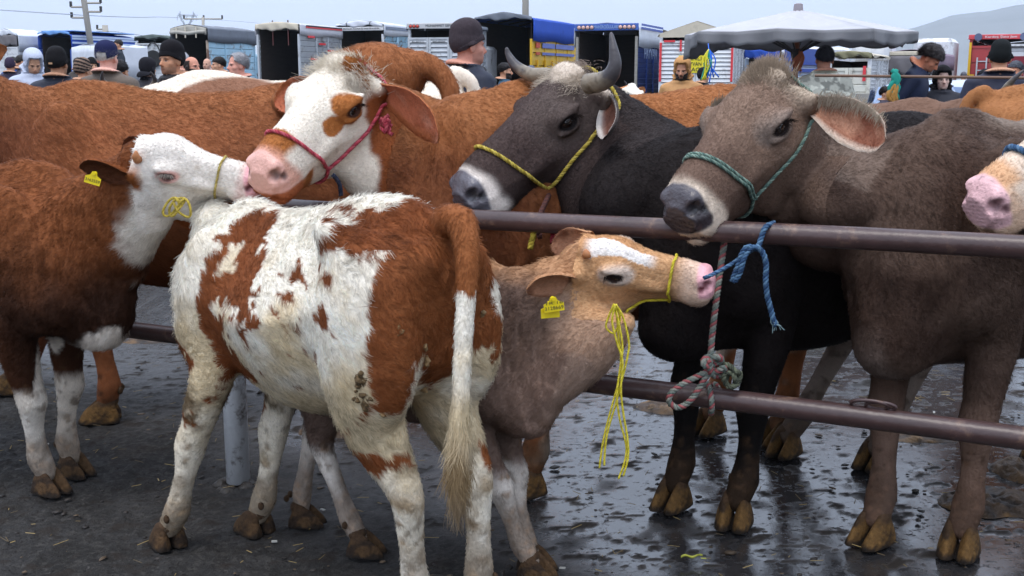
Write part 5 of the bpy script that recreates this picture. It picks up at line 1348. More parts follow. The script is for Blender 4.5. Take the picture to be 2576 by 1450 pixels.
def make_cow(name, label, pos, head_dir, S, coat, head=None, legs={}, Lx=1.0, depth=1.0, wide=1.0, h_body=.0125, h_head=.0055, ears=None, group=None, cat='cow',
             dome=0.0, adult=True, neck_h=None, fur=26000, fur_len=.022, fur_head=.010, tail=None, horns=None, neck_w=1.0, neck_hd=1.0, neck_mid=None, eye_col=None,
             fur_r=.0007, seed=1, lift=.20, furry_head=60000, sag=0.0, eyes=True, hoof_s=1.0, bump_clump=.7, leg_skip=(), leg_w=1.17, front_drop=0.0, throat=None, streak=1.0, folds=.0055, tail_local=False, bony=1.0, neck_up=0.0, tufts=None, rump_up=0.0, ear_furry=True, flow_bias=None):
    global HOOF_ME
    h2 = nrm(np.array(head_dir, float)); ang = math.atan2(h2[1], h2[0])
    front = np.array([pos[0], pos[1], 0.0])
    org = front - np.array([h2[0], h2[1], 0]) * .48 * S * Lx
    Rz = np.array([[math.cos(ang), -math.sin(ang), 0], [math.sin(ang), math.cos(ang), 0], [0, 0, 1]])
    toL = lambda p: (np.asarray(p, float) - org) @ Rz
    root = empty(name, org, ang)
    tag(root, label, cat, group)
    sol = Solid()
    st = np.array(TORSO, float)
    st[:, 2] = st[:, 1] - (st[:, 1] - st[:, 2]) * depth
    st[:, 1] += rump_up * sstep(-.2, -.6, st[:, 0])
    st[:, 1] -= front_drop * sstep(-.25, .4, st[:, 0])
    st[:, 2] -= sag * np.exp(-((st[:, 0] + .05) / .35) ** 2)
    st[:, 3:] *= wide
    st[:, 0] *= Lx
    sol.add(Loft(st * S, 2.0, 2.3), .05)
    E = lambda c, r, R=None: Ell(np.array(c) * np.array([Lx, wide, 1]) * S, np.array(r) * S, R)
    def ryl(a): c, n = math.cos(a), math.sin(a); return np.array([[c, 0, n], [0, 1, 0], [-n, 0, c]])
    for q in (-1, 1):
        sol.add(E((-.42, q * .205, 1.27 + rump_up + .03 * (bony - .5)), np.array((.075, .05, .055)) * (.6 + .4 * bony)), .08 * S)
        sol.add(E((-.80, q * .10, 1.20 + rump_up), (.07, .05, .06)), .07 * S)
        sol.add(E((-.62, q * .185, 1.0), (.20, .105, .30), ryl(.12)), .09 * S)
        sol.add(E((.50, q * .19, 1.03 - front_drop), (.15, .08, .29), ryl(-.18)), .07 * S)
        sol.add(E((.60, q * .15, .86), (.12, .085, .13)), .07 * S)
        sol.sub(E((-.27, q * .40, 1.22), (.13, .10, .10)), .12 * S)
        sol.sub(E((.27, q * .42, 1.0), (.07, .09, .22), ryl(-.15)), .12 * S)
    sol.add(E((.74, 0, .72 - (depth - 1) * .5), (.14, .10, .13)), .09 * S)
    # legs
    hoofs = []
    for key, T, sx in (('FL', FLEG, 1), ('FR', FLEG, -1), ('HL', HLEG, 1), ('HR', HLEG, -1)):
        if key in leg_skip: continue
        T = np.array(T, float)
        P = np.stack([T[:, 0] * Lx * S, np.interp(T[:, 1], [.05, .9], [.14, .175]) * wide * S * sx, T[:, 1] * S], 1)
        spread = np.clip(1 - P[:, 2] / (.80 * S), 0, None)
        toe = np.array([1.0, 0.0])
        if key in legs:
            tgt = toL([*legs[key][:2], 0]); d = tgt[:2] - P[-1, :2]
            P[:, :2] += spread[:, None] ** .9 * d
            if len(legs[key]) > 2:
                toe = np.array([math.cos(legs[key][2]), math.sin(legs[key][2])])
        W = T[:, 2:] * S * (1 + (leg_w - 1) * sstep(.75, .55, T[:, 1]))[:, None]
        latv = np.array([-toe[1], toe[0], 0])
        tw = np.linspace(0, 1, len(P))[:, None] ** 2
        lat = nrm(np.array([0, 1.0, 0]) * (1 - tw) + latv * tw)
        sol.add(Sweep(P, W[:, 0], W[:, 1], W[:, 2], lat=lat, m=18), .035 * S)
        hoofs.append((P[-1], toe))
    # tail
    tail_root = np.array([-.86 * Lx, 0, 1.25 + rump_up]) * S
    if tail is None:
        tp = [(-.80 * Lx * S, 0, (1.33 + rump_up) * S), (-.90 * Lx * S, 0, (1.27 + rump_up) * S), (-.935 * Lx * S, 0, 1.05 * S), (-.93 * Lx * S, 0, .8 * S), (-.92 * Lx * S, 0, .55 * S)]
        tr = np.array([.045, .036, .026, .022, .028]) * S
    else:
        tp = [np.array(p[:3]) * S if tail_local else toL(p[:3]) for p in tail]; tr = np.array([p[-1] for p in tail]) * S
    TAIL = Sweep(tp, tr, tr, m=18)
    sol.add(TAIL, .03 * S)
    # neck and head
    hs = None
    if head is not None:
        t_w, R_w, s = np.array(head['t'], float), np.array(head['R'], float), head['s']
        U, _, Vt = np.linalg.svd(R_w); R_w = U @ Vt
        t = toL(t_w); R = Rz.T @ R_w
        X = lambda p: np.asarray(p, float) * s @ R.T + t
        A = np.array([.38 * Lx, 0, 1.10]) * S; B = np.array([.62 * Lx, 0, 1.14 + neck_up]) * S; Hb = X((.03, 0, -.125))
        Hc = X((.10, 0, -.15))
        M1 = B + (Hb - B) * .5 + np.array([0, 0, .02 * S]) if neck_mid is None else toL(neck_mid)
        lat0 = np.array([0, 1.0, 0]); lat1 = R[:, 1]
        pts = np.array([A, B, M1, Hb, Hc])
        lats = nrm(np.array([lat0, lat0 * .9 + lat1 * .1, lat0 * .45 + lat1 * .55, lat1, lat1]))
        nh = neck_h or (.085 * S + .085 * s, .13 * S + .11 * s, .065 * S + .06 * s)
        A9 = catmull(np.concatenate([pts, np.array([.19 * S, .175 * S, nh[2], .095 * s * (1.15 if adult else 1), .07 * s])[:, None],
                                     np.array([.22 * S, .21 * S, nh[0], .125 * s, .09 * s])[:, None], np.array([.36 * S, .33 * S, nh[1], .17 * s, .10 * s])[:, None], lats], 1), 11)
        Tn = nrm(np.gradient(A9[:, :3], axis=0)); step = np.linalg.norm(np.diff(A9[:, :3], axis=0), axis=1).mean()
        for i in range(len(A9)):
            l_ = nrm(A9[i, 6:9] - Tn[i] * (A9[i, 6:9] @ Tn[i])); u_ = np.cross(Tn[i], l_)
            cc = A9[i, :3] + u_ * (A9[i, 4] - A9[i, 5]) / 2; hh = (A9[i, 4] + A9[i, 5]) / 2
            sol.add(Ell(cc, (max(2.2 * step, .55 * hh), A9[i, 3], hh), np.stack([Tn[i], l_, u_], 1)), .035 * S)
        if throat: sol.add(Sweep([toL(p[:3]) for p in throat], [p[3] for p in throat], [p[4] for p in throat], lat=lat0, m=14), .06 * S)
        hs = head_field(R, t, s, dome, adult)
        kyE = 1.19 if adult else 1.0
        for i, (sg, pr, k) in enumerate(hs.ops): sol.ops.append((sg, pr, .05 * s if i == 0 else k))
        hw = lambda P: (P - t) @ R / s
        inhead = lambda H: (H[:, 0] > .0) & (H[:, 0] < .6) & (np.abs(H[:, 1]) < .21) & (H[:, 2] > -.36) & (H[:, 2] < .16)
    nb = len(sol.ops) - (len(hs.ops) if hs else 0)
    coarse = Solid(); coarse.ops = sol.ops[:nb + 1]
    V, Q = coarse.mesh(h_body)
    parts_V, parts_Q, is_head = [], [], []
    if head is not None:
        H = hw(V); ih = inhead(H)
        Q = Q[~ih[Q].all(1)]
        c = X((.25, 0, -.10)); r = .36 * s
        V2, Q2 = sol.mesh(h_head, lo=c - r, hi=c + r, smooth=1)
        H2 = hw(V2); k2 = inhead(H2) | ((H2[:, 0] > -.012) & (H2[:, 0] <= 0.001) & (np.abs(H2[:, 1]) < .21) & (H2[:, 2] > -.36) & (H2[:, 2] < .16))
        Q2 = Q2[k2[Q2].all(1)]
        Q = np.concatenate([Q, Q2 + len(V)]); is_head = np.concatenate([np.zeros(len(V), bool), np.ones(len(V2), bool)]); V = np.concatenate([V, V2])
    else:
        is_head = np.zeros(len(V), bool)
    used = np.zeros(len(V), bool); used[Q.ravel()] = True
    rm = np.cumsum(used) - 1; V = V[used]; is_head = is_head[used]; Q = rm[Q]
    N = vnormals(V, Q)
    if folds:
        P_ = V / S; nz = sstep(.42, .62, P_[:, 0]) * (P_[:, 2] > .55) * (~is_head)
        up = sstep(.55, .7, P_[:, 2]) * (~is_head)
        d_ = folds * (nz * 1.1 * (1 - np.abs(fbm(P_ * np.array([2.6, 1.2, .45]), 9, seed + 70, 3)) * 2.2) + up * .9 * fbm(P_ * np.array([1.3, 1, .5]), 6, seed + 71, 3) + up * .35 * fbm(P_, 20, seed + 72, 2))
        if head is not None: d_ = d_ * np.where((np.abs(hw(V)[:, 1]) < .35) & (hw(V)[:, 2] > -.6), sstep(-.03, -.16, hw(V)[:, 0]), 1)
        V = V + N * d_[:, None]; N = vnormals(V, Q)
    Hp = hw(V) if head is not None else np.full_like(V, -9)
    earflag = np.zeros(len(V)); earu = np.zeros(len(V)); earv = np.zeros(len(V))
    ear_dirs = []
    if ears:
        for e in ears:
            Ve, Fe, inn, uu, vv, d = ear_geo(X(e['base']), toL(e['tip']), Rz.T @ np.asarray(e['face'], float), e['w'], droop=e.get('droop', 0), cup=e.get('cup', 1.2), thick=e.get('thick', .008))
            Q = np.concatenate([Q, Fe + len(V)]); V = np.concatenate([V, Ve])
            earflag = np.concatenate([earflag, 1 + inn]); earu = np.concatenate([earu, uu]); earv = np.concatenate([earv, vv])
            is_head = np.concatenate([is_head, np.ones(len(Ve), bool)]); ear_dirs.append(d)
        N = vnormals(V, Q); Hp = hw(V)
    info = dict(P=V / S, V=V, N=N, H=Hp, head=is_head, ear=earflag, eu=earu, ev=earv, S=S, toL=toL, tail=TAIL, seed=seed, adult=adult, sol=sol)
    col, gloss, flen = coat(info)
    col = np.clip(col, .002, .95)
    me = mesh_from(name + '_body', V, Q, cols=col, extra={'gloss': gloss})
    me.materials.append(skin_mat())
    body = bpy.data.objects.new('body', me); COL.objects.link(body); body.parent = root
    # hooves
    if adult not in HOOF_ME: HOOF_ME[adult] = hoof_mesh(not adult)
    for p, toe in hoofs:
        o = bpy.data.objects.new('hoof', HOOF_ME[adult]); COL.objects.link(o); o.parent = root
        o.location = (p[0] + toe[0] * .008, p[1] + toe[1] * .008, 0); o.rotation_euler = (0, 0, math.atan2(toe[1], toe[0])); o.scale = [S * 1.13 * hoof_s] * 3
    # eyes
    if head is not None and eyes:
        for q in (-1, 1):
            u, v = np.meshgrid(np.linspace(0, math.pi, 13), np.arange(20) / 20 * 2 * math.pi, indexing='ij')
            sp = np.stack([np.sin(u) * np.cos(v), np.sin(u) * np.sin(v), np.cos(u)], -1).reshape(-1, 3)
            F = np.array([(i * 20 + j, i * 20 + (j + 1) % 20, (i + 1) * 20 + (j + 1) % 20, (i + 1) * 20 + j) for i in range(12) for j in range(20)])
            c = np.tile(lin(18, 12, 10), (len(sp), 1))
            a = np.array([.25, q * .97, -.05]); a /= np.linalg.norm(a)
            dd = sp @ a
            c = mixc(c, lin(40, 26, 18), sstep(.93, .86, dd))
            c = mixc(c, eye_col if eye_col is not None else lin(60, 45, 38), sstep(.80, .66, dd))
            ev = X(sp * np.array([.023, .0215, .0205]) + np.array([.158, q * .0985 * kyE, -.040]))
            em = mesh_from('eye', ev, F, cols=c)
            em.materials.append(mat('eye', attr=True, rough=.06, spec=.6, coat=.6))
            o = bpy.data.objects.new('eye', em); COL.objects.link(o); o.parent = root
            if fur > 0:
                u_ = np.linspace(-1, 1, 46); lr = np.random.default_rng(3)
                lp = np.stack([.150 + .030 * u_, q * kyE * (.124 - .006 * u_ ** 2 - .008 * u_), -.026 - .010 * u_ ** 2], 1) + lr.normal(0, .0015, (46, 3))
                ld = np.stack([.25 + .3 * u_, np.full(46, q * 1.0), np.full(46, -.35)], 1) + lr.normal(0, .15, (46, 3))
                lc = np.tile(lin(230, 215, 200) if eye_col is not None and not adult else lin(40, 32, 28), (46, 1))
                make_fur('eyelashes', X(lp), nrm(ld @ R.T), nrm(ld @ R.T), lr.uniform(.012, .022, 46), lc, root, radius=.0007, lift=.2, bend=.4, npt=3)
    # horns: list of world-space paths with radii
    if horns:
        for path, r0, tipdark in horns:
            pp = catmull([toL(p) for p in path], 28); n = len(pp); tt = np.linspace(0, 1, n)
            r = r0 * (1 - tt ** 1.6 * .86) * (1 + .03 * np.sin(tt * 60) * (tt < .45)); r[-1] = .003
            Vh, Fh = tube_geo(pp, r, 14)
            th = np.repeat(tt, 14); nn_ = fbm(Vh, 70, 5, 3)
            c = np.tile(lin(132, 120, 102), (len(Vh), 1)); c = mixc(c, lin(92, 76, 58), sstep(-.1, .5, nn_))
            c = mixc(c, lin(66, 62, 64), sstep(tipdark - .12, tipdark + .15, th + .12 * nn_))
            hm = mesh_from('horn', Vh, Fh, cols=np.clip(c, 0, 1)); hm.materials.append(mat('horn', attr=True, rough=.42, spec=.4, noise=.18, nscale=60, bump=.3, bscale=50))
            o = bpy.data.objects.new('horn', hm); COL.objects.link(o); o.parent = root
    # coat of hair
    if fur > 0:
        camL = toL([0, 0, CAM_H]); vd = nrm(camL - V); face = np.einsum('ij,ij->i', vd, N)
        vis = np.clip((face + .30) / .55, .06, 1.0)
        dn = np.where(is_head, furry_head, fur) * vis * (flen > .0005)
        Wp = V @ Rz.T + org
        u = (Wp[:, 0] / np.maximum(Wp[:, 1], .3)); dn = dn * np.where(np.abs(u) < .56, 1, .12)
        T, bw, r = sample_surface(V, Q, dn, seed)
        bl = lambda A: np.einsum('ij,ijk->ik', bw, A[T]) if A.ndim == 2 else np.einsum('ij,ij->i', bw, A[T])
        P_, N_ = bl(V), nrm(bl(N)); n = len(P_)
        Hq = bl(Hp) if head is not None else None
        hd = is_head[T].all(1); ef = earflag[T].max(1)
        inf2 = dict(P=P_ / S, V=P_, N=N_, H=Hq, head=hd, ear=ef, eu=bl(earu), ev=bl(earv), S=S, toL=toL, tail=TAIL, seed=seed, adult=adult, sol=sol)
        c_, l_ = bl(col), bl(flen)
        # direction in which the coat lies
        d = np.tile(np.array([-1.0, 0, -.55]), (n, 1))
        low = sstep(.62 * S, .45 * S, P_[:, 2])[:, None]
        d = d * (1 - low) + np.array([-.15, 0, -1.0]) * low
        if flow_bias is not None: d = flow_bias(inf2, d)
        if head is not None:
            hx = -R[:, 0] * 1.0 + R[:, 2] * .15
            hd_dir = np.tile(hx, (n, 1))
            side = np.sign(Hq[:, 1])[:, None] * R[:, 1]
            hd_dir = hd_dir + side * sstep(.0, .06, np.abs(Hq[:, 1]))[:, None] * .4 - R[:, 2] * sstep(-.05, -.2, Hq[:, 2])[:, None] * .4
            wgt = sstep(-.25, .0, Hq[:, 0])[:, None] * (np.abs(Hq[:, 1]) < .25)[:, None]
            nk = sstep(.5 * S, .75 * S, P_[:, 0])[:, None] * (P_[:, 2] > .6 * S)[:, None]
            d = d * (1 - nk) + np.array([-.7, 0, -.9]) * nk
            d = np.where(hd[:, None], hd_dir, d * (1 - wgt) + (hd_dir * .5 + d * .5) * wgt)
            if ears:
                for i, e in enumerate(ears):
                    k = (ef > .5) & (np.linalg.norm(P_ - toL(e['tip']), axis=1) < np.linalg.norm(P_ - toL(ears[1 - i]['tip']) , axis=1) if len(ears) > 1 else ef > .5)
                    d[k] = ear_dirs[i] + np.array([0, 0, -.2])
        ta = TAIL(P_); onT = ta < .012 * S
        tdir = nrm(TAIL.c[-1] - TAIL.c[len(TAIL.c) // 2])
        d[onT] = tdir
        cl = np.stack([fbm(P_, 22, seed + 31 + i, 2) for i in range(3)], 1)
        cf = np.stack([noise3(P_, 75, seed + 61 + i) for i in range(3)], 1)
        d = nrm(d) + (cl * .9 + cf * .55) * bump_clump * np.where(hd, .45, 1)[:, None] + r.normal(0, .16, (n, 3))
        d = d - N_ * np.einsum('ij,ij->i', d, N_)[:, None]; d = nrm(d)
        ln = l_ * r.uniform(.55, 1.15, n) * (1 + .35 * cl[:, 0])
        lf = np.clip(lift * np.where(hd, 1.35, 1) * (1 + .8 * cl[:, 1]) + r.normal(0, .07, n), .04, .9)
        br = (1 + .16 * cf[:, 1] + r.normal(0, .13, n) + .10 * cl[:, 2] + np.where(hd, .16, .06) * noise3(P_, 170, seed + 90))
        al, ac = P_[:, 0] * .88 + P_[:, 2] * .48, -P_[:, 0] * .48 + P_[:, 2] * .88
        br = br + np.where(hd, .05, .20) * streak * noise3(np.stack([al * 9, ac * 60, P_[:, 1] * 25], 1), 1.0, seed + 81) + np.where(hd, .03, .12) * streak * noise3(np.stack([al * 3, ac * 14, P_[:, 1] * 9], 1), 1.0, seed + 82)
        c_ = np.clip(c_ * br[:, None], .002, .95)
        make_fur('fur', P_, N_, d, ln, c_, root, radius=fur_r * np.where(hd, .85, 1).astype(np.float32), lift=lf, bend=.55)
        if tufts:
            for tf in tufts: tf(info, root, X if head is not None else None, R if head is not None else None, r)
    return dict(root=root, sol=sol, hs=hs, X=X if head is not None else None, toL=toL, R=R if head is not None else None, t=t if head is not None else None, s=s if head is not None else 1, S=S, org=org, Rz=Rz)
def tuft(root, P, N, D, L, C, radius=.0008, lift=.5, bend=.5, npt=5):
    make_fur('hair_tuft', P, N, D, L, C, root, radius=radius, lift=lift, bend=bend, npt=npt)
# ------------------------------------------------------------------ the herd
def mud_legs(c, I, top=.22, amount=1.0, colr=(62, 46, 32), seed=0):
    P = I['P']; n = fbm(P, 14, seed + 5, 3)
    f = np.maximum(sstep(top, top * .45, P[:, 2] + .14 * n), sstep(.125, .085, P[:, 2] + .03 * n)) * amount * (~I['head'])
    f = np.maximum(f, sstep(.25, .4, fbm(P, 30, seed + 8, 2)) * sstep(top * 1.9, top, P[:, 2]) * .8 * (~I['head']))
    cc = mixc(np.tile(lin(*colr), (len(P), 1)), lin(*[v * 1.5 for v in colr]), sstep(.0, .5, fbm(P, 45, seed + 9, 2)))
    return c + (cc - c) * (f * (.8 + .2 * np.clip(noise3(P, 60, seed), 0, 1)))[:, None]
def muzzle_masks(I):
    H = I['H']; n = fbm(H, 18, I['seed'] + 9, 2) if len(H) else 0
    hd = I['head'] & (I['ear'] < .5)
    ad = I['adult']; dx, dz, ky = (.014, -.016, 1.2) if ad else (0, 0, 1.0)
    pad = sstep(.468 + dx, .480 + dx, H[:, 0] + .008 * n + (H[:, 2] + .07) * .12) * sstep(-.128 + dz, -.115 + dz, H[:, 2] + .004 * n + .25 * np.clip(np.abs(H[:, 1]) - .035 * ky, 0, 1) * -1) * sstep(.082 * ky, .07 * ky, np.abs(H[:, 1])) * hd
    ring = sstep(.415 + dx, .455 + dx, H[:, 0] + .016 * n + (-H[:, 2] - .08) * .22) * hd
    eye = np.linalg.norm((H - np.array([.158, 0, -.040]))[:, [0, 2]] * np.array([1, 1.5]), axis=1)
    eye = np.where(hd & (np.abs(H[:, 1]) > .055), eye, 1.0)
    q_ = np.stack([H[:, 0], np.abs(H[:, 1]), H[:, 2]], 1)
    nost = np.clip(np.exp(-((np.linalg.norm(q_ - np.array([.507 + dx, .047 * ky, -.060]), axis=1)) / .019) ** 4) + np.exp(-((np.linalg.norm(q_ - np.array([.487 + dx, .064 * ky, -.075]), axis=1)) / .015) ** 4), 0, 1) * hd
    return pad, ring, eye, nost
def furlen(I, body, head, ring):
    l = np.where(I['head'], head, body)
    z = I['P'][:, 2]
    l = np.where(~I['head'], l * (.45 + .55 * sstep(.3, .6, z)) , l)
    l = l * (1 - .95 * ring)
    return np.where(I['ear'] > 1.5, head * .9, np.where(I['ear'] > .5, head, l))

# ---- grey-brown cow at the rail
def coat_grey(I):
    P, H = I['P'], I['H']; n = fbm(P, 5, 1, 4); n2 = fbm(P, 16, 2, 3)
    c = np.tile(lin(88, 69, 58), (len(P), 1)) * (1 + .22 * n + .12 * n2)[:, None]
    c = mixc(c, lin(60, 43, 35), sstep(.0, .5, n + .25) * sstep(.2, .6, P[:, 0]) * .75)
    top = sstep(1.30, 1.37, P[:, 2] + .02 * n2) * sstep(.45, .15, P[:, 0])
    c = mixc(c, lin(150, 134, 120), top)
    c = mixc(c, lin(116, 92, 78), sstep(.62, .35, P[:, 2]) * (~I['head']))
    inner = sstep(.07, .03, np.abs(np.abs(P[:, 1]) - .0)) * sstep(.8, .6, P[:, 2])
    c = mixc(c, lin(125, 108, 98), inner * .7)
    hd = I['head'] & (I['ear'] < .5)
    hc = np.tile(lin(130, 106, 90), (len(P), 1)) * (1 + .10 * n2)[:, None]
    hc = mixc(hc, lin(102, 80, 68), sstep(.20, .34, H[:, 0]) * .8)
    hc = mixc(hc, lin(180, 162, 142), sstep(.075, .0, H[:, 0] + .03 * n2) * sstep(-.09, -.01, H[:, 2]))
    hc = mixc(hc, lin(84, 64, 54), sstep(-.10, -.19, H[:, 2]) * .6)
    pad, ring, eye, nost = muzzle_masks(I)
    hc = mixc(hc, lin(150, 135, 124), sstep(.085, .05, eye) * .6); hc = mixc(hc, lin(35, 26, 24), sstep(.037, .029, eye))
    hc = mixc(hc, lin(212, 194, 174), ring); hc = mixc(hc, lin(74, 68, 72), pad); hc = mixc(hc, lin(58, 50, 52), pad * sstep(-.05, -.10, H[:, 2])); hc = mixc(hc, lin(18, 14, 14), nost)
    f = hd.astype(float)
    c = mixc(c, hc, f)
    c = mixc(c, lin(118, 100, 88), (~I['head']) * sstep(-.16, -.02, H[:, 0]) * (H[:, 0] < .1) * (np.abs(H[:, 1]) < .3) * .7)
    e = I['ear']; c = np.where((e > .5)[:, None], np.tile(lin(126, 102, 86), (len(P), 1)), c)
    inn = (e > 1.5); ic = mixc(np.tile(lin(205, 150, 120), (len(P), 1)), lin(150, 92, 70), sstep(.0, .5, n2 + .2)); ic = mixc(ic, lin(225, 205, 185), sstep(.62, .9, np.abs(I['ev'])))
    c = np.where(inn[:, None], ic, c)
    c = mud_legs(c, I, .30, .85, (70, 52, 40), 3)
    return c, pad * (H[:, 0] < .9), furlen(I, .017, .010, np.maximum(pad, sstep(.032, .026, eye)))
def grey_tufts(I, root, X, R, r):
    # long hair on the poll and in the ear
    n = 3000
    a = r.normal(0, 1, (n, 3)) * np.array([.030, .040, .0]); p = a + np.array([.0, 0, .030]); p[:, 2] -= 3.0 * p[:, 1] ** 2 + 2.5 * p[:, 0] ** 2
    N = nrm(np.stack([-.25 + p[:, 0] * 8, p[:, 1] * 14, np.ones(n)], 1))
    d = nrm(np.stack([-.2 + p[:, 0] * 10, p[:, 1] * 9, .9 + 0 * p[:, 0]], 1) + r.normal(0, .25, (n, 3)))
    L = r.uniform(.03, .062, n) * np.exp(-(a[:, 1] / .07) ** 2)
    c = np.tile(lin(165, 144, 122), (n, 1)) * r.uniform(.7, 1.2, n)[:, None]
    tuft(root, X(p), nrm(N @ R.T), nrm(d @ R.T), L, c, .0008, .55, .4)
    k = np.where((I['ear'] > 1.5) & (np.abs(I['ev']) > .75) & (I['eu'] > .12) & (I['eu'] < .85))[0]
    zc = np.median(I['V'][k][:, 2]); up = k[I['V'][k][:, 2] > zc]; m = 1500; j = r.choice(up, m)
    P = I['V'][j] + r.normal(0, .009, (m, 3)); dd = np.tile(np.array([.0, 0, -1.0]), (m, 1)) + r.normal(0, .22, (m, 3)) + I['N'][j] * .25
    tuft(root, P, I['N'][j], nrm(dd), r.uniform(.018, .045, m) * (1 - .6 * I['eu'][j]), np.tile(lin(214, 196, 172), (m, 1)) * r.uniform(.75, 1.1, m)[:, None], .0006, .2, .5)
HEAD_GREY = dict(t=[0.772, 3.434, 1.480], R=[[-0.612, 0.681, -0.402], [-0.581, -0.732, -0.356], [-0.536, 0.016, 0.844]], s=1.02)
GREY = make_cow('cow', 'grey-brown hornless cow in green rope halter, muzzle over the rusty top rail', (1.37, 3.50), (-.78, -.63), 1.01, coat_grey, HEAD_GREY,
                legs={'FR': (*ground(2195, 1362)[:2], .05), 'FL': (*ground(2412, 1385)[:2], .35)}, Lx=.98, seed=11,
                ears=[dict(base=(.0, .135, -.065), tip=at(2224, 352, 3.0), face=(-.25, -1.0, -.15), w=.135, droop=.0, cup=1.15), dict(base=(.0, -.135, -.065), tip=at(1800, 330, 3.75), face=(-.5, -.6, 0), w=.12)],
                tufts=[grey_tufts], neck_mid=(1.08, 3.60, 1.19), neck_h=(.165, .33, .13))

# ---- dark horned bull
def coat_bull(I):
    P, H = I['P'], I['H']; n = fbm(P, 5, 4, 4); n2 = fbm(P, 16, 5, 3)
    c = np.tile(lin(30, 24, 23), (len(P), 1)) * (1 + .2 * n + .12 * n2)[:, None]
    pale = sstep(.62, .42, P[:, 2]) * sstep(.0, -.2, P[:, 0])
    c = mixc(c, lin(150, 134, 122), pale)
    c = mixc(c, lin(20, 16, 15), sstep(.62, .45, P[:, 2]) * sstep(.1, .3, P[:, 0]))
    hd = I['head'] & (I['ear'] < .5)
    hc = np.tile(lin(74, 60, 56), (len(P), 1)) * (1 + .14 * n2)[:, None]
    hc = mixc(hc, lin(96, 84, 78), sstep(.16, .06, np.linalg.norm(H - np.array([.14, .1, -.02]), axis=1)) * .6)
    hc = mixc(hc, lin(44, 35, 33), sstep(-.08, -.2, H[:, 2]) * .8)
    hc = mixc(hc, lin(212, 196, 178), sstep(.085, .03, H[:, 0] + .05 * n2 + np.abs(H[:, 1]) * .25) * sstep(-.10, -.03, H[:, 2]))
    pad, ring, eye, nost = muzzle_masks(I)
    hc = mixc(hc, lin(22, 17, 17), sstep(.039, .030, eye))
    hc = mixc(hc, lin(228, 216, 205), ring); hc = mixc(hc, lin(98, 94, 100), pad); hc = mixc(hc, lin(16, 13, 13), nost)
    c = mixc(c, hc, hd.astype(float))
    c = mixc(c, lin(60, 51, 49), (~I['head']) * sstep(-.2, -.02, H[:, 0]) * (H[:, 0] < .1) * (np.abs(H[:, 1]) < .3) * .6)
    e = I['ear']; c = np.where((e > .5)[:, None], np.tile(lin(92, 82, 78), (len(P), 1)), c)
    ic = mixc(np.tile(lin(120, 80, 66), (len(P), 1)), lin(205, 195, 185), sstep(.5, .85, np.abs(I['ev'])))
    c = np.where((e > 1.5)[:, None], ic, c)
    c = mud_legs(c, I, .30, .85, (58, 43, 30), 7)
    return c, pad, furlen(I, .015, .008, np.maximum(pad, sstep(.032, .026, eye)))
def bull_tufts(I, root, X, R, r):
    n = 2600
    a = r.normal(0, 1, (n, 3)) * np.array([.035, .045, .0]); p = a + np.array([.015, 0, .032]); p[:, 2] -= 2.2 * p[:, 1] ** 2 + 2.0 * (p[:, 0]) ** 2
    N = nrm(np.stack([p[:, 0] * 4, p[:, 1] * 10, np.ones(n)], 1))
    d = nrm(np.stack([.7 + 0 * p[:, 0], p[:, 1] * 8, .15 + 0 * p[:, 0]], 1) + r.normal(0, .3, (n, 3)))
    c = np.tile(lin(214, 198, 178), (n, 1)) * r.uniform(.75, 1.1, n)[:, None]; c = mixc(c, lin(120, 100, 88), sstep(.01, -.04, p[:, 0]) * .8)
    tuft(root, X(p), nrm(N @ R.T), nrm(d @ R.T), r.uniform(.02, .05, n), c, .0008, .3, .5)
HEAD_BULL = dict(t=[0.205, 3.861, 1.498], R=[[-0.704, 0.57, -0.424], [-0.454, -0.82, -0.349], [-0.546, -0.054, 0.836]], s=1.08)
BULL = make_cow('bull', 'near-black bull with two curved horns and yellow rope halter', (.74, 3.72), (-.82, -.57), 1.0, coat_bull, HEAD_BULL, cat='bull',
                legs={'FR': (*ground(1690, 1270)[:2], .35), 'FL': (*ground(1845, 1312)[:2], .6), 'HR': (*ground(1958, 1140)[:2], .3), 'HL': (*ground(2185, 1170)[:2], .2)}, Lx=.93, seed=12,
                ears=[dict(base=(.0, .135, -.065), tip=at(1527, 335, 3.56), face=(-.75, -.7, .1), w=.115, cup=1.4), dict(base=(.0, -.135, -.065), tip=at(1400, 235, 4.05), face=(-.5, -.6, 0), w=.1)],
                horns=[([at(1478, 212, 3.70), at(1512, 206, 3.66), at(1536, 190, 3.63), at(1547, 160, 3.62), at(1543, 120, 3.63), at(1537, 82, 3.65)], .034, .30),
                       ([at(1420, 205, 3.85), at(1376, 192, 3.92), at(1335, 188, 3.97), at(1300, 168, 4.0), at(1280, 140, 4.02), at(1274, 120, 4.02)], .031, .50)],
                tufts=[bull_tufts], neck_mid=(.46, 3.84, 1.20), neck_h=(.20, .36, .17), fur=24000)

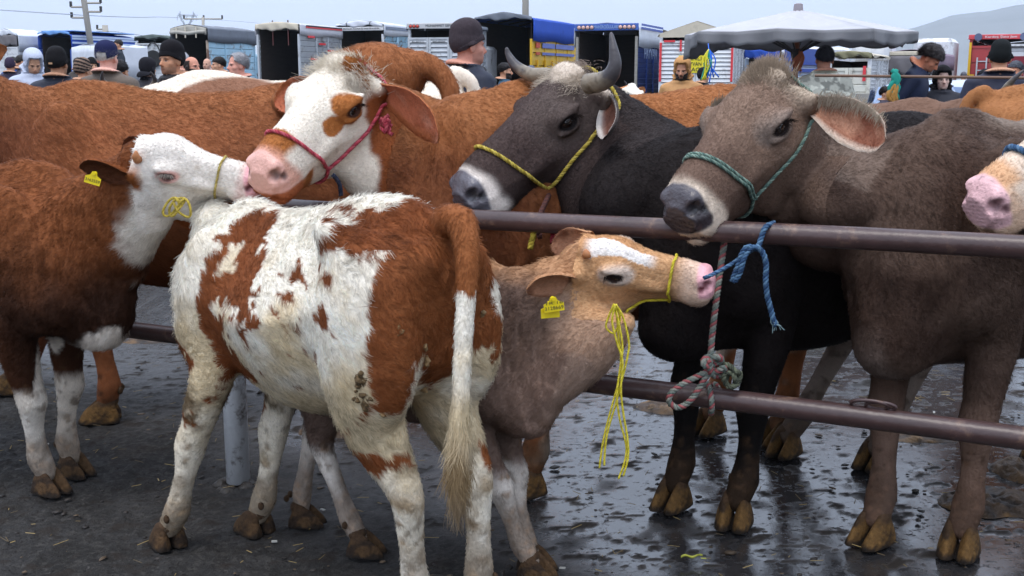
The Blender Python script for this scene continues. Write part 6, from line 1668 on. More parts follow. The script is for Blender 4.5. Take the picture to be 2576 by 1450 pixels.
# ---- red cow with the white face
def coat_white_face(I):
    P, H = I['P'], I['H']; n = fbm(P, 4, 14, 4); n2 = fbm(P, 14, 15, 3)
    c = np.tile(lin(146, 90, 54), (len(P), 1)) * (1 + .24 * n + .14 * n2)[:, None]
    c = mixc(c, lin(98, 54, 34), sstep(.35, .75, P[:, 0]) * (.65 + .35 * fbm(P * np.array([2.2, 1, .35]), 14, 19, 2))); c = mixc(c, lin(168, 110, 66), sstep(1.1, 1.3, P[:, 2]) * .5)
    hd = I['head'] & (I['ear'] < .5); hw = H + .014 * np.stack([n2, n, n2], 1)
    hc = np.tile(lin(238, 226, 208), (len(P), 1)) * (1 + .03 * n2)[:, None]
    red = lin(168, 104, 54)
    ep = np.sqrt(((hw[:, 0] - .162) / .046) ** 2 + ((hw[:, 2] + .034) / .054) ** 2 + np.where(hw[:, 1] > 0, 0, 9))
    ep2 = np.sqrt(((hw[:, 0] - .235) / .045) ** 2 + ((hw[:, 2] + .060) / .028) ** 2 + np.where(hw[:, 1] > 0, 0, 9))
    hc = mixc(hc, red, np.maximum(sstep(1.08, .92, ep), sstep(1.08, .92, ep2)))
    pol = np.sqrt(((hw[:, 0] + .0) / .05) ** 2 + ((hw[:, 1] - .055) / .036) ** 2)
    hc = mixc(hc, lin(160, 100, 50), sstep(1.1, .9, pol) * (hw[:, 2] > -.05))
    hc = mixc(hc, red, sstep(.375, .385, hw[:, 0]) * sstep(-.045, -.02, hw[:, 2]) * (np.abs(hw[:, 1]) < .06))
    hc = mixc(hc, lin(165, 105, 60), sstep(.36, .38, hw[:, 0]) * sstep(-.125, -.14, hw[:, 2]) * (hw[:, 1] > -.2))
    bk = sstep(.095, .07, hw[:, 0] - .50 * np.clip(-hw[:, 2] - .06, 0, 1)) * sstep(-.03, -.07, hw[:, 2])
    hc = mixc(hc, lin(140, 78, 42), bk)
    pad, ring, eye, nost = muzzle_masks(I)
    hc = mixc(hc, lin(215, 160, 138), np.clip(ring * sstep(-.14, -.12, H[:, 2]), 0, 1) * .9); hc = mixc(hc, lin(218, 166, 150), pad)
    hc = mixc(hc, lin(165, 95, 60), sstep(-.125, -.135, H[:, 2]) * sstep(.42, .45, H[:, 0])); hc = mixc(hc, lin(44, 22, 20), nost)
    hc = mixc(hc, lin(70, 44, 34), sstep(.036, .029, eye))
    c = mixc(c, hc, hd.astype(float))
    c = mixc(c, lin(234, 222, 204), (~I['head']) * (H[:, 0] > -.03) * (H[:, 0] < .03) * (H[:, 2] > -.03) * (np.abs(H[:, 1]) < .07))
    e = I['ear']; c = np.where((e > .5)[:, None], np.tile(lin(170, 104, 62), (len(P), 1)) * (1 + .15 * n2)[:, None], c)
    ic = mixc(np.tile(lin(196, 116, 84), (len(P), 1)), lin(150, 84, 50), sstep(.45, .75, I['ev'] + .3 * n2)); ic = mixc(ic, lin(206, 140, 112), sstep(.1, .5, n2))
    c = np.where((e > 1.5)[:, None], ic, c)
    c = mixc(c, lin(220, 208, 190), sstep(.5, .35, P[:, 2] + .1 * n) * .7 * sstep(-.1, .2, n))
    c = mud_legs(c, I, .26, .9, (72, 54, 38), 9)
    return c, pad * .8, furlen(I, .018, .010, np.maximum(pad, sstep(.032, .026, eye)))
def white_tufts(I, root, X, R, r):
    n = 2400
    a = r.normal(0, 1, (n, 3)) * np.array([.032, .052, .0]); p = a + np.array([.01, .005, .030]); p[:, 2] -= 2.4 * p[:, 1] ** 2 + 2.0 * p[:, 0] ** 2
    N = nrm(np.stack([p[:, 0] * 4, p[:, 1] * 10, np.ones(n)], 1))
    k = np.where(r.random(n) < .5, 1, -1); g = np.sin(p[:, 1] * 90)
    d = nrm(np.stack([.6 + .4 * g, p[:, 1] * 4, .42 + .2 * g], 1) + r.normal(0, .28, (n, 3)))
    L = r.uniform(.02, .055, n); q = np.sqrt(((p[:, 0] - .0) / .05) ** 2 + ((p[:, 1] - .055) / .032) ** 2)
    c = np.tile(lin(238, 224, 200), (n, 1)); c = np.where((q < 1)[:, None], lin(160, 102, 52), c) * r.uniform(.8, 1.1, n)[:, None]
    tuft(root, X(p), nrm(N @ R.T), nrm(d @ R.T), L, c, .0008, .5, .45)
    m = 2600; p = np.stack([r.normal(.045, .02, m), r.normal(.075, .012, m), r.normal(.0, .02, m)], 1)
    c = np.tile(lin(234, 222, 204), (m, 1)) * r.uniform(.85, 1.08, m)[:, None]; q = (p[:, 0] < .05) & (r.random(m) < .5); c[q] = lin(158, 100, 50)
    d = nrm(np.stack([.6 + 0 * p[:, 0], .5 + 0 * p[:, 0], -.5 + 0 * p[:, 0]], 1) + r.normal(0, .3, (m, 3)))
    tuft(root, X(p), nrm(np.tile(np.array([0, .8, .6]), (m, 1)) @ R.T), nrm(d @ R.T), r.uniform(.02, .05, m), c, .0008, .3, .5)
HEAD_WF = dict(t=[-0.572, 3.874, 1.528], R=[[-0.451, 0.878, -0.159], [-0.724, -0.465, -0.509], [-0.521, -0.114, 0.846]], s=.985)
WF = make_cow('cow', 'red-brown cow with white face, brown eye patch and pink rope halter', (.02, 4.0), (-.86, -.51), 1.07, coat_white_face, HEAD_WF,
              legs={'FL': (*ground(1322, 1240)[:2], .2), 'HR': (*ground(1780, 1085)[:2], .3)}, Lx=.98, seed=13,
              ears=[dict(base=(.0, .135, -.065), tip=at(1100, 338, 3.55), face=(-.25, -.85, -.45), w=.165, droop=.0, cup=1.05), dict(base=(.0, -.135, -.065), tip=at(690, 262, 4.05), face=(-.5, -.6, 0), w=.12)],
              tufts=[white_tufts], neck_mid=(-.28, 4.0, 1.22), neck_h=(.21, .34, .16), folds=.009, eye_col=lin(205, 205, 210))

# ---- big red-brown cow behind, tail raised
def coat_red(I):
    P, H = I['P'], I['H']; n = fbm(P * np.array([1, 1, .5]), 4, 24, 4); n2 = fbm(P * np.array([.5, 1, 1.4]), 16, 25, 3)
    c = np.tile(lin(138, 84, 52), (len(P), 1)) * (1 + .30 * n + .20 * n2)[:, None]
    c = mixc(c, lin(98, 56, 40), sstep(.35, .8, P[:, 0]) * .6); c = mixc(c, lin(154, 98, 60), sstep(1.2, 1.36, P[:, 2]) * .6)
    c = mud_legs(c, I, .16, .7, (70, 48, 34), 11)
    return c, np.zeros(len(P)), furlen(I, .025, .013, np.zeros(len(P)))
RX = make_cow('cow', 'big red-brown cow facing left with its tail raised in an arch', (-1.90, 4.95), (-1.0, .03), 1.07, coat_red,
              dict(t=[-2.62, 4.95, 1.56], R=[[-.9, 0, -.43], [0, -1, 0], [-.43, 0, .9]], s=1.05),
              legs={'FL': (*ground(272, 1058)[:2], .25), 'FR': (*ground(12, 985)[:2], .1)}, Lx=1.02, seed=14, h_body=.013, h_head=.011, eyes=True, fur_len=.03, fur=24000,
              ears=[dict(base=(.02, .115, -.06), tip=at(16, 122, 4.72), face=(.0, -1, .2), w=.13), dict(base=(.02, -.115, -.06), tip=(-2.6, 5.25, 1.55), face=(.0, -1, .2), w=.12)],
              tail=[(*at(880, 225, 4.95), .16), (*at(950, 200, 4.95), .15), (*at(1015, 186, 4.95), .118), (*at(1066, 168, 4.93), .062), (*at(1104, 184, 4.91), .046), (*at(1126, 216, 4.90), .043), (*at(1135, 252, 4.88), .038), (*at(1138, 420, 4.86), .03)], rump_up=.03)

# ---- patched calf in front, seen from behind its left flank
Z7 = lambda X, Y: ((600 + X / 1.3807) * .62891, (700 + Y / 1.3807) * .62891)
CALF_A = [(470, 215), (560, 205), (700, 185), (700, 250), (640, 330), (650, 390), (620, 480), (590, 560), (560, 600), (600, 640), (570, 700), (530, 680), (560, 760), (610, 800), (600, 830), (540, 860), (520, 960), (470, 830), (480, 740), (400, 700), (410, 770), (390, 880), (420, 940), (460, 980), (540, 1080), (570, 1120), (530, 1160), (590, 1260), (480, 1220), (400, 1150), (350, 1060), (330, 960), (290, 880), (260, 760), (255, 640), (280, 560), (250, 480), (320, 440), (330, 370), (420, 300)]
CALF_AW = [(430, 395), (525, 370), (480, 440), (400, 560), (345, 600), (385, 500)]
CALF_B = [(970, 185), (1050, 165), (1120, 185), (1130, 212), (1290, 175), (1400, 135), (1560, 85), (1600, 20), (1760, 60), (1900, 200), (1950, 420), (1960, 640), (1900, 700), (1900, 1000), (1640, 1050), (1580, 1130), (1550, 1270), (1450, 1330), (1340, 1250), (1390, 1180), (1370, 1100), (1270, 1040), (1230, 1010), (1260, 960), (1220, 870), (1240, 790), (1310, 760), (1420, 760), (1380, 620), (1370, 540), (1330, 470), (1360, 410), (1240, 390), (1240, 440), (1270, 480), (1160, 460), (1060, 420), (930, 420), (920, 350), (1000, 310), (1020, 250)]
CALF_S = [[(795, 455), (825, 470), (845, 560), (865, 640), (820, 600), (770, 610)], [(925, 490), (960, 530), (1005, 560), (985, 615), (930, 560)], [(930, 705), (965, 740), (975, 810), (960, 865), (880, 790)], [(955, 850), (1015, 895), (970, 885)],
          [(665, 755), (715, 785), (690, 805)], [(725, 835), (800, 820), (755, 865)], [(715, 655), (800, 645), (790, 700), (735, 705)], [(690, 560), (740, 560), (730, 600)]]
CALF_C = [(95, 880), (180, 960), (235, 1040), (200, 1120), (150, 1180), (145, 1280), (185, 1340), (245, 1365), (215, 1415), (140, 1330), (105, 1200), (75, 1100), (60, 1000)]
CALF_D = [(1490, 1375), (1560, 1420), (1660, 1560), (1600, 1540), (1500, 1440)]
def coat_patched(I):
    P, H, V = I['P'], I['H'], I['V']
    if 'polys' not in PATCH:
        toL = I['toL']; c0 = np.array([0, 0, CAM_H]); 
        def mp(poly):
            out = []
            for X, Y in poly:
                d = toL(c0 + ray(*Z7(X, Y))) - toL(c0); o = toL(c0); ts = np.linspace(2.5, 3.9, 180); q = o + d * ts[:, None]
                f = eval_solid(I['sol'], q); k = int(np.argmax(f < .004)) if (f < .004).any() else int(np.argmin(f)); q = q[k]
                out.append((q[0], q[2]))
            return out
        PATCH['polys'] = [mp(p) for p in (CALF_A, CALF_AW, CALF_B, CALF_C, CALF_D)], [mp(p) for p in CALF_S]
    (A, AW, B, C_, D_), SP = PATCH['polys']
    w = np.stack([fbm(V, 26, 40 + i, 3) for i in range(3)], 1) * .022 + np.stack([fbm(V, 70, 47 + i, 2) for i in range(3)], 1) * .010
    x, z = V[:, 0] + w[:, 0], V[:, 2] + w[:, 1]
    k = in_poly(x, z, A) & ~in_poly(x, z, AW) | in_poly(x, z, B) | in_poly(x, z, C_) | in_poly(x, z, D_)
    for s_ in SP: k |= in_poly(x, z, s_)
    fk = fbm(V * np.array([1, 1, .7]), 24, 52, 3)
    k &= ~((fk > .36) & (V[:, 0] > -.42)); k |= (fk < -.44) & (V[:, 0] < .32) & (V[:, 0] > -.35) & (V[:, 2] > .62) & (V[:, 2] < .98)
    n = fbm(V, 6, 44, 3); n2 = fbm(V, 22, 45, 3)
    tl = I['tail'](V) < .01
    k = np.where(tl, z > .99, k)
    far = V[:, 1] < -.05
    k = np.where(far & ~tl, (fbm(V, 3.2, 48, 2) > .0) & (z > .45), k)
    k = np.where(tl, k, k | ((V[:, 0] < -.525 + .8 * w[:, 2]) & (z > .665 + 1.2 * w[:, 2]) & (z < 1.2) & (V[:, 1] > -.12)))
    inner_leg = (I['N'][:, 1] * np.sign(V[:, 1]) < -.15) & (z < .8) & (V[:, 0] < -.2)
    k &= ~inner_leg
    white = np.tile(lin(238, 229, 212), (len(V), 1)) * (1 + .06 * n2)[:, None]
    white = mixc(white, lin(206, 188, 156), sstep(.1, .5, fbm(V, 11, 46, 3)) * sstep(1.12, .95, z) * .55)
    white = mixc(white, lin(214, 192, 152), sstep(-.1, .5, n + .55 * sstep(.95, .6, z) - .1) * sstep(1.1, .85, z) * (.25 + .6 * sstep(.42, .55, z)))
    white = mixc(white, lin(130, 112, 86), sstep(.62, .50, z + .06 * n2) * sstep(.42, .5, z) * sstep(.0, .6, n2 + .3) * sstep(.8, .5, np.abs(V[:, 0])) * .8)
    brown = np.tile(lin(124, 70, 38), (len(V), 1)) * (1 + .18 * n + .18 * n2)[:, None]
    brown = mixc(brown, lin(150, 92, 52), sstep(-.45, -.75, V[:, 0]) * .7)
    c = np.where(k[:, None], brown, white)
    # mud: caked hocks, knees, tail end
    hock = sstep(.46, .40, z) * sstep(.22, .28, z) * (V[:, 0] < -.3)
    c = mixc(c, lin(140, 112, 72), hock * sstep(-.2, .4, n2 + .3 * n) * .75)
    c = mixc(c, lin(128, 98, 58), tl * sstep(.66, .56, z + .05 * n2) * .75)
    c = mud_legs(c, I, .36, .9, (96, 74, 48), 21)
    c = mixc(c, lin(84, 64, 40), sstep(.06, .02, np.sqrt((V[:, 0] - .38) ** 2 + (z - .52) ** 2) + .03 * n2) * .85)
    c = mixc(c, lin(78, 60, 38), sstep(.56, .50, z + .05 * n2) * sstep(.42, .46, z) * sstep(.05, .25, V[:, 0]) * sstep(-.1, .3, n2) * .8)
    e = I['ear']; c = np.where((e > .5)[:, None], lin(150, 84, 44), c)
    fl = np.where(tl, .016 + .045 * sstep(.80, .55, z), np.where(z > .5, .023 + .016 * sstep(1.02, 1.12, z) + .010 * sstep(.35, .5, V[:, 0]), .012)) * np.where(k, 1, 1.05)
    return c, np.zeros(len(V)), np.where(e > .5, .01, fl)
PATCH = {}
C1F, C1H = np.array([-.825, 3.47]), np.array([-.205, 2.86])
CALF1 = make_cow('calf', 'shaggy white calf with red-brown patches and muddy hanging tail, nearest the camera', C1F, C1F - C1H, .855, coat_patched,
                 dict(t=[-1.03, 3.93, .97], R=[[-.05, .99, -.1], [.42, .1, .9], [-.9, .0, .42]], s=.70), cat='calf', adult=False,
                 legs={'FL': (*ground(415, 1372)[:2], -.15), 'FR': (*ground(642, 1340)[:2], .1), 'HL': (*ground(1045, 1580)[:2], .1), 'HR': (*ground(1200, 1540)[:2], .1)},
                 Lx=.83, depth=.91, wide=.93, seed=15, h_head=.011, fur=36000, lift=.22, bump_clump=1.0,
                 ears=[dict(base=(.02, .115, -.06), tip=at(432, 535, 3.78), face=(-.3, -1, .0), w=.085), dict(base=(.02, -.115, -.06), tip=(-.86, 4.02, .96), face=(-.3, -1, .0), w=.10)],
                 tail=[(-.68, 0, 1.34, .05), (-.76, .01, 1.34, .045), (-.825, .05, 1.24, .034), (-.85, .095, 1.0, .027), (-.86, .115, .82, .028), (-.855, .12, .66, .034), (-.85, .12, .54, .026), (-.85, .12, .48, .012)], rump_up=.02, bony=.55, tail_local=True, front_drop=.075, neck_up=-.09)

# ---- red calf with white face on the left
def coat_left_calf(I):
    P, H, V = I['P'], I['H'], I['V']; n = fbm(V * np.array([1.6, 1, .45]), 7, 54, 4); n2 = fbm(V, 20, 55, 3)
    c = np.tile(lin(124, 72, 40), (len(V), 1)) * (1 + .20 * n + .14 * n2)[:, None]
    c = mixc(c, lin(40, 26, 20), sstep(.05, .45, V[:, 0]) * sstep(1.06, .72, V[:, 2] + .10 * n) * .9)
    c = mixc(c, lin(148, 88, 48), sstep(.15, -.2, V[:, 0]) * .6)
    fr = sstep(.78, .84, V[:, 0] + .06 * n2) * sstep(1.05, .95, V[:, 2] - .4 * (V[:, 0] - .7)) * (~I['head'])
    neckw = sstep(-.03, .02, H[:, 0] + .03 * n2 - .25 * (H[:, 2] + .15)) * sstep(-.06, -.12, H[:, 2]) * sstep(-.36, -.29, H[:, 2]) * (np.abs(H[:, 1]) < .3) * (H[:, 0] < .3)
    c = mixc(c, lin(226, 216, 202), np.maximum(fr, neckw * (~I['head'])))
    c = mixc(c, lin(226, 214, 198), sstep(.43, .38, V[:, 2] + .03 * n2) * (~I['head']) * (V[:, 0] > 0))
    c = mixc(c, lin(228, 218, 204), (np.abs(V[:, 1]) < .10) * sstep(.60, .54, V[:, 2]) * (V[:, 0] > .1) * (~I['head']))
    c = mixc(c, lin(222, 210, 198), sstep(.045, .03, np.linalg.norm((V - np.array([.36, 0, 1.02]))[:, [0, 2]], axis=1)))
    hd = I['head'] & (I['ear'] < .5)
    hc = np.tile(lin(240, 230, 218), (len(V), 1)) * (1 + .03 * n2)[:, None]
    hc = mixc(hc, lin(158, 94, 50), sstep(.05, .02, H[:, 0] + .015 * n2) * sstep(.0, -.05, H[:, 2]) * sstep(-.15, -.12, H[:, 2]) * sstep(.06, .08, np.abs(H[:, 1])))
    hc = mixc(hc, lin(196, 166, 128), sstep(.6, .9, n2 + .35) * sstep(.12, .2, H[:, 0]) * sstep(-.03, .0, H[:, 2]) * .6)
    pad, ring, eye, nost = muzzle_masks(I)
    hc = mixc(hc, lin(228, 186, 176), ring * .55); hc = mixc(hc, lin(226, 168, 172), pad); hc = mixc(hc, lin(84, 36, 40), nost)
    hc = mixc(hc, lin(226, 178, 166), sstep(.055, .04, eye)); hc = mixc(hc, lin(120, 84, 78), sstep(.035, .028, eye))
    c = mixc(c, hc, hd.astype(float))
    e = I['ear']; c = np.where((e > .5)[:, None], np.tile(lin(128, 72, 38), (len(V), 1)) * (1 + .2 * n2)[:, None], c)
    c = np.where((e > 1.5)[:, None], np.tile(lin(96, 56, 36), (len(V), 1)), c)
    c = mud_legs(c, I, .34, .9, (90, 68, 46), 13)
    c = mixc(c, lin(226, 214, 200), sstep(1.0, .7, np.sqrt(((V[:, 0] - .66 + .05 * n2) / .10) ** 2 + ((V[:, 2] - .575 + .06 * n) / .075) ** 2) + .25 * n2) * (~I['head']) * (V[:, 2] > .47))
    return c, pad * .7, furlen(I, .022, .011, np.maximum(pad, sstep(.032, .026, eye)))
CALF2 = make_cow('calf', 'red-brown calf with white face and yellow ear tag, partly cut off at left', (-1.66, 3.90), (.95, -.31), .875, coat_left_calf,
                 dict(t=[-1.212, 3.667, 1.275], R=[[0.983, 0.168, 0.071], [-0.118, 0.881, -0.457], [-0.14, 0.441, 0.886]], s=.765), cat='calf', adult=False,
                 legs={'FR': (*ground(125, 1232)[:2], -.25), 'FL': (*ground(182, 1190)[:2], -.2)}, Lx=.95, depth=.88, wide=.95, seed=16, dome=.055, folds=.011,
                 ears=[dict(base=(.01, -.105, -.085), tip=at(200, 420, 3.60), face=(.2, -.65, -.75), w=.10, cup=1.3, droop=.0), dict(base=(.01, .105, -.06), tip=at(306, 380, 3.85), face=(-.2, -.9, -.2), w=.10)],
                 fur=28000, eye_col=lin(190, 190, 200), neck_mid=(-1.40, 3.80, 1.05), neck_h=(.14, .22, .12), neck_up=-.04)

# ---- small grey-brown calf stretching its head to the right
def coat_small_calf(I):
    P, H, V = I['P'], I['H'], I['V']; n = fbm(V, 7, 64, 4); n2 = fbm(V, 22, 65, 3)
    c = np.tile(lin(100, 81, 71), (len(V), 1)) * (1 + .20 * n + .14 * n2)[:, None]
    c = mixc(c, lin(168, 124, 86), sstep(.90, .98, V[:, 2] + .02 * n2) * .8)
    c = mixc(c, lin(150, 122, 106), sstep(.84, .64, V[:, 2] - .45 * (V[:, 0] - .45) + .08 * n) * sstep(.3, .5, V[:, 0]) * .8)
    c = mixc(c, lin(186, 158, 138), (np.abs(V[:, 1]) < .06) * sstep(.45, .6, V[:, 0]) * .6)
    c = mixc(c, lin(226, 216, 204), sstep(.36, .30, V[:, 2] + .02 * n2) * (~I['head']))
    hd = I['head'] & (I['ear'] < .5); Hn = H + .012 * np.stack([n2, n2, n], 1)
    hc = np.tile(lin(204, 158, 114), (len(V), 1)) * (1 + .10 * n2 + .05 * n)[:, None]
    hc = mixc(hc, lin(184, 130, 86), sstep(.01, .04, H[:, 2]) * .5)
    bl = np.abs(Hn[:, 1] + .034) < .020 + .014 * sstep(.22, .12, H[:, 0])
    hc = mixc(hc, lin(240, 232, 224), bl * sstep(.0, .03, H[:, 2] + .03) * sstep(.0, .06, H[:, 0]) * sstep(.32, .26, H[:, 0]) * sstep(-.012, -.03, -Hn[:, 1] * 0 - .03))
    pad, ring, eye, nost = muzzle_masks(I)
    hc = mixc(hc, lin(224, 208, 194), sstep(.085, .055, eye) * .8)
    hc = mixc(hc, lin(228, 198, 176), sstep(.36, .44, H[:, 0]) * .85)
    hc = mixc(hc, lin(190, 160, 136), sstep(-.16, -.22, H[:, 2]) * .5)
    hc = mixc(hc, lin(232, 172, 176), pad); hc = mixc(hc, lin(110, 48, 54), nost); hc = mixc(hc, lin(62, 46, 42), sstep(.036, .029, eye))
    c = mixc(c, hc, hd.astype(float))
    c = mixc(c, lin(190, 140, 96), (~I['head']) * sstep(-.2, -.02, H[:, 0]) * (H[:, 0] < .2) * sstep(-.16, -.05, H[:, 2]) * (np.abs(H[:, 1]) < .3) * .8)
    c = mixc(c, lin(186, 146, 114), (~I['head']) * sstep(-.42, -.22, H[:, 2]) * sstep(-.15, .05, H[:, 0]) * (H[:, 0] < .6) * (np.abs(H[:, 1]) < .3) * .45)
    e = I['ear']; c = np.where((e > .5)[:, None], np.tile(lin(190, 142, 104), (len(V), 1)), c)
    c = np.where((e > 1.5)[:, None], mixc(np.tile(lin(176, 130, 102), (len(V), 1)), lin(120, 78, 58), sstep(-.1, .4, n2)), c)
    c = mud_legs(c, I, .46, .92, (90, 66, 42), 17)
    return c, pad * .7, furlen(I, .020, .010, np.maximum(pad, sstep(.032, .026, eye)))
C3F, C3H = np.array([-.09, 3.28]), np.array([-.72, 3.64])
CALF3 = make_cow('calf', 'small grey-brown calf with orange face, stretching its head right over the lower rail', C3F, C3F - C3H, .70, coat_small_calf,
                 dict(t=[0.205, 3.164, 1.024], R=[[0.947, 0.319, -0.051], [-0.309, 0.851, -0.424], [-0.092, 0.417, 0.904]], s=.72), cat='calf', adult=False,
                 legs={'FR': (*ground(1352, 1452)[:2], .0), 'FL': (*ground(1345, 1432)[:2], .0), 'HR': (*ground(918, 1395)[:2], .3), 'HL': (*ground(752, 1320)[:2], .4)}, Lx=.78, depth=.90, wide=.86, seed=17, dome=.030,
                 ears=[dict(base=(.01, -.105, -.09), tip=at(1328, 728, 3.03), face=(.45, -.62, -.65), w=.095, cup=1.3), dict(base=(.01, .10, -.02), tip=at(1386, 626, 3.36), face=(-.3, -.9, .1), w=.10, cup=1.1)],
                 fur=30000, neck_mid=(.075, 3.20, .82), neck_h=(.14, .20, .10), hoof_s=1.05, folds=.007,
                 throat=[(*at(1290, 985, 3.22), .09, .12), (*at(1380, 922, 3.18), .085, .12), (*at(1470, 868, 3.13), .075, .105), (*at(1535, 832, 3.10), .058, .07), (*at(1578, 812, 3.07), .03, .026)])

# ---- pale muzzle coming in from the right
def coat_pale(I):
    P, H, V = I['P'], I['H'], I['V']; n2 = fbm(V, 20, 75, 3)
    c = np.tile(lin(226, 204, 182), (len(V), 1)) * (1 + .06 * n2)[:, None]
    pad, ring, eye, nost = muzzle_masks(I); hd = I['head'] & (I['ear'] < .5)
    c = mixc(c, lin(214, 168, 128), hd * sstep(.40, .44, H[:, 0] + .02 * n2) * sstep(-.04, -.015, H[:, 2]))
    c = mixc(c, lin(210, 160, 120), ring * .5); pc = np.tile(lin(226, 180, 180), (len(V), 1))
    pc = mixc(pc, lin(110, 84, 82), sstep(.5, .6, noise3(H, 110, 3)) * .5)
    c = mixc(c, 0 * c + pc, pad); c = mixc(c, lin(70, 32, 36), nost); c = mixc(c, lin(90, 60, 52), hd * sstep(.036, .029, eye))
    return c, pad * .7, furlen(I, .02, .011, pad)
_px = nrm(np.array([-.86, -.26, -.44])); _py = nrm(np.cross(np.array([-.25, -.35, .9]), _px)); _pR = np.stack([_px, _py, np.cross(_px, _py)], 1)
HEAD_PALE = dict(t=list(at(2478, 470, 3.05) - _pR @ np.array([.50, .0, -.03])), R=_pR, s=1.0)
PALE = make_cow('cow', 'cream-white cow, only its pink speckled muzzle and blue halter showing at right edge', (2.42, 3.30), (-.95, -.3), .98, coat_pale, HEAD_PALE, seed=18, h_body=.016, fur=6000, furry_head=40000,
                ears=[dict(base=(.02, .115, -.06), tip=(2.35, 3.1, 1.5), face=(-.5, -1, 0), w=.12)])
# ------------------------------------------------------------------ halters, ropes, ear tags, mud on coats
def rope_mat(name, rough=.8): return mat('rope_' + name, attr=True, rough=rough, spec=.2, noise=.25, nscale=160, bump=.4, bscale=300)
def rope_obj(name, pts, r, cols, parent=None, loc=None, m=None, tpm=30):
    P = catmull(pts, max(24, len(pts) * 8)); P = P - (np.asarray(loc) if loc is not None else 0)
    V, F, S = rope_geo(P, r, tpm)
    c = np.array([lin(*cols[int(k) % len(cols)]) for k in range(3)])[S] * (1 + .25 * fbm(V, 30, 3, 2))[:, None]
    me = mesh_from(name, V, F, cols=np.clip(c, 0, 1)); o = link(name, me, rope_mat('laid'), parent)
    if loc is not None and parent is None: o.location = loc
    return o
def halter(cow, segs, r, cols, extra=()):
    """segs: polylines in head coordinates laid on the skin"""
    X, sol = cow['X'], cow['hs']
    e = Solid(); e.ops = list(cow['sol'].ops)
    first = None
    for pts in segs:
        P = catmull(np.array(pts, float), 10 * len(pts)); W = snap(e, X(P), r * .75 + .003, 6)
        o = rope_obj('halter' if first is None else 'strap', W, r, cols, cow['root'] if first is None else first)
        first = first or o
    return first
def nose_loop(J, xt, zt=.03, y=.10):
    return [(J[0], J[1], J[2]), (xt * .55 + J[0] * .45, y, -.09), (xt, y * .55, zt - .01), (xt + .005, 0, zt), (xt, -y * .55, zt - .01), (xt * .55 + J[0] * .45, -y, -.09), (J[0], -J[1], J[2])]
def under(J, d=-.05): return [(J[0], J[1], J[2]), (J[0], J[1] * .5, J[2] + d), (J[0], -J[1] * .5, J[2] + d), (J[0], -J[1], J[2])]
def cheek(J, s=1, top=(-.06, .0, -.01), ear=(.045, .14, -.11)): return [(J[0], s * J[1], J[2]), (J[0] * .6 + ear[0] * .4, s * .12, -.16), (ear[0], s * ear[1], ear[2]), (-.05, s * .10, -.05), top]
PINK, YELO, GRN, BLU = [(182, 70, 84), (154, 56, 70), (190, 92, 100)], [(176, 156, 66), (146, 126, 46), (188, 168, 82)], [(100, 124, 112), (80, 102, 94), (126, 144, 130)], [(62, 92, 122), (48, 74, 104), (84, 112, 138)]
J = (.305, .085, -.205)
halter(WF, [nose_loop(J, .40), under(J), cheek(J), cheek(J, -1)], .0065, PINK)
kn = WF['X']((.065, .172, -.15))
g_ = np.random.default_rng(4)
rope_obj('knot', [kn + g_.normal(0, .017, 3) for k in range(16)], .008, PINK, WF['root'])
rope_obj('lead_end', [WF['X']((.305, .09, -.21)), WF['X']((.29, .09, -.26)), WF['X']((.29, .08, -.31))], .008, [(52, 56, 74), (66, 70, 88)], WF['root'])
halter(BULL, [nose_loop(J, .39), under(J), cheek(J), cheek(J, -1)], .0068, YELO)
halter(GREY, [nose_loop(J, .385), [(p[0] - .012, p[1], p[2] - .004) for p in nose_loop(J, .385)], under(J), cheek(J), cheek(J, -1)], .0055, GRN)
JC = (.25, .07, -.19)
halter(CALF2, [nose_loop((.33, .06, -.16), .365, .03, .08), under((.33, .06, -.16))], .0042, [(176, 158, 92), (150, 132, 70)])
k2 = CALF2['toL'](at(443, 522, 3.50))
rope_obj('knot_loops', [k2 + np.array([.036 * math.cos(t * 1.9) + .006 * (t - 3.5), -.004 * math.sin(t * 5), .030 * math.sin(t * 2.4)]) for t in np.linspace(0, 9, 30)], .0042, [(186, 164, 70), (160, 140, 56)], CALF2['root'])
halter(CALF3, [nose_loop((.355, .062, -.185), .37, .03, .08), under((.355, .062, -.185)), [(.355, -.062, -.185), (.25, -.07, -.205), (.16, -.075, -.215), (.10, -.07, -.22)]], .0042, [(206, 190, 60), (184, 166, 44)])
halter(PALE, [nose_loop(J, .37), under(J)], .0095, BLU)
def free(pts, Y): return [at(x, y, Y if np.isscalar(Y) else Y[i]) for i, (x, y) in enumerate(pts)]
# yellow twine trailing from the small calf
YT = [(214, 198, 52), (196, 178, 40), (224, 208, 80)]
lead = empty('yellow_twine', at(1545, 765, 3.0)); tag(lead, 'bright yellow twine hanging in strands from the small calf halter', 'twine'); LO = np.array(lead.location)
for k, pts in enumerate([[(1545, 765), (1530, 800), (1525, 825), (1545, 838), (1560, 800), (1548, 768)], [(1545, 766), (1552, 800), (1556, 850), (1562, 900), (1556, 960), (1540, 1020), (1524, 1080), (1514, 1130), (1508, 1178)],
                         [(1549, 766), (1568, 800), (1582, 862), (1578, 900), (1566, 950), (1548, 1020), (1530, 1080), (1522, 1130), (1520, 1172)], [(1546, 768), (1560, 830), (1566, 880), (1558, 940), (1552, 1000), (1560, 1060), (1575, 1120), (1572, 1160), (1556, 1205)],
                         [(1547, 768), (1540, 810), (1552, 862), (1566, 910), (1562, 980), (1568, 1040), (1578, 1100), (1580, 1150), (1568, 1198)]]):
    rope_obj('strand', free(pts, 2.99 - .006 * k), .0034, YT, lead, LO, tpm=45)
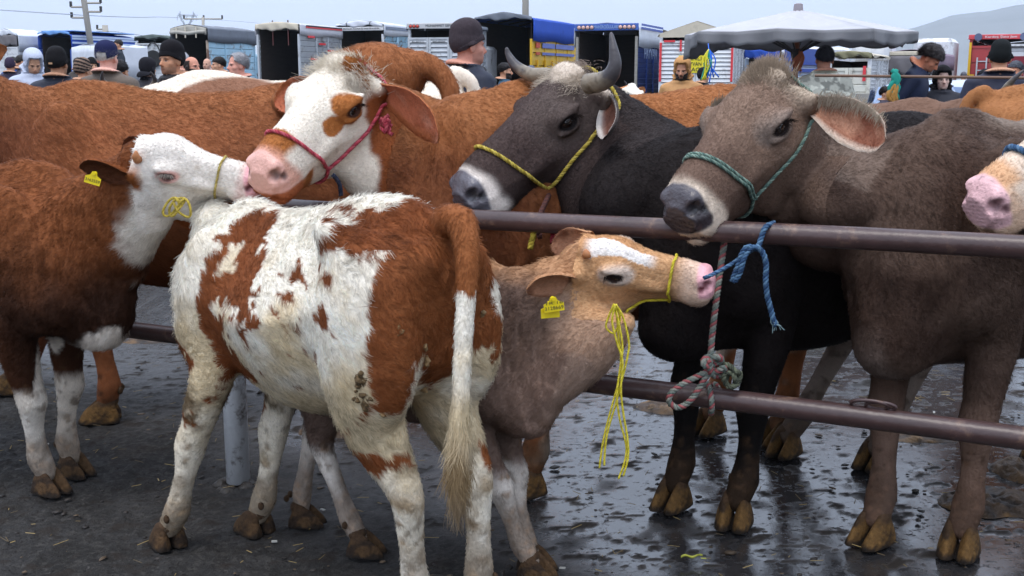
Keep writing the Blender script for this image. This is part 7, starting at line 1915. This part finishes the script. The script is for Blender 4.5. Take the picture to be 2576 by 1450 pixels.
# pink and grey rope from the grey cow's halter to the lower rail
PG = [(150, 84, 84), (104, 112, 104), (134, 134, 124)]
z_low = lambda px: fence_pt(along(px, LOW), LOW)
tie = empty('tether_rope', at(1815, 600, 3.25)); tag(tie, 'faded pink and grey tether rope knotted round the lower rail', 'rope'); TO = np.array(tie.location); rail = z_low(1760); yk = rail[1] - .06
rope_obj('lead', [at(1828, 560, 3.20), at(1822, 610, 3.2), at(1812, 680, 3.17), at(1800, 770, 3.13), at(1791, 850, yk), at(1788, 900, yk)], .0098, PG, tie, TO)
rope_obj('loop', free([(1795, 925), (1760, 945), (1720, 965), (1688, 990), (1684, 1012), (1705, 1026), (1735, 1010), (1760, 975), (1778, 945), (1800, 930)], yk - .005), .0095, PG, tie, TO)
rope_obj('wrap', [z_low(1775) + np.array([0, (PR + .011) * math.cos(t), (PR + .011) * math.sin(t)]) + np.array([.012 * t / 3, 0, 0]) for t in np.linspace(1.2, 8.2, 24)], .009, PG, tie, TO)
rope_obj('knot', free([(1790, 895), (1772, 905), (1775, 922), (1800, 915), (1815, 905), (1800, 898), (1782, 915), (1800, 935), (1822, 925), (1812, 945), (1790, 940), (1785, 905)], [yk - .012 * (k % 3) for k in range(12)]), .0105, PG, tie, TO)
rope_obj('tangle', free([(1810, 915), (1835, 920), (1850, 935), (1862, 942), (1855, 965), (1838, 975), (1825, 960), (1836, 935), (1850, 955), (1846, 972), (1828, 968), (1822, 940), (1864, 944)], [yk - .01 * (k % 3) for k in range(13)]), .0085, [(84, 88, 72), (104, 108, 88), (66, 70, 58)], tie, TO)
# blue rope on the upper rail
bl = empty('blue_rope', at(1920, 575, 3.1)); tag(bl, 'blue rope bow tied on the upper rail with frayed end hanging', 'rope'); BO = np.array(bl.location); ur = fence_pt(along(1920, UP), UP); yu = ur[1] - .05
BLR = [(64, 92, 122), (44, 68, 98), (86, 116, 142)]
rope_obj('turn', [at(1948, 562, ur[1]), at(1926, 572, ur[1] - .04), at(1915, 598, yu), at(1908, 620, yu - .005), at(1900, 630, yu)], .0082, BLR, bl, BO)
rope_obj('bow', free([(1905, 625), (1880, 622), (1866, 640), (1856, 670), (1846, 695), (1842, 705), (1850, 706), (1862, 685), (1870, 655), (1884, 628), (1905, 622)], [yu - .01, yu - .02, yu - .02, yu - .015, yu - .01, yu - .01, yu - .015, yu - .02, yu - .025, yu - .02, yu - .01]), .0082, BLR, bl, BO)
rope_obj('tail', free([(1902, 620), (1918, 635), (1927, 665), (1926, 705), (1930, 745), (1938, 775), (1944, 800), (1952, 820)], yu - .02), .0085, BLR, bl, BO)
g_ = np.random.default_rng(8)
for k in range(16):
    MB().tube(catmull([at(1942, 796, yu - .02) - BO, at(1950 + g_.normal(0, 5), 812, yu - .02) - BO, at(1953 + g_.normal(0, 8), 826 + g_.normal(0, 6), yu - .02 + g_.normal(0, .006)) - BO], 7), .0012, 5).build('frayed_fibre', mat('frayed', tuple(lin(120, 140, 142)), .9), bl)
rope_obj('line_to_calf', [at(1900, 625, yu), at(1868, 645, yu), at(1835, 668, 3.05), at(1795, 690, 2.98), at(1770, 700, 2.98)], .006, BLR, bl, BO)
# bits below the bull's chin
b3 = empty('bull_tether', at(1356, 520, 3.42)); tag(b3, 'brown tether and short pink cord below the chin of the bull', 'rope'); B3 = np.array(b3.location)
jp = BULL['X'](np.array([(.305, .085, -.215)]))[0] @ BULL['Rz'].T + BULL['org']
rope_obj('tether', [jp, (jp + at(1356, 545, 3.5)) / 2, at(1356, 552, 3.5), at(1358, 600, 3.46)], .009, [(84, 52, 46), (66, 42, 40)], b3, B3)
rope_obj('pink_cord', free([(1394, 540), (1392, 570), (1390, 612)], 3.42), .009, [(158, 52, 70), (126, 40, 60)], b3, B3)
rope_obj('yellow_end', free([(1342, 585), (1340, 600), (1336, 612), (1334, 626)], 3.42), .010, [(188, 168, 66), (160, 142, 50)], b3, B3)

# ear tags
TAGY = mat('yellow_tag', tuple(lin(226, 200, 24)), .35, spec=.5, noise=.06, nscale=40)
def ear_tag(cow, px, py, Y, w, h, lines, tilt, yaw, behind=True, small=False):
    c = cow['toL'](at(px, py, Y)); R = (Matrix.Rotation(yaw - math.atan2(cow['Rz'][1, 0], cow['Rz'][0, 0]), 3, 'Z') @ Matrix.Rotation(tilt, 3, 'Y'))
    sh = [(-w / 2, -h / 2), (w / 2, -h / 2), (w / 2, h * .12), (w * .22, h * .30), (w * .13, h * .62), (-w * .13, h * .62), (-w * .22, h * .30), (-w / 2, h * .12)]
    m = MB(); n = len(sh)
    for dy in (-.0015, .0015): m.add([(x, dy, z) for x, z in sh], [tuple(range(n)) if dy < 0 else tuple(range(n - 1, -1, -1))])
    m.add([(x, d, z) for x, z in sh for d in (-.0015, .0015)], [(2 * k, 2 * k + 1, 2 * ((k + 1) % n) + 1, 2 * ((k + 1) % n)) for k in range(n)])
    o = m.build('ear_tag', TAGY, cow['root']); o.matrix_local = Matrix.Translation(Vector(c)) @ R.to_4x4()
    for s_, sz, dz in lines: txt(s_, sz, mat('tag_ink', (.10, .085, .02), .6), o, (0, -.0022, dz), (math.pi / 2, 0, 0), 'tag_number', ext=.0003, width=w * (.92 if len(s_) > 4 else .5))
    MB().tube([(0, -.006, h * .48), (0, .012, h * .48)], .006, 10).build('tag_stud', TAGY, o)
    return o
ear_tag(CALF2, 234, 450, 3.545, .050, .036, [('3163559', .013, -.006)], .30, .05)
ear_tag(CALF3, 1384, 782, 2.985, .052, .040, [], -.05, .15)
ear_tag(CALF3, 1393, 768, 2.975, .056, .036, [('3128669', .0135, -.008), ('TR 18', .010, .006)], -.12, .15)
ear_tag(CALF3, 1424, 652, 3.255, .022, .030, [], -.5, .2)
def horn_bud():
    p = CALF3['X']((.035, -.075, .012)); m = MB(); m.tube([p + np.array([0, 0, 0]), p + np.array([0, -.004, .012]), p + np.array([.0, -.008, .022])], [.013, .011, .004], 10); m.build('horn_bud', mat('bud', tuple(lin(176, 116, 72)), .6), CALF3['root'], smooth=True)
    p = CALF2['X']((.02, -.085, .0)); m = MB(); m.tube([p, p + np.array([.004, -.016, .012]), p + np.array([.012, -.022, .03])], [.015, .013, .004], 10); m.build('horn_bud', MATS['bud'], CALF2['root'], smooth=True)
horn_bud()
# dried dung clinging to the patched calf
def clots():
    V, F, C_ = [], [], []; g = np.random.default_rng(6)
    spots = [(1392, 848), (1520, 945), (1525, 1020), (1500, 1185), (1285, 1330), (1830, 765), (1160, 1130), (1150, 1170), (1185, 1145), (1175, 1200), (1150, 1230), (1200, 1250), (1190, 1280), (1165, 1150)]
    for i, (X_, Y_) in enumerate(spots):
        px, py = Z7(X_, Y_); d = ray(px, py); o = np.array([0, 0, CAM_H]); ts = np.linspace(2.5, 3.7, 240); P = CALF1['toL'](o + d * ts[:, None]); f = eval_solid(CALF1['sol'], P)
        k = np.argmax(f < .001)
        if f[k] >= .001: continue
        big = .0095 if i < 6 else .0115; S = Solid()
        for q in range(5): S.add(Ell(P[k] + g.normal(0, big * .55, 3) * np.array([1, .5, 1.3]), big * g.uniform(.45, .9, 3)), .003)
        v, q_ = S.mesh(.004, smooth=1); v = v + .003 * fbm(v, 120, i, 2)[:, None]
        c = np.tile(lin(*((134, 108, 72) if i < 6 else (92, 72, 44))), (len(v), 1)) * (1 + .4 * fbm(v, 80, i + 3, 2))[:, None]
        me = mesh_from('dung_clot', v, q_, cols=np.clip(c, 0, 1)); link('dung_clot', me, mat('dried_dung', attr=True, rough=.9, bump=.5, bscale=150), CALF1['root'])
clots()
# ------------------------------------------------------------------ cattle farther back
def plain(c1, c2=None, scale=2.2, thr=.05, seed=0, headwhite=False):
    def f(I):
        P, H, V = I['P'], I['H'], I['V']; n = fbm(P, 5, seed, 3); c = np.tile(lin(*c1), (len(V), 1)) * (1 + .12 * n)[:, None]
        if c2 is not None: c = mixc(c, lin(*c2), sstep(thr, thr + .04, fbm(P, scale, seed + 5, 2)))
        if headwhite: c = np.where((I['head'] & (I['ear'] < .5))[:, None], lin(232, 222, 206), c)
        return c, np.zeros(len(V)), furlen(I, .02, .012, np.zeros(len(V)))
    return f
def far_cow(label, px, Y, hd, S, coat, headpos=None, headdir=None, seed=0, horns=None, fur=9000, **k):
    p = at(px, HZ, Y); hd = nrm(np.array(hd, float)); f2 = np.array([p[0], p[1]])
    hp = np.array([*(f2 + hd * .62 * S), 1.42 * S]) if headpos is None else np.array(headpos); x = nrm(np.array([*hd, -.55])) if headdir is None else nrm(np.array(headdir, float))
    y = nrm(np.cross((0, 0, 1), x)); R = np.stack([x, y, np.cross(x, y)], 1)
    mid = (np.array([*(f2 + hd * .3 * S), 1.2 * S]) + (hp + x * .05)) / 2
    e = [dict(base=(.0, q * .135, -.065), tip=hp + R @ np.array([-.02, q * .31, -.08]), face=x * .6 + R[:, 2] * .2, w=.12) for q in (-1, 1)]
    hn = [([hp + R @ np.array([.0, q * .07, .0]), hp + R @ np.array([.0, q * .17, .04]), hp + R @ np.array([.02, q * .22, .13]), hp + R @ np.array([.04, q * .20, .22])], .035, .6) for q in (-1, 1)] if horns else None
    return make_cow('cow', label, f2, hd, S, coat, dict(t=hp, R=R, s=1.0 * S), h_body=.022, h_head=.012, ears=e, seed=seed, fur=fur, furry_head=20000, horns=hn, **k)
def coat_cream(I):
    P, V = I['P'], I['V']; n = fbm(P, 5, 3, 3); c = np.tile(lin(232, 216, 196), (len(V), 1)) * (1 + .06 * n)[:, None]
    b = sstep(1.0, .9, np.sqrt(((P[:, 0] - .28 + .03 * n) / .30) ** 2 + ((P[:, 2] - 1.24) / .13) ** 2)); b = np.maximum(b, sstep(1.0, .9, np.sqrt(((P[:, 0] + .38 + .03 * n) / .17) ** 2 + ((P[:, 2] - 1.20) / .17) ** 2)))
    c = mixc(c, lin(136, 96, 74), b); c = mixc(c, lin(150, 96, 60), sstep(.9, .8, P[:, 2]) * .6)
    return c, np.zeros(len(V)), furlen(I, .018, .012, np.zeros(len(V)))
far_cow('cream-white cow with brown saddle patches, behind the red-brown cow', 500, 6.3, (-1, .06), 1.11, coat_cream, seed=31, rump_up=.05, headpos=(-2.5, 6.3, 1.05), bony=.5)
far_cow('light orange cow just behind the charcoal beanie man', 1300, 8.6, (.62, .78), 1.0, plain((196, 128, 70)), seed=32, headpos=(.9, 9.9, 1.1))
far_cow('smooth light orange-brown cow, rump toward the left, at right behind the grey-brown cow', 3080, 6.6, (1, -.05), 1.06, plain((156, 104, 64)), seed=33, rump_up=.02, bony=.3)
far_cow('tan horned cow facing the camera between navy cap and black beanie', 368, 10.5, (.1, -1), .98, plain((158, 124, 80), (110, 84, 54), seed=2), seed=34, horns=True)
far_cow('orange cow standing by the bald man in navy', 532, 17.0, (-1, .1), 1.02, plain((190, 124, 70)), seed=35, fur=0)
far_cow('white-faced orange cow by the open blue lorry', 1530, 17.5, (.5, -.87), .98, plain((196, 130, 84), headwhite=True), seed=36, fur=0)
far_cow('small dark horned cow in front of the blue lorry', 1575, 19.5, (-.4, -.9), .92, plain((44, 38, 38)), seed=37, fur=0, horns=True)
far_cow('brown horned cow by the bending man in navy', 2330, 8.4, (.75, -.66), .98, plain((120, 92, 76)), seed=38, horns=True)
